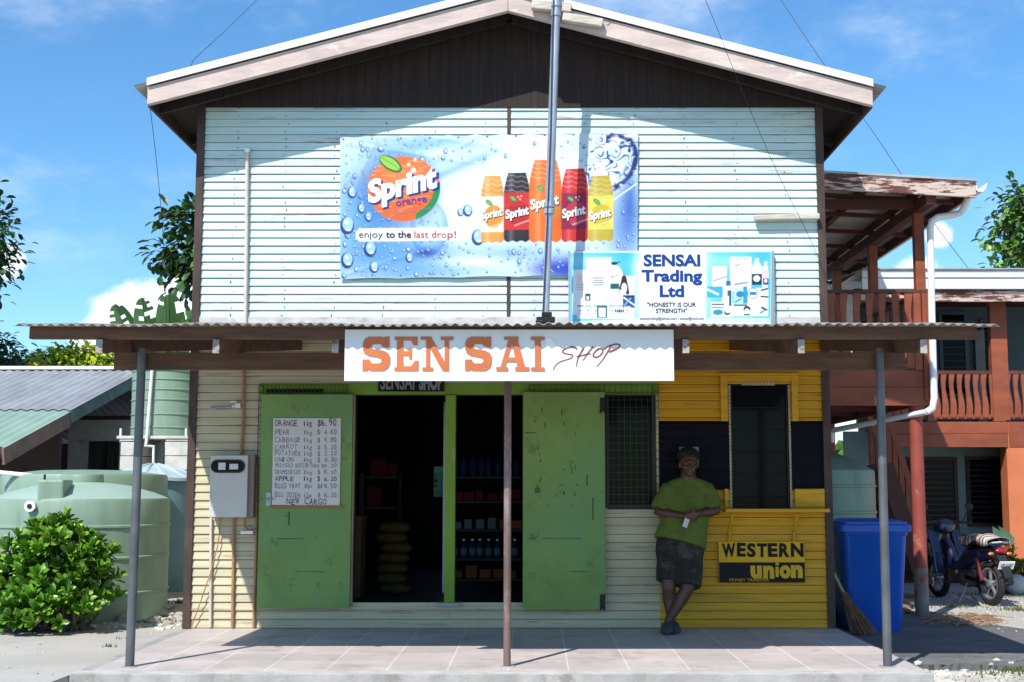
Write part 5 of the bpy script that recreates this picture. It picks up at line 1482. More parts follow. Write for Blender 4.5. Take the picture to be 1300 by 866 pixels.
mb = MB(); mb.box(-15, hx - .35, hy1 + 4.0, hy1 + 4.1, -.1, back_z(hy1 + 4.1) - .03); mb.build('wall', 'brown_wall', shed)
# concrete frame and window facing the yard, between shed and tank stand
Yw = 9.3
ann = thing('block_outhouse', 'grey concrete block outhouse wall with a dark curtained window behind the tanks', 'building', (PX(130, Yw, .8), Yw, -.1))
xa, xb, xc, xd = PX(85, Yw, 1.5), PX(110, Yw, 1.5), PX(150, Yw, 1.5), PX(172, Yw, 1.5)
zl0, zl1 = P(120, 560, Yw)[1], P(120, 533, Yw)[1]
mb = MB(); mb.box(xa, xb, Yw, Yw + .15, -.1, zl0); mb.box(xc, xd + .6, Yw, Yw + .15, -.1, zl0); mb.box(xa, xd + .6, Yw - .02, Yw + .16, zl0 + .003, zl1); mb.box(xb, xc, Yw + .01, Yw + .14, -.1, .45); mb.box(xb, xd + .6, Yw + 1.8, Yw + 1.9, -.1, zl1); mb.box(xa, xa + .1, Yw + .17, Yw + 1.79, -.1, zl1)
mb.build('wall', 'block', ann, bev=.006)
mb = MB(); mb.box(xb, xc, Yw + .06, Yw + .08, .46, zl0 - .002); w_ = mb.build('window', mat('dim patterned curtain', (0.03, 0.035, 0.028), 0.8, 0.3, 4, patch=(0.10, 0.055, 0.03), pscale=6, pcut=(.5, .62), pamt=.8, stretch=(3, 1, .6)), ann)
mb = MB(); mb.tube([(xb + (xc - xb) * .58, Yw + .03, .46), (xb + (xc - xb) * .58, Yw + .03, zl0)], .02, 6); mb.build('mullion', 'black_metal', w_)
mb = MB(); mb.box(xa - .1, xd + .7, Yw - .1, Yw + 2.0, zl1 + .002, zl1 + .06); mb.build('roof', 'brown_wall', ann)
# white pipe with a blue tarpaulin scrap lying across the yard behind the tanks
pipe('ground_pipe', [wp(-10, 599, 2.75), wp(62, 606, 2.75)], .025, 'pvc', 'white pipe lying behind the big green tank at far left', 'pipe')
mb = MB(); x0, z0 = P(14, 610, 2.9); x1, z1 = P(46, 603, 2.9)
r = random.Random(1); g = [[(x0 + (x1 - x0) * i / 8, 2.9 + .3 * j / 4, z0 + .06 * math.sin(i * 1.1) * math.sin(j * .9 + .5) + r.uniform(0, .02)) for i in range(9)] for j in range(5)]
vs = [p for row in g for p in row]; mb.add(vs, [(j * 9 + i, j * 9 + i + 1, (j + 1) * 9 + i + 1, (j + 1) * 9 + i) for j in range(4) for i in range(8)] , None, True)
tag(mb.build('tarpaulin', mat('blue tarpaulin', (0.10, 0.24, 0.48), 0.5, 0.1)), 'folded blue tarpaulin scrap on the tank rim at far left', 'tarpaulin')

# ------------------------------------------------------------------ plants
def leaf(mb, base, d, up, L_, W_, m, cup=0.15, droop=0.25, blunt=0.6):
    d = d.normalized(); s_ = d.cross(up)
    if s_.length < 1e-3: s_ = d.cross(Vector((1, 0, 0)))
    s_.normalize(); n_ = s_.cross(d).normalized()
    def pt(t, w, c): return base + d * (L_ * t) + s_ * (W_ * w) + n_ * (c * W_ - droop * L_ * t * t)
    vs = [pt(0, 0, 0), pt(.45, -.42, cup), pt(.45, 0, 0), pt(.45, .42, cup), pt(.82, -.5 * blunt, cup), pt(.82, 0, 0), pt(.82, .5 * blunt, cup), pt(1.0, 0, 0)]
    mb.add([tuple(v) for v in vs], [(0, 2, 1), (0, 3, 2), (1, 2, 5, 4), (2, 3, 6, 5), (4, 5, 7), (5, 6, 7)], m, True)
def rosette(mb, p, axis, n, L_, W_, r, mats=(0, 1, 2), wts=(4, 5, 1), spread=(0.2, 1.15)):
    axis = axis.normalized()
    a = axis.cross(Vector((0, 0, 1)))
    if a.length < .1: a = Vector((1, 0, 0))
    a.normalize(); b = axis.cross(a)
    for i in range(n):
        t = i * 2.399 + r.uniform(-.3, .3); k = spread[0] + (spread[1] - spread[0]) * (i / n) + r.uniform(-.12, .12)
        d = axis * math.cos(k) + (a * math.cos(t) + b * math.sin(t)) * math.sin(k)
        leaf(mb, p - axis * (.03 * i / n), d, axis, L_ * r.uniform(.7, 1.15), W_ * r.uniform(.8, 1.15), r.choices(mats, wts)[0], r.uniform(.1, .3), r.uniform(.0, .25), .8)
def bush(name, label, cat, c, blobs, n, L_, W_, seed, mats, stems=7, group=None):
    r = random.Random(seed)
    root = thing(name, label, cat, c, 0, group)
    c = Vector(c)
    mb = MB(); tips = []
    for _ in range(n):
        b = r.choices(blobs, [q[3] ** 2 for q in blobs])[0]
        v = Vector((r.gauss(0, 1), r.gauss(0, 1), r.gauss(0, 1))).normalized()
        if v.z < -.5: v.z *= -.5
        k = r.uniform(.62, 1.06)
        p = c + Vector(b[:3]) + Vector((v.x * b[3], v.y * b[3], v.z * b[4])) * k
        if p.z < c.z + .05: p.z = c.z + r.uniform(.05, .2)
        tips.append(p)
        ax = (v + Vector((0, 0, .8)) + Vector((r.gauss(0, .25), r.gauss(0, .25), 0))).normalized()
        rosette(mb, p, ax, r.randint(8, 12), L_, W_, r)
    mb.build('foliage', mats, root, ang=180)
    mb = MB()
    for i in range(stems * 5):
        p = r.choice(tips); b0 = c + Vector((r.uniform(-.2, .2) * 1.5, r.uniform(-.15, .15), 0)); m_ = b0.lerp(p, .5) + Vector((r.uniform(-.1, .1), r.uniform(-.1, .1), -.05))
        mb.tube([tuple(q) for q in (b0, m_, p)], [.016, .011, .006], 6)
    mb.build('stems', 'bark', root)
    return root
bc = G(82, 806, -0.03)
gz = -0.04
by = 0.15
bxc = PX(78, by, .5)
bush('leafy_bush', 'glossy broad leaved green bush growing in front of the big tank', 'bush', (bxc, by, gz),
     [(-.10, 0, .48, .44, .46), (.20, -.05, .38, .30, .36), (-.42, 0, .34, .28, .32), (-.02, -.12, .80, .26, .20), (.30, -.05, .66, .16, .14), (-.46, -.2, .12, .2, .18), (-.02, -.25, .22, .40, .26)], 520, .118, .058, 3, ['leaf_a', 'leaf_b', 'leaf_c'])
fl = bush('flower_bush', 'small bush with magenta and orange red flowers at the left edge', 'bush', (PX(-8, .55, .3), .55, gz), [(0, 0, .38, .25, .3), (-.3, 0, .3, .3, .3), (.1, -.1, .2, .2, .2)], 90, .11, .06, 12, ['leaf_a', 'leaf_b', 'leaf_c'], 4)
r = random.Random(9)
for i in range(46):
    mb = MB(); mi_ = r.choice([0, 0, 1, 1])
    p = Vector(fl.location) + Vector((r.uniform(-.3, .34), r.uniform(-.4, -.12), r.uniform(.35, .70)))
    for k in range(5):
        a = k * 1.256 + r.random(); d = Vector((math.cos(a), -.6, math.sin(a)))
        leaf(mb, p, d, Vector((0, -1, 0)), .035, .034, 0, .1, .1, .9)
    mb.build('flower', ['petal_pink', 'petal_red'][mi_], fl)

def tree(name, label, base, trunk_top, crown, n, leafL, leafW, seed, mats=('tleaf_a', 'tleaf_b', 'tleaf_c'), group=None, trunk_r=.16, cluster=7, cs=0.35):
    """crown: list of lobes (x,y,z,r,rz); leaves hang in clusters at twig ends"""
    r = random.Random(seed)
    root = thing(name, label, 'tree', base, 0, group)
    base = Vector(base); tt = Vector(trunk_top)
    mb = MB()
    mb.tube(spline([tuple(base), tuple(base.lerp(tt, .5) + Vector((.08, 0, 0))), tuple(tt)], 5), [trunk_r * (1 - .45 * i / 10) for i in range(11)], 10)
    lm = MB()
    for b in crown:
        bc_ = Vector(b[:3]); limb = spline([tuple(tt - Vector((0, 0, .3))), tuple(tt.lerp(bc_, .55) + Vector((0, 0, .15))), tuple(bc_)], 5)
        mb.tube(limb, [trunk_r * .5 * (1 - .75 * i / 10) for i in range(11)], 7)
        k = int(n * b[3] ** 2 / sum(q[3] ** 2 for q in crown))
        for _ in range(k):
            v = Vector((r.gauss(0, 1), r.gauss(0, 1), r.gauss(0, 1))).normalized(); q = r.uniform(.35, 1.05) ** .7
            p = bc_ + Vector((v.x * b[3], v.y * b[3], v.z * b[4])) * q
            if r.random() < .3: mb.tube([tuple(bc_.lerp(p, .2)), tuple(bc_.lerp(p, .65) + Vector((0, 0, .06))), tuple(p)], [.022, .014, .005], 5)
            for __ in range(cluster):
                o = Vector((r.gauss(0, cs), r.gauss(0, cs), r.gauss(0, cs * .7))) * .5
                d = (o + v * .3 + Vector((0, 0, -.10)) + Vector((r.gauss(0, .2), r.gauss(0, .2), r.gauss(0, .2))))
                leaf(lm, p + o, d, Vector((r.gauss(0, .3), r.gauss(0, .3), 1)), leafL * r.uniform(.7, 1.2), leafW * r.uniform(.8, 1.2), r.choices((0, 1, 2), (5, 2, 3))[0], .12, .3, .75)
    mb.build('trunk', 'bark', root)
    lm.build('crown', list(mats), root, ang=180)
    return root
# tree behind the shop whose left boughs show beside the upper wall
def w3(px, py, Y): x, z = P(px, py, Y); return Vector((x, Y, z))
Yt = 8.6
def lobe(px, py, Y, r_, rz_): v = w3(px, py, Y); return (v.x, v.y, v.z, r_, rz_)
tree('broadleaf_tree', 'dark broad leaved tree showing past the upper left corner of the shop', (-3.4, Yt + .6, -.1), (-3.5, Yt + .3, 4.2),
     [lobe(262, 312, Yt, .55, .7), lobe(214, 322, Yt, .20, .20), lobe(232, 283, Yt, .24, .22), lobe(242, 356, Yt, .18, .22), lobe(238, 330, Yt, .2, .2), (-4.0, Yt + .4, 6.4, 1.0, .8), (-3.0, Yt + .5, 6.6, 1.1, .9), (-3.3, Yt + 1.0, 5.2, 1.2, .8)],
     900, .19, .115, 21, cluster=9, cs=.24)
tree('broadleaf_tree', 'dark tree cut off by the left edge above the shed', (-11.2, 11, -.1), (-10.9, 11, 4.0), [lobe(-20, 300, 11, .52, .8), lobe(-55, 330, 11, .9, 1.0), lobe(-90, 280, 11, 1.1, 1.0)], 420, .17, .10, 31, cluster=8, cs=.3)
tree('broadleaf_tree', 'leafy green tree rising behind the low house at the right edge', (10.2, 12.6, -.1), (10.1, 12.6, 4.6), [lobe(1292, 272, 12, .40, .42), lobe(1300, 325, 12, .42, .40), lobe(1276, 300, 12, .25, .28), lobe(1318, 255, 12, .55, .4), lobe(1345, 300, 12, .9, .9), lobe(1268, 340, 12.5, .2, .15)], 330, .17, .11, 41, mats=('tleaf_b', 'leaf_b', 'tleaf_a'), cluster=7, cs=.26)
tree('broadleaf_tree', 'low dark bushy tree at far left above the shed ridge', (-12.2, 13.5, -.1), (-12.2, 13.5, 2.6), [lobe(-4, 462, 13.5, .42, .45), lobe(-40, 450, 13.5, .8, .7), lobe(28, 466, 13.5, .35, .2)], 240, .15, .09, 51, cluster=8, cs=.28)
# lime yellow shrub
Yl = 12.5
tree('lime_tree', 'lime yellow leaved shrub sticking up behind the shed ridge', (PX(95, Yl, 2), Yl, -.1), (PX(95, Yl, 2), Yl, 2.6), [lobe(64, 459, Yl, .32, .13), lobe(90, 456, Yl, .42, .15), lobe(118, 455, Yl, .36, .15), lobe(136, 463, Yl, .22, .1), lobe(100, 470, Yl, .7, .25)], 420, .15, .075, 61, mats=('lime_leaf', 'lime_leaf', 'leaf_b'), cluster=7, cs=.24, trunk_r=.08)
# palm
def palm(name, label, base, top, n, L_, seed, mats='palm_leaf', cat='palm', width=.32, droop=.5, lead=30, trunk_r=.13):
    r = random.Random(seed); root = thing(name, label, cat, base)
    base, top = Vector(base), Vector(top)
    mb = MB(); mb.tube(spline([tuple(base), tuple(base.lerp(top, .5)), tuple(top)], 4), trunk_r, 10); mb.build('trunk', 'bark', root)
    for i in range(n):
        az = i * 2.399 + r.uniform(-.2, .2); el = r.uniform(.1, 1.2); le = L_ * r.uniform(.8, 1.15)
        d = Vector((math.cos(az) * math.cos(el), math.sin(az) * math.cos(el), math.sin(el)))
        pts = [top + d * (le * t) - Vector((0, 0, droop * le * t * t)) for t in [k / 12 for k in range(13)]]
        mb = MB(); mb.tube([tuple(p) for p in pts], [.018 * (1 - .8 * k / 12) for k in range(13)], 5)
        for k in range(lead):
            t = .15 + .85 * k / lead; q = t * 12; a = int(min(11, q)); p = pts[a].lerp(pts[a + 1], q - a); tn = (pts[a + 1] - pts[a]).normalized()
            sd_ = tn.cross(Vector((0, 0, 1))).normalized()
            for s_ in (-1, 1):
                ll = width * math.sin(math.pi * min(.98, .2 + t * .75)) * r.uniform(.85, 1.1)
                dd = (sd_ * s_ + tn * .75 + Vector((0, 0, -.35))).normalized()
                wv = tn.cross(dd).normalized() if False else tn
                a0, a1 = p - tn * .012, p + tn * .012; m_ = p + dd * ll * .5
                mb.add([tuple(a0), tuple(a1), tuple(m_ + tn * .014), tuple(m_ - tn * .014), tuple(p + dd * ll - Vector((0, 0, .08 * ll)))], [(0, 1, 2, 3), (3, 2, 4)], 0, False)
        mb.build('frond', mats, root)
    return root
Yp = 15.0
pp = w3(42, 476, Yp)
palm('palm', 'dark feathery palm behind the shed at left', (pp.x, Yp, -.1), (pp.x, Yp, pp.z - .15), 15, 1.0, 5, width=.34, droop=.35)
# banana plants
def banana(name, label, base, leaves, seed, stem_h, cat='banana plant'):
    r = random.Random(seed); root = thing(name, label, cat, base)
    base = Vector(base)
    mb = MB(); mb.tube([tuple(base), tuple(base + Vector((0, 0, stem_h * .6))), tuple(base + Vector((.02, 0, stem_h)))], [.11, .09, .06], 12); mb.build('stem', mat('banana stem', (0.12, 0.14, 0.05), .7, .2) if 'banana stem' not in bpy.data.materials else bpy.data.materials['banana stem'], root)
    top = base + Vector((0, 0, stem_h - .15))
    for (tip, wd_, bow) in leaves:
        tip = Vector(tip); mid = top.lerp(tip, .5) + Vector(bow); pts = [Vector(p) for p in spline([tuple(top), tuple(mid), tuple(tip)], 12)]
        n = len(pts); mb = MB(); mb.tube([tuple(p) for p in pts], [.022 * (1 - .8 * i / n) for i in range(n)], 6)
        vs = []
        for i, p in enumerate(pts):
            t = i / (n - 1); w = wd_ * max(0.0, math.sin(math.pi * min(1, max(0, (t - .2) / .8)) ** .8)) ** .6 if t > .2 else 0
            tn = (pts[min(n - 1, i + 1)] - pts[max(0, i - 1)]).normalized(); sdv = tn.cross(Vector((0, -.8, .6))).normalized(); nn = sdv.cross(tn)
            for k, s_ in enumerate((-1, -.5, 0, .5, 1)):
                vs.append(tuple(p + sdv * (s_ * w) + nn * (-abs(s_) * w * .35) + tn * (abs(s_) * w * .3)))
        for i in range(n - 1):
            for k in range(4):
                if (k in (0, 3) and r.random() < .22) or (k in (1, 2) and r.random() < .07): continue
                a = i * 5 + k; mb.add([vs[a], vs[a + 1], vs[a + 6], vs[a + 5]], [(0, 1, 2, 3)], 0, True)
        mb.build('leaf', 'banana', root, ang=180)
    return root
Yb = 8.0
b0 = PX(205, Yb, 3)
banana('banana_plant', 'banana plant with long upright leaves behind the left end of the awning', (b0, Yb, -.1),
       [(w3(146, 386, Yb), .20, (-.1, 0, .1)), (w3(180, 378, Yb), .20, (-.05, 0, .05)), (w3(214, 372, Yb - .2), .24, (.05, 0, .1)), (w3(250, 400, Yb - .4), .24, (.10, 0, .42)), (w3(172, 458, Yb + .1), .15, (-.1, 0, .3)), (w3(238, 456, Yb - .1), .13, (.1, 0, .2))], 4, 2.9)
banana('banana_plant', 'banana plant growing behind the shop, seen only through its back opening', (-1.1, 13.0, -.1), [((-1.9, 12.7, 1.5), .28, (0, 0, .3)), ((-.8, 12.6, 1.3), .3, (.1, 0, .4)), ((-1.5, 12.4, 1.9), .28, (0, 0, .3)), ((-1.2, 12.2, 1.1), .3, (0, 0, .3)), ((-2.2, 12.8, 1.1), .3, (0, 0, .2))], 6, 1.0)
bush('leafy_bush', 'wide sunlit bush behind the shop, seen only through its back opening', 'bush', (-1.8, 14.2, -.1), [(0, 0, .9, .9, 1.0), (-.7, 0, .9, .8, .9), (.7, 0, .9, .8, .9)], 260, .22, .12, 44, ['leaf_a', 'leaf_b', 'leaf_c'])

# far-off belt of coastal scrub behind the yard
mb = MB(); r = random.Random(77)
for _ in range(1500):
    x = r.uniform(-70, 70); hmax = 2.9 + .8 * math.sin(x * .35) + .4 * math.sin(x * 1.1)
    p = Vector((x, r.uniform(30, 36), r.uniform(.1, 1) ** .8 * hmax)); rosette(mb, p, Vector((r.gauss(0, .5), -.6, 1)), 8, .8, .45, r)
tag(mb.build('tree_belt', ['tleaf_a', 'tleaf_b', 'tleaf_c'], ang=180), 'far belt of low green scrub behind the yard', 'trees', kind='stuff')
# ------------------------------------------------------------------ verandah on the right side of the shop
VY0, VY1 = 1.6, 7.2
ver = thing('side_verandah', 'red brown timber upper verandah on round columns, built on the right side of the shop', 'verandah', (3.4, 4.2, -.1))
VX0 = XR + .03
VX1 = PX(1186, VY0, 2.3)
zf0, zf1 = P(1100, 515, VY0)[1], P(1100, 470, VY0)[1]
zr = P(1100, 368, VY0)[1]
zmid = (zf0 + zf1) / 2 + .01
mb = MB(); mb.box(VX0, VX1 - .06, VY0 + .05, VY1, zf1 - .05, zf1 - .005); mb.build('deck', 'red_wood', ver)
mb = MB(); mb.box(VX0, VX1, VY0, VY0 + .045, zf0, zmid - .003); mb.box(VX0, VX1 - .02, VY0 + .004, VY0 + .048, zmid, zf1); mb.box(VX1 - .045, VX1 - .002, VY0 + .05, VY1, zf0 + .02, zf1 - .002); mb.build('floor_beam', 'red_wood', ver, bev=.004)
for yy in (2.6, 3.6, 4.6, 5.6, 6.6):
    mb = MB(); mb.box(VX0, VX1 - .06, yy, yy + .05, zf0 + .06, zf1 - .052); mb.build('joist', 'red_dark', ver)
for (px, yy) in ((1166.5, 1.72), (None, 5.6)):
    x = PX(px, yy, 1.0) if px else PX(1166.5, 1.72, 1.0)
    zc = .42
    mb = MB(); mb.tube([(x, yy, zc), (x, yy, zf0 + .0)], .068, 20); c_ = mb.build('column', 'red_col', ver)
    mb = MB(); mb.tube([(x, yy, -.12), (x, yy, zc)], .069, 20); mb.build('column_foot', 'conc_col', c_)
# roof
RYa, RYb = 1.15, 7.3
rL = (VX0 - .02, P(1047, 212, RYa)[1] - .02); rRx, rRz = P(1238, 226, RYa)
rR = (rRx, rRz - .01)
def vroof(x): return rL[1] + (rR[1] - rL[1]) * (x - rL[0]) / (rR[0] - rL[0])
mb = MB(); slab(mb, rL, rR, -.045, -.03, RYa + .03, RYb); mb.build('roof_sheet', 'ceil_white', ver)
mb = MB(); slab(mb, rL, (rR[0] + .02, vroof(rR[0] + .02)), -.028, -.005, RYa - .03, RYb + .03); mb.build('roof_sheet', 'galv', ver)
fh = P(1100, 212, RYa)[1] - P(1100, 233, RYa)[1]
mb = MB(); slab(mb, rL, rR, -.03 - fh * .95, -.029, RYa - .012, RYa + .028); mb.build('fascia', 'red_peel', ver, bev=.003)
for yy in (1.65, 2.5, 3.4, 4.3, 5.2, 6.1, 7.0):
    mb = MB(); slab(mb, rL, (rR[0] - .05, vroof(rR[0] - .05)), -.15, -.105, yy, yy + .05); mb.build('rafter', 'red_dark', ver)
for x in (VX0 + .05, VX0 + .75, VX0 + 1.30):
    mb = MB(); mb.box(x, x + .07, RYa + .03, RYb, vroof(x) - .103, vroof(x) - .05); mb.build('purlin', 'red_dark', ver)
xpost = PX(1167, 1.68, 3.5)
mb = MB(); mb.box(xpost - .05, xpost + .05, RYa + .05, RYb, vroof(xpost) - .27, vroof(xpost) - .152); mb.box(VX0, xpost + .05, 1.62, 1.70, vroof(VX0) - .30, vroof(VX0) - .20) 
mb.build('wall_plate', 'red_dark', ver)
mb = MB(); mb.box(rR[0] - .03, rR[0], RYa + .03, RYb, rR[1] - .16, rR[1] - .05); mb.build('eave_board', 'red_dark', ver)
for yy in (1.68, 3.5, 5.3, 7.0):
    mb = MB(); mb.box(xpost - .05, xpost + .05, yy - .05, yy + .05, zf1 - .004, vroof(xpost) - .27); mb.build('post', 'red_wood', ver, bev=.004)
# railing: front bay, then along the open side
def wavy_baluster(mb, c, z0, z1, along='x', w=.075, t=.022):
    n = 10; L_, R_ = [], []
    for i in range(n + 1):
        s_ = i / n; z = z0 + (z1 - z0) * s_; hw = w / 2 * (1 + .22 * math.sin(s_ * 2 * math.pi * 1.0 + .6)); o = .012 * math.sin(s_ * math.pi * 2)
        L_.append((o - hw, z)); R_.append((o + hw, z))
    pts = L_ + R_[::-1]
    if along == 'x': mb.prism([(c[0] + a, b) for a, b in pts], c[1] - t / 2, c[1] + t / 2, 'y')
    else: mb.prism([(c[1] + a, b) for a, b in pts], c[0] - t / 2, c[0] + t / 2, 'x')
mb = MB(); mb.box(VX0, VX1 - .02, VY0 - .02, VY0 + .08, zr - .035, zr); mb.box(VX1 - .12, VX1 - .02, VY0 + .085, VY1, zr - .035, zr); mb.build('handrail', 'red_dark', ver, bev=.004)
mb = MB(); mb.box(VX0, VX1 - .07, VY0 + .01, VY0 + .05, zf1 + .07, zf1 + .13); mb.build('bottom_rail', 'red_wood', ver)
for px in (1055, 1071, 1088, 1104, 1120, 1137, 1153):
    mb = MB(); wavy_baluster(mb, (PX(px, VY0 + .03, 3), VY0 - .0), zf1 + .02, zr - .036); mb.build('baluster', 'red_wood', ver)
mb = MB(); x = PX(1178, VY0, 3); mb.box(x - .065, x + .02, VY0 - .03, VY0 + .05, zf0 + .05, zr - .037); mb.box(x - .15, x - .075, VY0 - .024, VY0 + .05, zf1 - .0, zr - .037); mb.build('corner_post', 'red_wood', ver, bev=.004)
for k in range(24):
    y = VY0 + .3 + k * .225
    mb = MB(); wavy_baluster(mb, (VX1 - .07, y), zf1 + .0, zr - .036, 'y'); mb.build('baluster', 'red_wood', ver)
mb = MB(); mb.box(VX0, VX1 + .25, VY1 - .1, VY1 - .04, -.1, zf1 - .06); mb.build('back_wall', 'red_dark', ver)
# gutter and downpipe
gt = thing('gutter', 'white gutter along the verandah eave with its long bent downpipe', 'gutter', (rR[0], 1.2, 2))
mb = MB()
prof = [(-.0, .06), (-.0, -.0), (.02, -.02), (.07, -.02), (.10, .02), (.115, .065), (.105, .065), (.09, .025), (.066, -.008), (.022, -.008), (.012, .004), (.012, .06)]
gx = rR[0] + .006; gz_ = rR[1] - .11
mb.prism([(gx + a, gz_ + b) for a, b in prof], RYa + .0, RYb, 'y'); mb.build('channel', 'pvc', gt)
pth = [wp(1231, 246, 1.35), wp(1225, 262, 1.4), wp(1220, 270, 1.45), wp(1210, 273, 1.5), wp(1190, 276, 1.5), wp(1183, 281, 1.5), wp(1181, 290, 1.5), wp(1183, 400, 1.5), wp(1186, 505, 1.5), wp(1184, 518, 1.5), wp(1177, 523, 1.52)]
pth2 = [wp(1177, 523, 1.52), wp(1130, 532, 1.9), wp(1060, 546, 2.5), wp(1056, 549, 2.55), wp(1056, 562, 2.55)]
mb = MB(); mb.tube(pth, .036, 14); mb.build('downpipe', 'pvc', gt); mb = MB(); mb.tube(pth2, .030, 14); mb.build('lower_pipe', 'pvc', gt)
t4 = tank('water_tank', 'pale green water tank under the verandah, behind the blue bin', (PX(1052, 2.55, 1), 2.55, -.08), .50, 1.50, .1, .1, 'tank', [.75, 1.05, 1.33], 'tank_band')
mb = MB(); mb.lathe([(.49, 1.50), (.30, 1.60), (.12, 1.68), (.02, 1.69)], 40, cap=False); mb.build('dome', 'tank', t4, local=True)
# stairs under the verandah
sr = thing('timber_stair', 'dark red timber stair climbing behind the red column', 'stair', (4.0, 4.4, -.1))
sa, sb_ = w3(1168, 742, 4.4), w3(1118, 590, 4.4)
for yy in (4.2, 5.0):
    a, b = sa.copy(), sb_.copy(); a.y = b.y = yy
    mb = MB(); mb.bar(a, b, .05, .2); mb.build('stringer', 'red_dark', sr)
    mb = MB(); mb.bar(a + Vector((0, 0, .75)), b + Vector((0, 0, .75)), .05, .07); mb.build('handrail', 'red_wood', sr)
    for k in range(6):
        p = a.lerp(b, (k + .3) / 6); mb = MB(); mb.box(p.x - .03, p.x + .03, yy - .02, yy + .02, p.z + .02, p.z + .74); mb.build('baluster', 'red_wood', sr)
for k in range(7):
    p = sa.lerp(sb_, (k + .5) / 7); mb = MB(); mb.box(p.x - .12, p.x + .12, 4.2, 5.0, p.z - .02, p.z + .02); mb.build('tread', 'red_dark', sr)

# ------------------------------------------------------------------ low two storey house at right
HY = 6.0
hs = thing('timber_house', 'two storey house with white roof edge, red brown balcony and teal lower wall, at right', 'house', (9, 8, -.1))
hx0, hx1 = PX(1085, HY, 3), 15.0
def hz(py, Y=HY): return P(1200, py, Y)[1]
zrt, zrb = hz(351), hz(374)
mb = MB(); mb.box(hx0, hx1, HY - .52, HY - .48, zrt - .10, zrt); mb.box(hx0, hx1, HY - .50, HY - .46, zrb + .0, zrt - .105); mb.build('fascia', 'roof_white', hs, bev=.01)
mb = MB(); vs = [(hx0, HY - .55, zrt + .005), (hx1, HY - .55, zrt + .005), (hx1, HY + 3, zrt + .25), (hx0, HY + 3, zrt + .25), (hx0, HY + 7, zrt - .05), (hx1, HY + 7, zrt - .05)]
vs += [(a, b, c + .02) for a, b, c in vs]
mb.add(vs, [(0, 1, 2, 3), (3, 2, 5, 4), (6, 9, 8, 7), (9, 10, 11, 8), (0, 6, 7, 1), (0, 3, 9, 6), (3, 4, 10, 9), (1, 7, 8, 2), (2, 8, 11, 5), (4, 5, 11, 10)]); mb.build('roof', 'galv', hs)
mb = MB(); mb.box(hx0, hx1, HY - .44, HY - .38, zrb - .16, zrb - .005); mb.build('eave_beam', 'red_peel', hs)
xw0 = PX(1122, HY, 2)
zb1_, zb0_ = hz(534), hz(568)
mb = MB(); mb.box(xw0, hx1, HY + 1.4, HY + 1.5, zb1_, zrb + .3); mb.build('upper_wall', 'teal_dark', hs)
mb = MB(); mb.box(xw0, hx1, HY - .0, HY + 1.395, zb1_ - .1, zb1_ - .02); mb.build('balcony_floor', 'red_dark', hs)
mb = MB(); mb.box(xw0, hx1, HY - .4, HY + 1.395, zrb + .02, zrb + .06); mb.build('balcony_ceiling', 'red_dark', hs)
# upper doors and windows
def house_window(pa, pb, za, zb, Y, wall_y, nm='window', light=None):
    a, b = PX(pa, Y, 2), PX(pb, Y, 2)
    mb = MB(); mb.box(a, b, Y - .03, Y - .005, za, zb); w = mb.build(nm, 'glass', hs)
    mb = MB(); t = .05
    mb.box(a - t, a, Y - .05, Y - .004, za - t, zb + t); mb.box(b, b + t, Y - .05, Y - .004, za - t, zb + t); mb.box(a + .001, b - .001, Y - .05, Y - .004, zb, zb + t); mb.box(a + .001, b - .001, Y - .05, Y - .004, za - t, za)
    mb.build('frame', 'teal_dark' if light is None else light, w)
    mb = MB(); 
    for i in range(1, 12): z = za + (zb - za) * i / 12; mb.box(a, b, Y - .042, Y - .032, z - .008, z + .008)
    mb.build('louvres', mat('dark louvre', (0.014, 0.015, 0.017), .5, .1) if 'dark louvre' not in bpy.data.materials else bpy.data.materials['dark louvre'], w)
Yu = HY + 1.4
house_window(1200, 1228, hz(500, Yu), hz(400, Yu), Yu, 0); house_window(1253, 1275, zb1_ + .02, hz(410, Yu), Yu, 0, 'door')
mb = MB()
for (pa, pb, ya, yb_) in ((1240, 1252, 420, 520), (1262, 1275, 412, 520)): mb.box(PX(pa, Yu - .1, 3), PX(pb, Yu - .1, 3), Yu - .08, Yu - .055, zb1_, hz(ya, Yu))
mb.build('curtain', mat('pale grey curtain', (0.20, 0.22, 0.23), .8, .15, 6, stretch=(6, 1, 1)), hs)
for px, w in ((1268, .16), (1276, .12), (1182, .12)):
    x = PX(px, HY, 2); mb = MB(); mb.box(x - w / 2, x + w / 2, HY - .06 - w * .02, HY + .06, zb1_ - .015 if px != 1276 else zb1_, zrb - .01); mb.build('post', 'red_wood', hs, bev=.005)
zrl = hz(471)
mb = MB(); mb.box(xw0, hx1, HY - .05, HY + .05, zrl - .05, zrl); mb.build('handrail', 'red_dark', hs, bev=.004)
mb = MB(); mb.box(xw0, hx1, HY - .03, HY + .03, hz(532), hz(526)); mb.build('bottom_rail', 'red_wood', hs)
px = 1128
while px < 1330:
    if abs(px - 1271) > 9:
        mb = MB(); wavy_baluster(mb, (PX(px, HY, 2), HY - .035), hz(530), zrl - .05, w=.07); mb.build('baluster', 'red_wood', hs)
    px += 10.2
mb = MB(); zm_ = (zb0_ + zb1_) / 2; mb.box(xw0, PX(1277, HY, 2), HY - .07, HY - .02, zb0_, zm_ - .004); mb.box(xw0, PX(1278, HY, 2), HY - .062, HY - .02, zm_, zb1_ - .02); mb.box(PX(1278, HY, 2) + .01, hx1, HY - .06, HY - .02, zb0_, zb1_ - .02); mb.build('floor_beam', 'red_wood', hs, bev=.005)
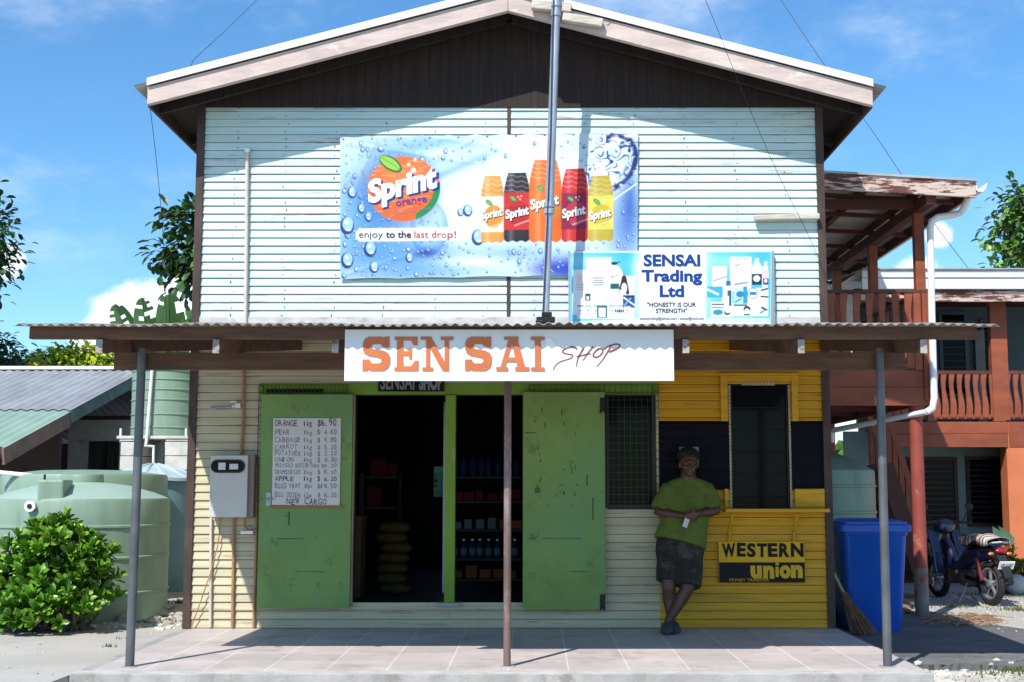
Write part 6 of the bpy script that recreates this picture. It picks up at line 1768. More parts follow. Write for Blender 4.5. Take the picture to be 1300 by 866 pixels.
# ground floor
mb = MB(); mb.box(xw0 - .3, hx1, HY + 1.0, HY + 1.1, -.15, zb1_ - .105); mb.build('lower_wall', 'teal', hs)
mb = MB(); mb.box(PX(1279, HY, 1), hx1, HY - .05, HY + .2, -.15, zb1_ - .022); mb.build('front_pillar_wall', 'orange_wall', hs)
Yg = HY + 1.0
house_window(1126, 1208, hz(668, Yg), hz(585, Yg), Yg, 0, light='brown_trim'); house_window(1228, 1276, hz(664, Yg), hz(584, Yg), Yg, 0, light='brown_trim')
mb = MB(); mb.box(xw0 - .3, PX(1279, HY, 1) - .01, HY + .85, HY + .995, -.15, hz(678, Yg)); mb.build('plinth', 'red_dark', hs)

# ------------------------------------------------------------------ wheelie bin
bY = .55
bnx = PX(1101, bY, .5)
bz = -.062
bn = thing('wheelie_bin', 'big blue plastic wheelie bin standing at the right shop corner', 'bin', (bnx, bY, bz))
mb = MB()
def ring(w, d, z, rad=.05, yo=0.0, n=5):
    pts = []
    for (cx, cy, a0) in ((w - rad, d - rad, 0), (-w + rad, d - rad, 90), (-w + rad, -d + rad, 180), (w - rad, -d + rad, 270)):
        for i in range(n): t = R(a0 + 90 * i / (n - 1)); pts.append((cx + rad * math.cos(t), cy + rad * math.sin(t) + yo, z))
    return pts
rings = [ring(.235, .25, 0.0, .06), ring(.245, .262, .05, .06), ring(.29, .335, .86, .06), ring(.297, .34, .865, .05), ring(.30, .345, .90, .05)]
vs = [p for q in rings for p in q]; k = len(rings[0]); fs = []
for i in range(len(rings) - 1):
    for j in range(k): fs.append((i * k + j, i * k + (j + 1) % k, (i + 1) * k + (j + 1) % k, (i + 1) * k + j))
fs.append(tuple(range(k))[::-1]); fs.append(tuple((len(rings) - 1) * k + j for j in range(k)))
mb.add(vs, fs, None, True); mb.build('body', 'blue_bin', bn, local=True, ang=40)
mb = MB()
rings = [ring(.325, .36, .895, .05), ring(.33, .365, .90, .05), ring(.33, .365, .955, .05), ring(.315, .35, .965, .05)]
vs = [p for q in rings for p in q]; fs = []
for i in range(3):
    for j in range(k): fs.append((i * k + j, i * k + (j + 1) % k, (i + 1) * k + (j + 1) % k, (i + 1) * k + j))
fs.append(tuple(range(k))[::-1]); fs.append(tuple(3 * k + j for j in range(k)))
mb.add(vs, fs, None, True); mb.build('rim', 'blue_bin', bn, local=True, ang=40)
mb = MB()
rings = [ring(.30, .34, .966, .06), ring(.30, .34, .985, .06), ring(.20, .25, 1.01, .06)]
vs = [p for q in rings for p in q]; fs = []
for i in range(2):
    for j in range(k): fs.append((i * k + j, i * k + (j + 1) % k, (i + 1) * k + (j + 1) % k, (i + 1) * k + j))
fs.append(tuple(range(k))[::-1]); fs.append(tuple(2 * k + j for j in range(k)))
mb.add(vs, fs, None, True); mb.M = Matrix.Identity(4); mb.box(-.36, -.325, -.05, .25, .90, .98)
mb.build('lid', 'blue_bin', bn, local=True, ang=40)
for s_ in (-1, 1):
    mb = MB(); mb.tube([(s_ * .24, .27, .09), (s_ * .29, .27, .09)], .09, 20); mb.build('wheel', 'rubber', bn, local=True)
# broom leaning in the corner
bm_ = thing('broom', 'brown stick broom leaning against the bin and the shop corner', 'broom', (PX(1088, .1, .1), .08, -.06))
mb = MB(); r = random.Random(4)
top = Vector(wp(1072, 755, .14)); bot = Vector(wp(1097, 806, .02)); 
for i in range(110):
    o = Vector((r.gauss(0, .05), r.gauss(0, .04), r.uniform(0, .02))); c = Vector((r.gauss(0, .012), r.gauss(0, .012), r.uniform(-.03, .03)))
    b_ = bot + o; b_.z = max(b_.z, -.055)
    mb.tube([tuple(top + c), tuple(top.lerp(b_, .5) + o * .15), tuple(b_)], .003, 4, cap=False)
mb.build('bristles', 'straw', bm_)
mb = MB(); mb.tube([tuple(top.lerp(bot, .12)), tuple(top + (top - bot) * 1.35)], .014, 8); mb.build('stick', 'bare_wood', bm_)
mb = MB(); mb.tube([wp(1056, 690, .55), wp(1060, 720, .5), wp(1067, 738, .45)], .012, 6); tag(mb.build('hose', mat('green hose', (0.05, 0.25, 0.17), .5, .1)), 'short pale green hose hanging between the shop corner and the bin', 'hose')

# ------------------------------------------------------------------ scooter
def scooter():
    x, y = G(1259, 769, -.115)
    fwd = Vector((-.25, 1.1, 0)).normalized(); ang = math.atan2(fwd.y, fwd.x)
    sc = thing('motor_scooter', 'dark blue step through motorbike parked rear towards the viewer beside the red column', 'motorbike', (x, y, -.115), ang)
    BL = mat('dark blue scooter paint', (0.006, 0.011, 0.05), .3, .1, 3, bump=0, spec=.6, coat=.5)
    BK = M['rubber']
    def part(name, m, fn, bev=0, par=sc):
        mb = MB(); fn(mb); return mb.build(name, m, par, local=True, bev=bev)
    WB, r_ = 1.2, .265
    for xx, nm in ((0.0, 'wheel'), (WB, 'wheel')):
        mb = MB(); n = 40; vs, fs = [], []
        for i in range(n):
            a = 2 * math.pi * i / n
            for j in range(10):
                t = 2 * math.pi * j / 10; rr = r_ - .042 + .042 * math.cos(t); vs.append((xx + rr * math.cos(a), .042 * math.sin(t), r_ + rr * math.sin(a)))
        for i in range(n):
            for j in range(10): fs.append((i * 10 + j, i * 10 + (j + 1) % 10, ((i + 1) % n) * 10 + (j + 1) % 10, ((i + 1) % n) * 10 + j))
        mb.add(vs, fs, None, True); w = mb.build('wheel', BK, sc, local=True)
        mb = MB(); RI = mat('grey alloy rim', (.35, .34, .36), .35, .1, metal=.6) if 'grey alloy rim' not in bpy.data.materials else bpy.data.materials['grey alloy rim']
        vs, fs = [], []
        for i in range(n):
            a = 2 * math.pi * i / n
            for (rr, yy) in ((.19, -.028), (.19, .028), (.172, .028), (.172, -.028)): vs.append((xx + rr * math.cos(a), yy, r_ + rr * math.sin(a)))
        for i in range(n):
            for j in range(4): fs.append((i * 4 + j, i * 4 + (j + 1) % 4, ((i + 1) % n) * 4 + (j + 1) % 4, ((i + 1) % n) * 4 + j))
        mb.add(vs, fs, None, False)
        for i in range(5):
            a = i * 2 * math.pi / 5 + .3; mb.bar((xx, 0, r_), (xx + .178 * math.cos(a), 0, r_ + .178 * math.sin(a)), .022, .03, (0, 1, 0))
        mb.tube([(xx, -.05, r_), (xx, .05, r_)], .04, 16); mb.build('rim', RI, w, local=True)
    # main body: tail, underseat, step through, leg shield
    def body(mb):
        secs = [(-.22, .66, .03, .05), (-.12, .655, .085, .075), (.05, .63, .115, .10), (.25, .60, .125, .115), (.42, .56, .115, .12), (.55, .47, .09, .10), (.70, .42, .075, .075), (.82, .46, .07, .09), (.93, .62, .075, .10), (1.00, .74, .07, .07)]
        mb.tube([(a, 0, b) for a, b, c, d in secs], [(c, d) for a, b, c, d in secs], 16, sq=(0, 1, 0))
    part('body', BL, body)
    part('tail_panel', BL, lambda mb: mb.tube([(-.24, 0, .685), (-.05, 0, .69), (.12, 0, .66)], [(.05, .035), (.10, .05), (.12, .04)], 14, sq=(0, 1, 0)))
    part('leg_shield', BL, lambda mb: [mb.prism([(1.08, .84), (1.02, .88), (.90, .60), (.84, .34), (.90, .32), (.98, .55)], s_ * .10, s_ * .24) for s_ in (-1, 1)], .02)
    part('seat', BK, lambda mb: mb.tube([(-.16, 0, .745), (.0, 0, .765), (.25, 0, .755), (.42, 0, .735), (.52, 0, .71)], [(.10, .035), (.13, .045), (.135, .05), (.12, .045), (.06, .03)], 14, sq=(0, 1, 0)))
    part('rear_fender', BK, lambda mb: mb.prism([(-.20, .66), (-.33, .52), (-.40, .36), (-.38, .34), (-.30, .47), (-.1, .60)], -.055, .055), .008)
    part('tail_light', mat('red tail light', (.35, .012, .015), .2, .1, bump=0), lambda mb: mb.ell((-.24, 0, .665), (.035, .075, .035), 14, 8))
    for s_ in (-1, 1): part('indicator', mat('amber lens', (.45, .16, .02), .25, .1, bump=0) if 'amber lens' not in bpy.data.materials else bpy.data.materials['amber lens'], lambda mb: mb.ell((-.22, s_ * .12, .63), (.03, .04, .022), 10, 6))
    pl_ = part('number_plate', 'p_white', lambda mb: (setattr(mb, 'M', Matrix.Translation((-.345, 0, .50)) @ Matrix.Rotation(R(-28), 4, 'Y')), mb.box(-.006, .006, -.10, .10, -.05, .05)))
    mb = MB(); r = random.Random(3)
    text_faces(mb, 'GE 4187', 0, 0, .045, 0, m=0, bold=.02, width=.16, align='CENTER')
    mb.v = [(-.0075, -a, c - .022) for a, b, c in mb.v]
    T_ = Matrix.Translation((-.345, 0, .50)) @ Matrix.Rotation(R(-28), 4, 'Y')
    mb.v = [tuple(T_ @ Vector(v)) for v in mb.v]; mb.build('plate_number', 'p_black', pl_, local=True)
    part('fork', 'steel', lambda mb: [mb.tube([(1.20, s_ * .075, .265), (1.09, s_ * .075, .60), (1.03, s_ * .05, .82)], .022, 10) for s_ in (-1, 1)])
    part('front_fender', BL, lambda mb: mb.tube([(1.20 + .31 * math.cos(a), 0, .265 + .31 * math.sin(a)) for a in [R(k) for k in (25, 50, 80, 110, 140)]], [(.06, .012)] * 5, 10, sq=(0, 1, 0)))
    part('headlamp_cowl', BL, lambda mb: mb.ell((1.02, 0, .92), (.11, .15, .10), 18, 12))
    part('handlebar', BK, lambda mb: (mb.tube([(.98, 0, .93), (.96, .18, .97), (.90, .34, .97)], .016, 10), mb.tube([(.98, 0, .93), (.96, -.18, .97), (.90, -.34, .97)], .016, 10)))
    for s_ in (-1, 1):
        part('mirror', BK, lambda mb: (mb.tube([(.95, s_ * .22, .97), (.95, s_ * .28, 1.08), (.94, s_ * .31, 1.14)], .007, 6), mb.ell((.94, s_ * .32, 1.17), (.018, .06, .045), 14, 8)))
    part('engine', mat('engine metal', (.12, .11, .11), .5, .2, metal=.5), lambda mb: (mb.ell((.50, 0, .30), (.17, .12, .12), 16, 10), mb.tube([(.55, 0, .34), (.78, 0, .36)], .07, 12), mb.box(.30, .62, -.10, -.07, .22, .38)), 0)
    part('swing_arm', 'black_metal', lambda mb: [mb.bar((0, s_ * .075, .265), (.42, s_ * .09, .32), .025, .05) for s_ in (-1, 1)])
    for s_ in (-1, 1): part('shock_absorber', mat('red shock spring', (.12, .015, .015), .5, .1) if 'red shock spring' not in bpy.data.materials else bpy.data.materials['red shock spring'], lambda mb: mb.tube([(.02, s_ * .10, .30), (.12, s_ * .115, .56)], .028, 10))
    part('exhaust', mat('dark exhaust metal', (.08, .075, .075), .4, .2, metal=.7), lambda mb: mb.tube([(.55, -.11, .20), (.30, -.12, .19), (.05, -.13, .22), (-.22, -.13, .30)], [.02, .025, .042, .045], 12))
    part('kick_stand', 'steel', lambda mb: (mb.tube([(.40, .08, .24), (.36, .22, .01)], .012, 8), mb.tube([(.42, -.06, .24), (.30, -.12, .10), (.52, -.14, .10)], .010, 8)))
    part('foot_peg', BK, lambda mb: mb.tube([(.62, -.26, .24), (.62, .26, .24)], .016, 8))
    part('grab_rail', 'steel', lambda mb: mb.tube([(-.02, .12, .72), (-.22, .10, .76), (-.26, 0, .77), (-.22, -.10, .76), (-.02, -.12, .72)], .012, 8))
    return sc
sc = scooter()
sc.scale = (.95, .95, .95)
# striped cloth thrown over the seat
def cloth_mat():
    m = mat('striped seat cloth', (.45, .40, .38), .9, .1, 6, bump=.3, bscale=15)
    t = m.node_tree; n, l = t.nodes.new, t.links.new; b = t.nodes['Principled BSDF']
    c = n('ShaderNodeTexCoord'); s_ = n('ShaderNodeSeparateXYZ'); l(c.outputs['UV'], s_.inputs[0])
    w = n('ShaderNodeMath'); w.operation = 'MULTIPLY'; w.inputs[1].default_value = 4.0; l(s_.outputs['X'], w.inputs[0])
    f = n('ShaderNodeMath'); f.operation = 'FRACT'; l(w.outputs[0], f.inputs[0])
    r_ = n('ShaderNodeValToRGB'); r_.color_ramp.interpolation = 'CONSTANT'; e = r_.color_ramp.elements
    e[0].color = (.30, .26, .25, 1); e[1].position = .25; e[1].color = (.62, .58, .56, 1)
    for p_, col in ((.45, (.09, .075, .08, 1)), (.62, (.55, .50, .48, 1)), (.80, (.32, .03, .035, 1))): q = e.new(p_); q.color = col
    l(f.outputs[0], r_.inputs['Fac']); l(r_.outputs[0], b.inputs['Base Color']); return m
mb = MB(); nu, nv = 26, 18; vs = []; r = random.Random(2)
Ms = Matrix.Translation(sc.location) @ Matrix.Rotation(sc.rotation_euler.z, 4, 'Z') @ Matrix.Scale(.95, 4)
for i in range(nu):
    for j in range(nv):
        u, v = i / (nu - 1), j / (nv - 1); s_ = (v - .5) * 2
        x = -.20 + .66 * u; a = s_ * 1.75
        y = .155 * math.sin(max(-1.57, min(1.57, a))) * (1 + .05 * math.sin(u * 9)); z = .765 + .055 * math.cos(max(-1.57, min(1.57, a))) - max(0, abs(a) - 1.57) * .3 + .01 * math.sin(u * 14 + v * 7) + .03 * math.sin(u * math.pi)
        if abs(a) > 1.3: z -= .02 * math.sin(u * 11) 
        vs.append(tuple(Ms @ Vector((x, y, z + .006))))
fs = [(i * nv + j, (i + 1) * nv + j, (i + 1) * nv + j + 1, i * nv + j + 1) for i in range(nu - 1) for j in range(nv - 1)]
mb.add(vs, fs, None, True); cl_ = mb.build('striped_cloth', cloth_mat(), ang=180)
me = cl_.data; uv = me.uv_layers.new(name='UVMap')
for p_ in me.polygons:
    for li in p_.loop_indices:
        vi = me.loops[li].vertex_index; uv.data[li].uv = ((vi // nv) / (nu - 1), (vi % nv) / (nv - 1))
sm_ = cl_.modifiers.new('thick', 'SOLIDIFY'); sm_.thickness = .006
tag(cl_, 'red, white and grey striped cloth draped over the motorbike seat', 'cloth')

# potted plant and little shrub beside the orange wall
pY = 5.2
pv = w3(1268, 735, pY)
pt = thing('potted_plant', 'pale green broad leaved plant in a pot beside the orange wall', 'plant', (pv.x, pY, -.11))
mb = MB(); mb.lathe([(.12, 0), (.16, .30), (.175, .30), (.175, .34), (.15, .34), (.15, .31)], 24); mb.build('pot', mat('brown grey pot', (.14, .10, .085), .8, .2), pt, local=True)
mb = MB(); r = random.Random(12)
b0_ = Vector((pv.x, pY, .2))
for tip, L_, W_ in ((w3(1260, 668, pY - .1), .28, .14), (w3(1268, 668, pY - .1), .30, .13), (w3(1262, 705, pY - .2), .32, .09), (w3(1266, 690, pY), .22, .1)):
    mb.tube([tuple(b0_), tuple(b0_.lerp(tip, .5) + Vector((0, 0, .05))), tuple(tip)], .012, 6, 0)
    leaf(mb, tip, Vector((r.uniform(-.2, .5), -.5, -.6 if tip.z > 1 else -.45)), Vector((0, -1, .6)), L_, W_, 1, .1, .2, .9)
mb.build('leaves', ['leaf_a', mat('pale cream green leaf', (.42, .50, .22), .4, .15, bump=0)], pt)
bush('garden_shrub', 'thin dry shrub against the foot of the orange wall', 'bush', (PX(1288, 5.1, .2), 5.1, -.11), [(0, 0, .3, .16, .22), (.15, 0, .25, .14, .2), (-.12, 0, .2, .12, .15)], 46, .10, .045, 71, ['leaf_a', mat('yellow brown leaf', (.22, .20, .06), .6, .2, bump=0), 'leaf_c'], 3)
mb = MB(); mb.ell(tuple(w3(1290, 742, 4.9)), (.15, .12, .13), 12, 8); tag(mb.build('white_sack', mat('pale plastic sack', (.42, .42, .42), .6, .15, bump=.6, bscale=10)), 'crumpled pale sack at the foot of the orange wall', 'sack')
# ------------------------------------------------------------------ person leaning on the wall
def fuse(mb, name, m, parent, voxel, smooth=4, label=None):
    """one continuous surface from overlapping closed lofts"""
    o = mb.build('tmp_' + name, m, None, recenter=False)
    rm = o.modifiers.new('r', 'REMESH'); rm.mode = 'VOXEL'; rm.voxel_size = voxel; rm.use_smooth_shade = True
    if smooth: s_ = o.modifiers.new('s', 'SMOOTH'); s_.factor = .5; s_.iterations = smooth
    bpy.context.view_layer.update()
    dg = bpy.context.evaluated_depsgraph_get()
    me = bpy.data.meshes.new_from_object(o.evaluated_get(dg))
    off = parent.location if parent else Vector((0, 0, 0))
    me.transform(Matrix.Translation(-off))
    old = o.data; bpy.data.objects.remove(o); bpy.data.meshes.remove(old)
    me.materials.clear(); me.materials.append(M[m])
    me.polygons.foreach_set('use_smooth', [True] * len(me.polygons)); me.name = name
    q = bpy.data.objects.new(name, me); COL.objects.link(q)
    if parent: q.parent = parent
    return q
fx, fy = G(848, 804, 0.0)
person = thing('person', 'person in lime green shirt and camouflage shorts leaning on the wall with crossed ankles', 'person', (fx, fy, 0.0))
def J(px, py, Y): return w3(px, py, Y)
head = J(874.5, 589, -.175)
neck0, neck1 = J(873, 617, -.145), J(874, 598, -.155)
chest, belly, pelv = J(872, 634, -.15), J(868, 668, -.19), J(863, 700, -.225)
shL, shR = J(848, 624, -.15), J(898, 624, -.15)
elL, elR = J(836, 650, -.20), J(908, 649, -.20)
wrL, wrR = J(868, 655, -.345), J(885, 652, -.345)
hipL, hipR = J(852, 704, -.225), J(876, 704, -.225)
knL, knR = J(849, 747, -.315), J(873, 747, -.345)
anL, anR = Vector((fx + .035, fy + .075, .09)), Vector((fx - .005, fy + .0, .085))
toL, toR = Vector((fx + .055, fy - .085, .035)), Vector((fx - .03, fy - .17, .035))
mb = MB()
T_ = lambda pts, rad, n=16, sq=(1, 0, 0): mb.tube([tuple(p) for p in pts], rad, n, sq=sq)
T_([pelv + Vector((0, 0, -.09)), pelv, belly, chest, J(873, 620, -.148), neck0], [(.12, .10), (.175, .125), (.175, .135), (.185, .125), (.15, .09), (.072, .066)])
T_([neck0, neck1, head], [.070, .064, .055])
for sh, el, wr in ((shL, elL, wrL), (shR, elR, wrR)):
    T_([chest.lerp(sh, .6) + Vector((0, 0, .02)), sh, sh.lerp(el, .5), el], [.07, .07, .056, .046])
    T_([sh.lerp(el, .9), el, el.lerp(wr, .3), el.lerp(wr, .75), wr], [.044, .046, .046, .034, .028])
for hp, kn, an, to in ((hipL, knL, anL, toL), (hipR, knR, anR, toR)):
    T_([hp + Vector((0, 0, .04)), hp, hp.lerp(kn, .5), kn], [.09, .098, .082, .060])
    T_([hp.lerp(kn, .92), kn, kn.lerp(an, .32) + Vector((0, .018, 0)), kn.lerp(an, .7), an], [.056, .058, .060, .042, .036])
    T_([an + Vector((0, .03, -.045)), an.lerp(to, .5) + Vector((0, 0, -.02)), to], [(.036, .036), (.042, .034), (.038, .024)])
# head: skull, jaw, brow, nose, lips, ears
mb.ell(tuple(head + Vector((0, .012, .022))), (.078, .096, .095), 24, 16)
mb.ell(tuple(head + Vector((0, -.012, -.045))), (.062, .078, .072), 20, 14)
mb.ell(tuple(head + Vector((0, -.062, -.090))), (.030, .028, .022), 14, 10)
mb.ell(tuple(head + Vector((0, -.078, .018))), (.056, .018, .014), 14, 8)
T_([head + Vector((0, -.082, .008)), head + Vector((0, -.097, -.018)), head + Vector((0, -.100, -.030))], [.010, .014, .017], 10)
for s_ in (-1, 1):
    mb.ell(tuple(head + Vector((s_ * .014, -.090, -.032))), (.011, .012, .009), 10, 8)
    mb.ell(tuple(head + Vector((s_ * .080, .012, -.012))), (.010, .022, .032), 10, 8)
    mb.ell(tuple(head + Vector((s_ * .040, -.058, -.028))), (.026, .024, .022), 12, 8)
mb.ell(tuple(head + Vector((0, -.084, -.056))), (.026, .012, .008), 12, 8); mb.ell(tuple(head + Vector((0, -.082, -.068))), (.022, .012, .008), 12, 8)
# hands: palm, four curled fingers, thumb
def hand_(wr, d, side, cross):
    d = d.normalized(); n_ = Vector((0, -1, -.15)).normalized(); u = d.cross(n_).normalized()
    if u.z < 0: u = -u
    pc = wr + d * .045
    T_([wr - d * .01, wr + d * .03, wr + d * .075], [(.026, .026), (.040, .020), (.040, .016)], 12, tuple(u))
    for k in range(4):
        o = u * (.030 - k * .020); L_ = [.066, .074, .070, .056][k]
        b = wr + d * .070 + o
        T_([b, b + d * L_ * .40 + n_ * -.004, b + d * L_ * .72 + n_ * -.016 - u * .004, b + d * L_ * .86 - n_ * .036 - u * .006], [.0098, .0092, .0086, .0074], 8)
    b = wr + d * .022 + u * .030 + n_ * .008
    T_([b, b + u * .028 + d * .022 + n_ * .012, b + u * .032 + d * .052 + n_ * .016], [.0125, .0105, .0085], 8)
hand_(wrL, Vector((.9, -.15, -.12)), -1, 0)
hand_(wrR + Vector((0, -.035, .0)), Vector((-.75, -.1, -.30)), 1, 1)
T_([elR.lerp(wrR, .8), wrR + Vector((0, -.035, 0))], [.033, .027])
body = fuse(mb, 'body', 'skin', person, .0055, 3)
mb = MB()
for s_ in (-1, 1): mb.ell(tuple(head + Vector((s_ * .031, -.081, .0))), (.011, .008, .0045), 10, 8)
ew = mb.build('eye', 'eye_white', person)
mb = MB()
for s_ in (-1, 1): mb.ell(tuple(head + Vector((s_ * .031, -.0885, .0))), (.0055, .0035, .006), 8, 6)
mb.build('iris', 'p_black', ew)
mb = MB(); r = random.Random(1)
mb.ell(tuple(head + Vector((0, .034, .068))), (.095, .106, .080), 24, 16); mb.ell(tuple(head + Vector((0, .05, .015))), (.084, .070, .085), 20, 14)
for i in range(170):
    v = Vector((r.gauss(0, 1), r.gauss(.2, 1), abs(r.gauss(.3, 1)))).normalized()
    p = head + Vector((0, .034, .068)) + Vector((v.x * .088, v.y * .100, v.z * .074)); mb.ell(tuple(p), (.016, .016, .014), 6, 4)
fuse(mb, 'hair', 'hair', person, .006, 1)
# shirt
mb = MB()
hem = J(863, 690, -.22)
T_([hem, belly, chest, J(873, 621, -.148), J(873, 614, -.148)], [(.235, .165), (.212, .160), (.205, .145), (.165, .108), (.092, .08)], 24)
T_([J(873, 612, -.148), shL.lerp(J(873, 612, -.148), .5), shL + Vector((0, 0, .035))], [.07, .075, .055]); T_([J(873, 612, -.148), shR.lerp(J(873, 612, -.148), .5), shR + Vector((0, 0, .035))], [.07, .075, .055])
for sh, el in ((shL, elL), (shR, elR)):
    e = sh.lerp(el, .88)
    T_([chest.lerp(sh, .55) + Vector((0, 0, .02)), sh, sh.lerp(el, .5), e], [.082, .088, .088, .090], 16)
shirt = fuse(mb, 'shirt', 'shirt', person, .011, 3)
mb = MB()
for s_ in (-1, 1):
    c0 = J(873, 613, -.20); mb.add([tuple(c0 + Vector((s_ * .010, -.045, -.055))), tuple(c0 + Vector((s_ * .075, -.01, .01))), tuple(c0 + Vector((s_ * .07, .035, .03))), tuple(c0 + Vector((s_ * .085, -.025, -.035)))], [(0, 3, 1), (3, 2, 1)], 0, True)
p0 = J(872, 618, -.305); p1 = J(870, 688, -.375)
for k in range(6): q = p0.lerp(p1, k / 5.5); mb.ell((q.x, q.y - .004, q.z), (.007, .004, .007), 8, 6)
o = mb.build('collar', 'shirt', shirt); sm2 = o.modifiers.new('t', 'SOLIDIFY'); sm2.thickness = .006
mb = MB()
T_([J(863, 684, -.215), pelv, J(863, 712, -.225)], [(.205, .140), (.215, .150), (.20, .145)], 24)
for hp, kn, e in ((hipL, knL, .80), (hipR, knR, .94)):
    q = hp.lerp(kn, e); T_([hp + Vector((0, 0, .03)), hp.lerp(kn, .4), q], [(.115, .125), (.122, .122), (.118, .115)], 20)
fuse(mb, 'shorts', 'shorts', person, .011, 2)
for an, to in ((anL, toL), (anR, toR)):
    mb = MB(); hl = an + Vector((0, .045, 0)); hl.z = .03
    T_([Vector((hl.x, hl.y, .036)), Vector((an.x, an.y, .05)), an.lerp(to, .5) * 1.0 + Vector((0, 0, .01)) * 0, Vector((to.x, to.y, .036)), to + Vector((0, -.025, -.006))], [(.035, .03), (.047, .05), (.054, .046), (.054, .034), (.034, .022)], 16)
    mb.ell((an.x, an.y - .01, .05), (.048, .06, .045), 14, 8)
    s_ = fuse(mb, 'shoe', 'shoe', person, .008, 2)
# phone in the hand
ph = J(871.5, 662, -.395)
mb = MB(); mb.bar(tuple(ph + Vector((-.018, 0, -.05))), tuple(ph + Vector((.022, .012, .055))), .045, .010, (0, 1, 0)); o = mb.build('phone', mat('pale phone case', (.50, .50, .52), .3, .05), bev=.004)
tag(o, 'small pale phone held in front of the leaning person', 'phone')

# ------------------------------------------------------------------ goods inside the dim shop
def gbox(name, x0, x1, y0, y1, z0, z1, m, label, cat, group=None, bev=.006):
    mb = MB(); mb.box(x0, x1, y0, y1, z0, z1); return tag(mb.build(name, m, bev=bev), label, cat, group)
Ys = 1.5
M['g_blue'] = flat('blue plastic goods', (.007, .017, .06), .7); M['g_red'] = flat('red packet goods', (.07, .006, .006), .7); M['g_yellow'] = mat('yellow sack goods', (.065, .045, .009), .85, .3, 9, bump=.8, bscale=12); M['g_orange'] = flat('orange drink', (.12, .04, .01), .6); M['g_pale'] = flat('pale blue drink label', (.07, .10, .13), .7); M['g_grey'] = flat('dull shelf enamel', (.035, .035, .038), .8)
sx0, sx1 = PX(566, Ys, 1), PX(676, Ys, 1)
rk = thing('shelf_rack', 'tall shelf rack of groceries inside the right hand doorway', 'shelf', ((sx0 + sx1) / 2, Ys, .185))
levels = [P(620, py, Ys)[1] for py in (735, 709, 672, 636, 605)]
for z in levels: mb = MB(); mb.box(sx0, sx1, Ys - .01, Ys + .42, z - .022, z - .002); mb.build('shelf', 'g_grey', rk)
for x in (sx0 - .03, sx1 + .002): mb = MB(); mb.box(x, x + .028, Ys, Ys + .4, .187, 2.1); mb.build('upright', 'steel', rk)
def bottle_obj(label, group, h, r_, ml, mcap, mlab):
    t = thing('bottle', label, 'bottle', (0, 0, 0), 0, group)
    mb = MB(); mb.lathe([(r_ * .9, 0), (r_, .01), (r_, h * .62), (r_ * .75, h * .74), (r_ * .36, h * .86), (r_ * .36, h * .92)], 14); mb.build('body', ml, t)
    mb = MB(); mb.lathe([(r_ * .42, h * .925), (r_ * .42, h)], 10); mb.build('cap', mcap, t)
    mb = MB(); mb.lathe([(r_ * 1.02, h * .18), (r_ * 1.02, h * .52)], 14, cap=False); mb.build('label', mlab, t)
    return t
first = None
for k in range(8):
    x = sx0 + .09 + k * .088
    if first is None: first = bottle_obj('bottle with pale blue label on the second lowest shelf of the rack', 'pale labelled bottles on the rack', .19, .036, 'g_blue', 'p_white', 'g_pale'); o = first
    else: o = copy_tree(first)
    o.location = (x + rng.uniform(-.012, .012), Ys + .08 + rng.uniform(-.03, .03), levels[1])
first = None
for k in range(8):
    x = sx0 + .08 + k * .09
    if first is None: first = bottle_obj('blue bottle on the topmost shelf of the rack', 'blue bottles on the rack', .20, .037, 'g_blue', 'g_blue', 'g_blue'); o = first
    else: o = copy_tree(first)
    o.location = (x + rng.uniform(-.014, .014), Ys + .08 + rng.uniform(-.03, .04), levels[4])
for k in range(6):
    x = sx0 + .06 + k * .12; gbox('carton', x, x + rng.uniform(.07, .115), Ys + .04 + rng.uniform(0, .05), Ys + .2, levels[2], levels[2] + rng.uniform(.07, .13), 'g_pale' if k < 4 else 'g_orange', 'small white carton on the middle shelf of the rack' if k < 4 else 'small orange carton on the middle shelf of the rack', 'carton', 'white cartons on the rack' if k < 4 else 'orange cartons on the rack')
for k in range(6):
    x = sx0 + .06 + k * .12; gbox('packet', x, x + rng.uniform(.07, .115), Ys + .04 + rng.uniform(0, .05), Ys + .2, levels[3], levels[3] + rng.uniform(.06, .12), 'g_red', 'red packet on the second highest shelf of the rack', 'packet', 'red packets on the rack')
for k in range(5):
    x = sx0 + .06 + k * .14; gbox('tin', x, x + rng.uniform(.08, .13), Ys + .04 + rng.uniform(0, .05), Ys + .2, levels[0], levels[0] + rng.uniform(.07, .13), 'g_orange', 'orange tin box on the lowest shelf of the rack', 'tin', 'orange tins on the rack')
Yl = 1.7
stn = thing('goods_stand', 'white two tier goods stand inside the left doorway', 'shelf', (PX(478, Yl, 1), Yl, .185))
for py in (604, 643):
    a, b = P(452, py, Yl), P(503, py, Yl); mb = MB(); mb.box(a[0], b[0], Yl, Yl + .5, a[1] - .03, a[1]); mb.build('shelf', 'g_grey', stn, bev=.004)
a, b = P(456, 650, Yl), P(463, 601, Yl); mb = MB(); mb.box(a[0], b[0], Yl - .02, Yl - .002, .187, b[1]); mb.build('upright', 'g_grey', stn)
mb = MB(); mb.box(PX(500, Yl, 1), PX(503, Yl, 1), Yl + .46, Yl + .49, .187, b[1]); mb.build('upright', 'g_grey', stn)
z604, z643 = P(470, 604, Yl)[1], P(470, 643, Yl)[1]
gbox('carton', PX(468, Yl, 1), PX(490, Yl, 1), Yl + .05, Yl + .3, z604 + .002, z604 + .17, 'g_red', 'big red carton on the upper tier of the goods stand, left', 'carton')
gbox('carton', PX(491, Yl, 1), PX(502, Yl, 1), Yl + .05, Yl + .3, z604 + .002, z604 + .13, 'g_red', 'narrow red carton on the upper tier of the goods stand, right', 'carton')
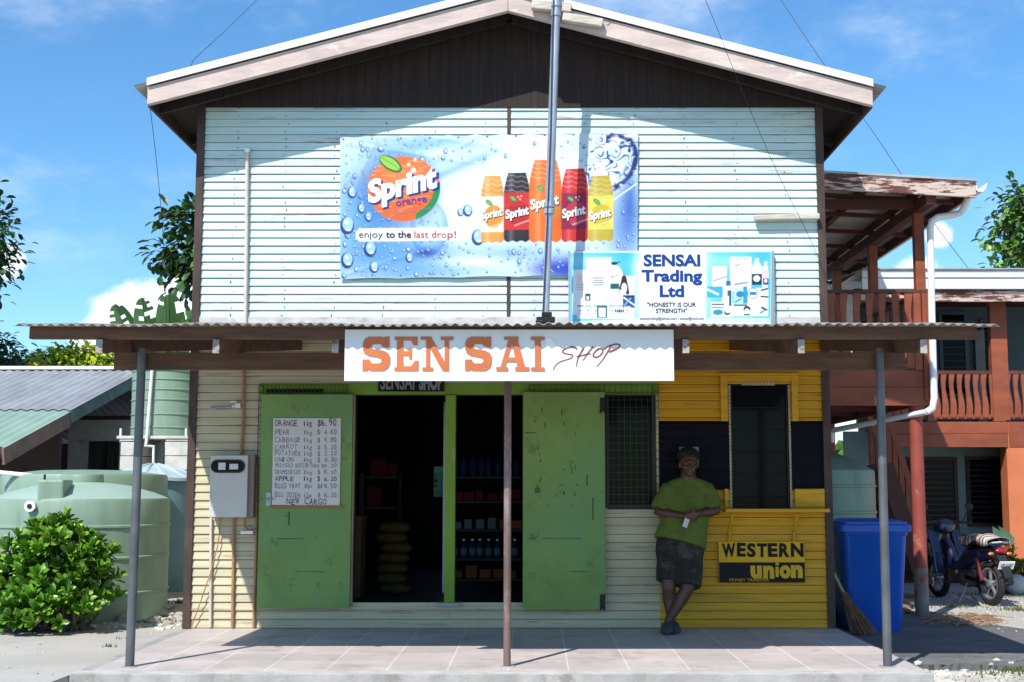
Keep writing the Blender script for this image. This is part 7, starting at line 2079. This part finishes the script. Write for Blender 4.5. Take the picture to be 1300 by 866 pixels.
gbox('carton', PX(464, Yl, 1), PX(482, Yl, 1), Yl + .05, Yl + .3, z643 + .002, z643 + .20, 'g_red', 'red carton on the lower tier of the goods stand', 'carton')
for k in range(7):
    z = .19 + k * .10; mb = MB(); j = rng.uniform(-.03, .03); x0_ = PX(484, 1.35, 1) + j
    mb.tube([(x0_ - .02, 1.35, z + .045), (x0_ + .02, 1.35, z + .05), (x0_ + .13, 1.35, z + .055), (x0_ + .24, 1.35, z + .05), (x0_ + .29, 1.35, z + .045)], [(.10, .02), (.15, .052), (.17, .060), (.15, .052), (.10, .02)], 16, sq=(0, 1, 0)); tag(mb.build('sack', 'g_yellow'), ['yellow sack at the foot of the pile inside the left doorway', 'yellow sack second from the bottom of the pile', 'yellow sack third from the bottom of the pile', 'yellow sack in the middle of the pile', 'yellow sack third from the top of the pile', 'yellow sack second from the top of the pile', 'yellow sack on top of the pile inside the left doorway'][k], 'sack', 'yellow sacks piled in the shop')
ctr = thing('shop_counter', 'brown wooden counter end just inside the left doorway', 'counter', (PX(454, .9, .6), .9, .185))
mb = MB(); mb.box(PX(446, .9, .6), PX(458, .9, .6), .9, 1.25, .187, .93); mb.build('front', 'raw_wood', ctr); mb = MB(); mb.box(PX(445, .9, .6), PX(460, .9, .6), .88, 1.27, .932, .96); mb.build('top', 'raw_wood', ctr)
gbox('paper_box', PX(952, .2, 1), PX(982, .2, 1), .16, .26, P(960, 643, .2)[1] - .02, P(960, 634, .2)[1], 'g_pale', 'pale blue paper tray behind the glass of the yellow window', 'tray')

# ------------------------------------------------------------------ stones, gravel, grass, litter
r = random.Random(17)
def rock(c, s_, seed, label, grp='stones by the tanks'):
    q = random.Random(seed); bm = bmesh.new(); bmesh.ops.create_icosphere(bm, subdivisions=3, radius=1)
    ph = [q.uniform(0, 6) for _ in range(6)]
    for v in bm.verts:
        k = 1 + .18 * math.sin(v.co.x * 3 + ph[0]) + .15 * math.sin(v.co.y * 4 + ph[1]) + .12 * math.sin(v.co.z * 5 + ph[2] + v.co.x * 2); v.co = Vector((v.co.x * s_[0] * k, v.co.y * s_[1] * k, v.co.z * s_[2] * k))
    me = bpy.data.meshes.new('rock'); bm.to_mesh(me); bm.free(); me.materials.append(M['rock']); me.polygons.foreach_set('use_smooth', [True] * len(me.polygons))
    o = bpy.data.objects.new('rock', me); COL.objects.link(o); o.location = c; return tag(o, label, 'rock', grp)
for i, (px, py, s_, lb) in enumerate([(205, 782, .10, 'largest pale stone at the foot of the tanks, behind the left post'), (192, 790, .07, 'small stone close beside the left awning post'), (222, 778, .09, 'flat stone between the tanks and the shop corner'), (233, 783, .07, 'stone lying against the shop corner board'), (165, 790, .10, 'stone half under the leafy bush'), (213, 792, .05, 'smallest stone on the sandy ground behind the left post')]):
    x, y = G(px, py, -.04); rock((x, y, -.045 + s_ * .25), (s_ * 1.2, s_ * .8, s_ * .5), 30 + i, lb)
mb = MB(); ico = bmesh.new(); bmesh.ops.create_icosphere(ico, subdivisions=1, radius=1); iv = [v.co.copy() for v in ico.verts]; iff = [tuple(v.index for v in f.verts) for f in ico.faces]; ico.free()
def scatter(n, fn, smin, smax, m=0):
    for _ in range(n):
        x, y = fn(); s_ = r.uniform(smin, smax) * r.uniform(.6, 1.2); q = Matrix.Rotation(r.uniform(0, 6), 3, 'Z'); k = [r.uniform(.8, 1.25) for _ in iv]
        z = ground_z(x, y)
        if (x > 2.69 and -1.9 < y < 2 and x < 4.5): z = -.062
        mb.add([tuple(Vector((x, y, z + s_ * .25)) + q @ Vector((v.x * s_ * 1.2 * kk, v.y * s_ * kk, v.z * s_ * .6 * kk))) for v, kk in zip(iv, k)], iff, m, False)
scatter(1500, lambda: (r.gauss(3.35, .5), r.gauss(-2.42, .22)), .008, .034)
scatter(500, lambda: (r.uniform(2.8, 5.5), r.uniform(-3.2, -1.9)), .006, .022)
scatter(500, lambda: (r.uniform(4.2, 7.5), r.uniform(-1.5, 5)), .006, .022)
scatter(110, lambda: (r.uniform(-5.5, -3.2), r.uniform(-3, .5)), .003, .012)
scatter(160, lambda: (r.uniform(-4.3, -3.2), r.uniform(.2, 1.6)), .008, .03)
tag(mb.build('gravel', 'pebble'), 'loose white coral gravel and chips on the ground', 'gravel', kind='stuff')
mb = MB()
def tuft(x, y, n, h, sp):
    z = ground_z(x, y)
    for _ in range(n):
        a = r.uniform(0, 6.28); rr = abs(r.gauss(0, sp)); bx, by_ = x + rr * math.cos(a), y + rr * .7 * math.sin(a); hh = h * r.uniform(.5, 1.2); d = Vector((r.gauss(0, .5), r.gauss(0, .5), 1)).normalized(); w = .006
        t_ = Vector((bx, by_, z)) + d * hh; mb.add([(bx - w, by_, z - .01), (bx + w, by_, z - .01), tuple(Vector((bx, by_, z)) + d * hh * .6 + Vector((w * .7, 0, 0))), tuple(t_)], [(0, 1, 2), (0, 2, 3)], 0, False)
for (px, py, n, h, sp) in [(1288, 752, 160, .07, .14), (1292, 776, 140, .06, .16), (1270, 760, 120, .03, .3), (1287, 857, 120, .06, .12), (1258, 860, 30, .05, .08), (1230, 756, 160, .03, .35), (1215, 772, 120, .025, .3), (1292, 742, 120, .06, .2), (1265, 850, 50, .05, .1), (215, 800, 26, .05, .05), (140, 838, 20, .035, .05), (160, 826, 16, .035, .04), (228, 775, 40, .08, .08), (1128, 830, 20, .04, .05)]:
    x, y = G(px, py, -.12); tuft(x, y, n, h, sp)
tag(mb.build('grass', 'grass'), 'sparse short grass growing in the sandy ground', 'grass', kind='stuff')
mb = MB()
for _ in range(120):
    x, y = G(r.uniform(1168, 1255), r.uniform(783, 800), -.09); z = max(ground_z(x, y), -.062 if x < 4.4 and y < 1.6 else -1) + .012; a = r.gauss(.1, .5); L_ = r.uniform(.08, .3)
    d = Vector((math.cos(a), math.sin(a), r.uniform(-.02, .1))); p = Vector((x, y, z)); mb.tube([tuple(p), tuple(p + d * L_ * .5 + Vector((0, .02, .02))), tuple(p + d * L_)], [.007, .006, .003], 5)
for _ in range(26):
    x, y = G(r.uniform(1138, 1160), r.uniform(768, 786), -.09); z = -.05; a = r.gauss(2.6, .25); L_ = r.uniform(.2, .42); d = Vector((math.cos(a), .2, .25 + r.uniform(-.1, .1))); p = Vector((x, y, z)); mb.tube([tuple(p), tuple(p + d * L_)], [.012, .006], 5)
for _ in range(26):
    x, y = G(r.gauss(1193, 12), r.gauss(858, 3), -.19); z = ground_z(x, y) + .02; a = r.uniform(0, 6); d = Vector((math.cos(a), math.sin(a), .15)); p = Vector((x, y, z)); leaf(mb, p, d, Vector((0, 0, 1)), .09, .05, 0, .3, .2)
tag(mb.build('dry_litter', 'drystick'), 'dry brown palm litter and leaves on the ground at right', 'litter', kind='stuff')
x, y = G(1246, 770, -.11); x2, y2 = G(1236, 760, -.11)
mb = MB(); mb.tube([(x, y, -.09), (x2 - .05, y2, -.05)], .012, 7); tag(mb.build('stick', 'plank'), 'short pale stick lying by the motorbike rear wheel', 'stick')
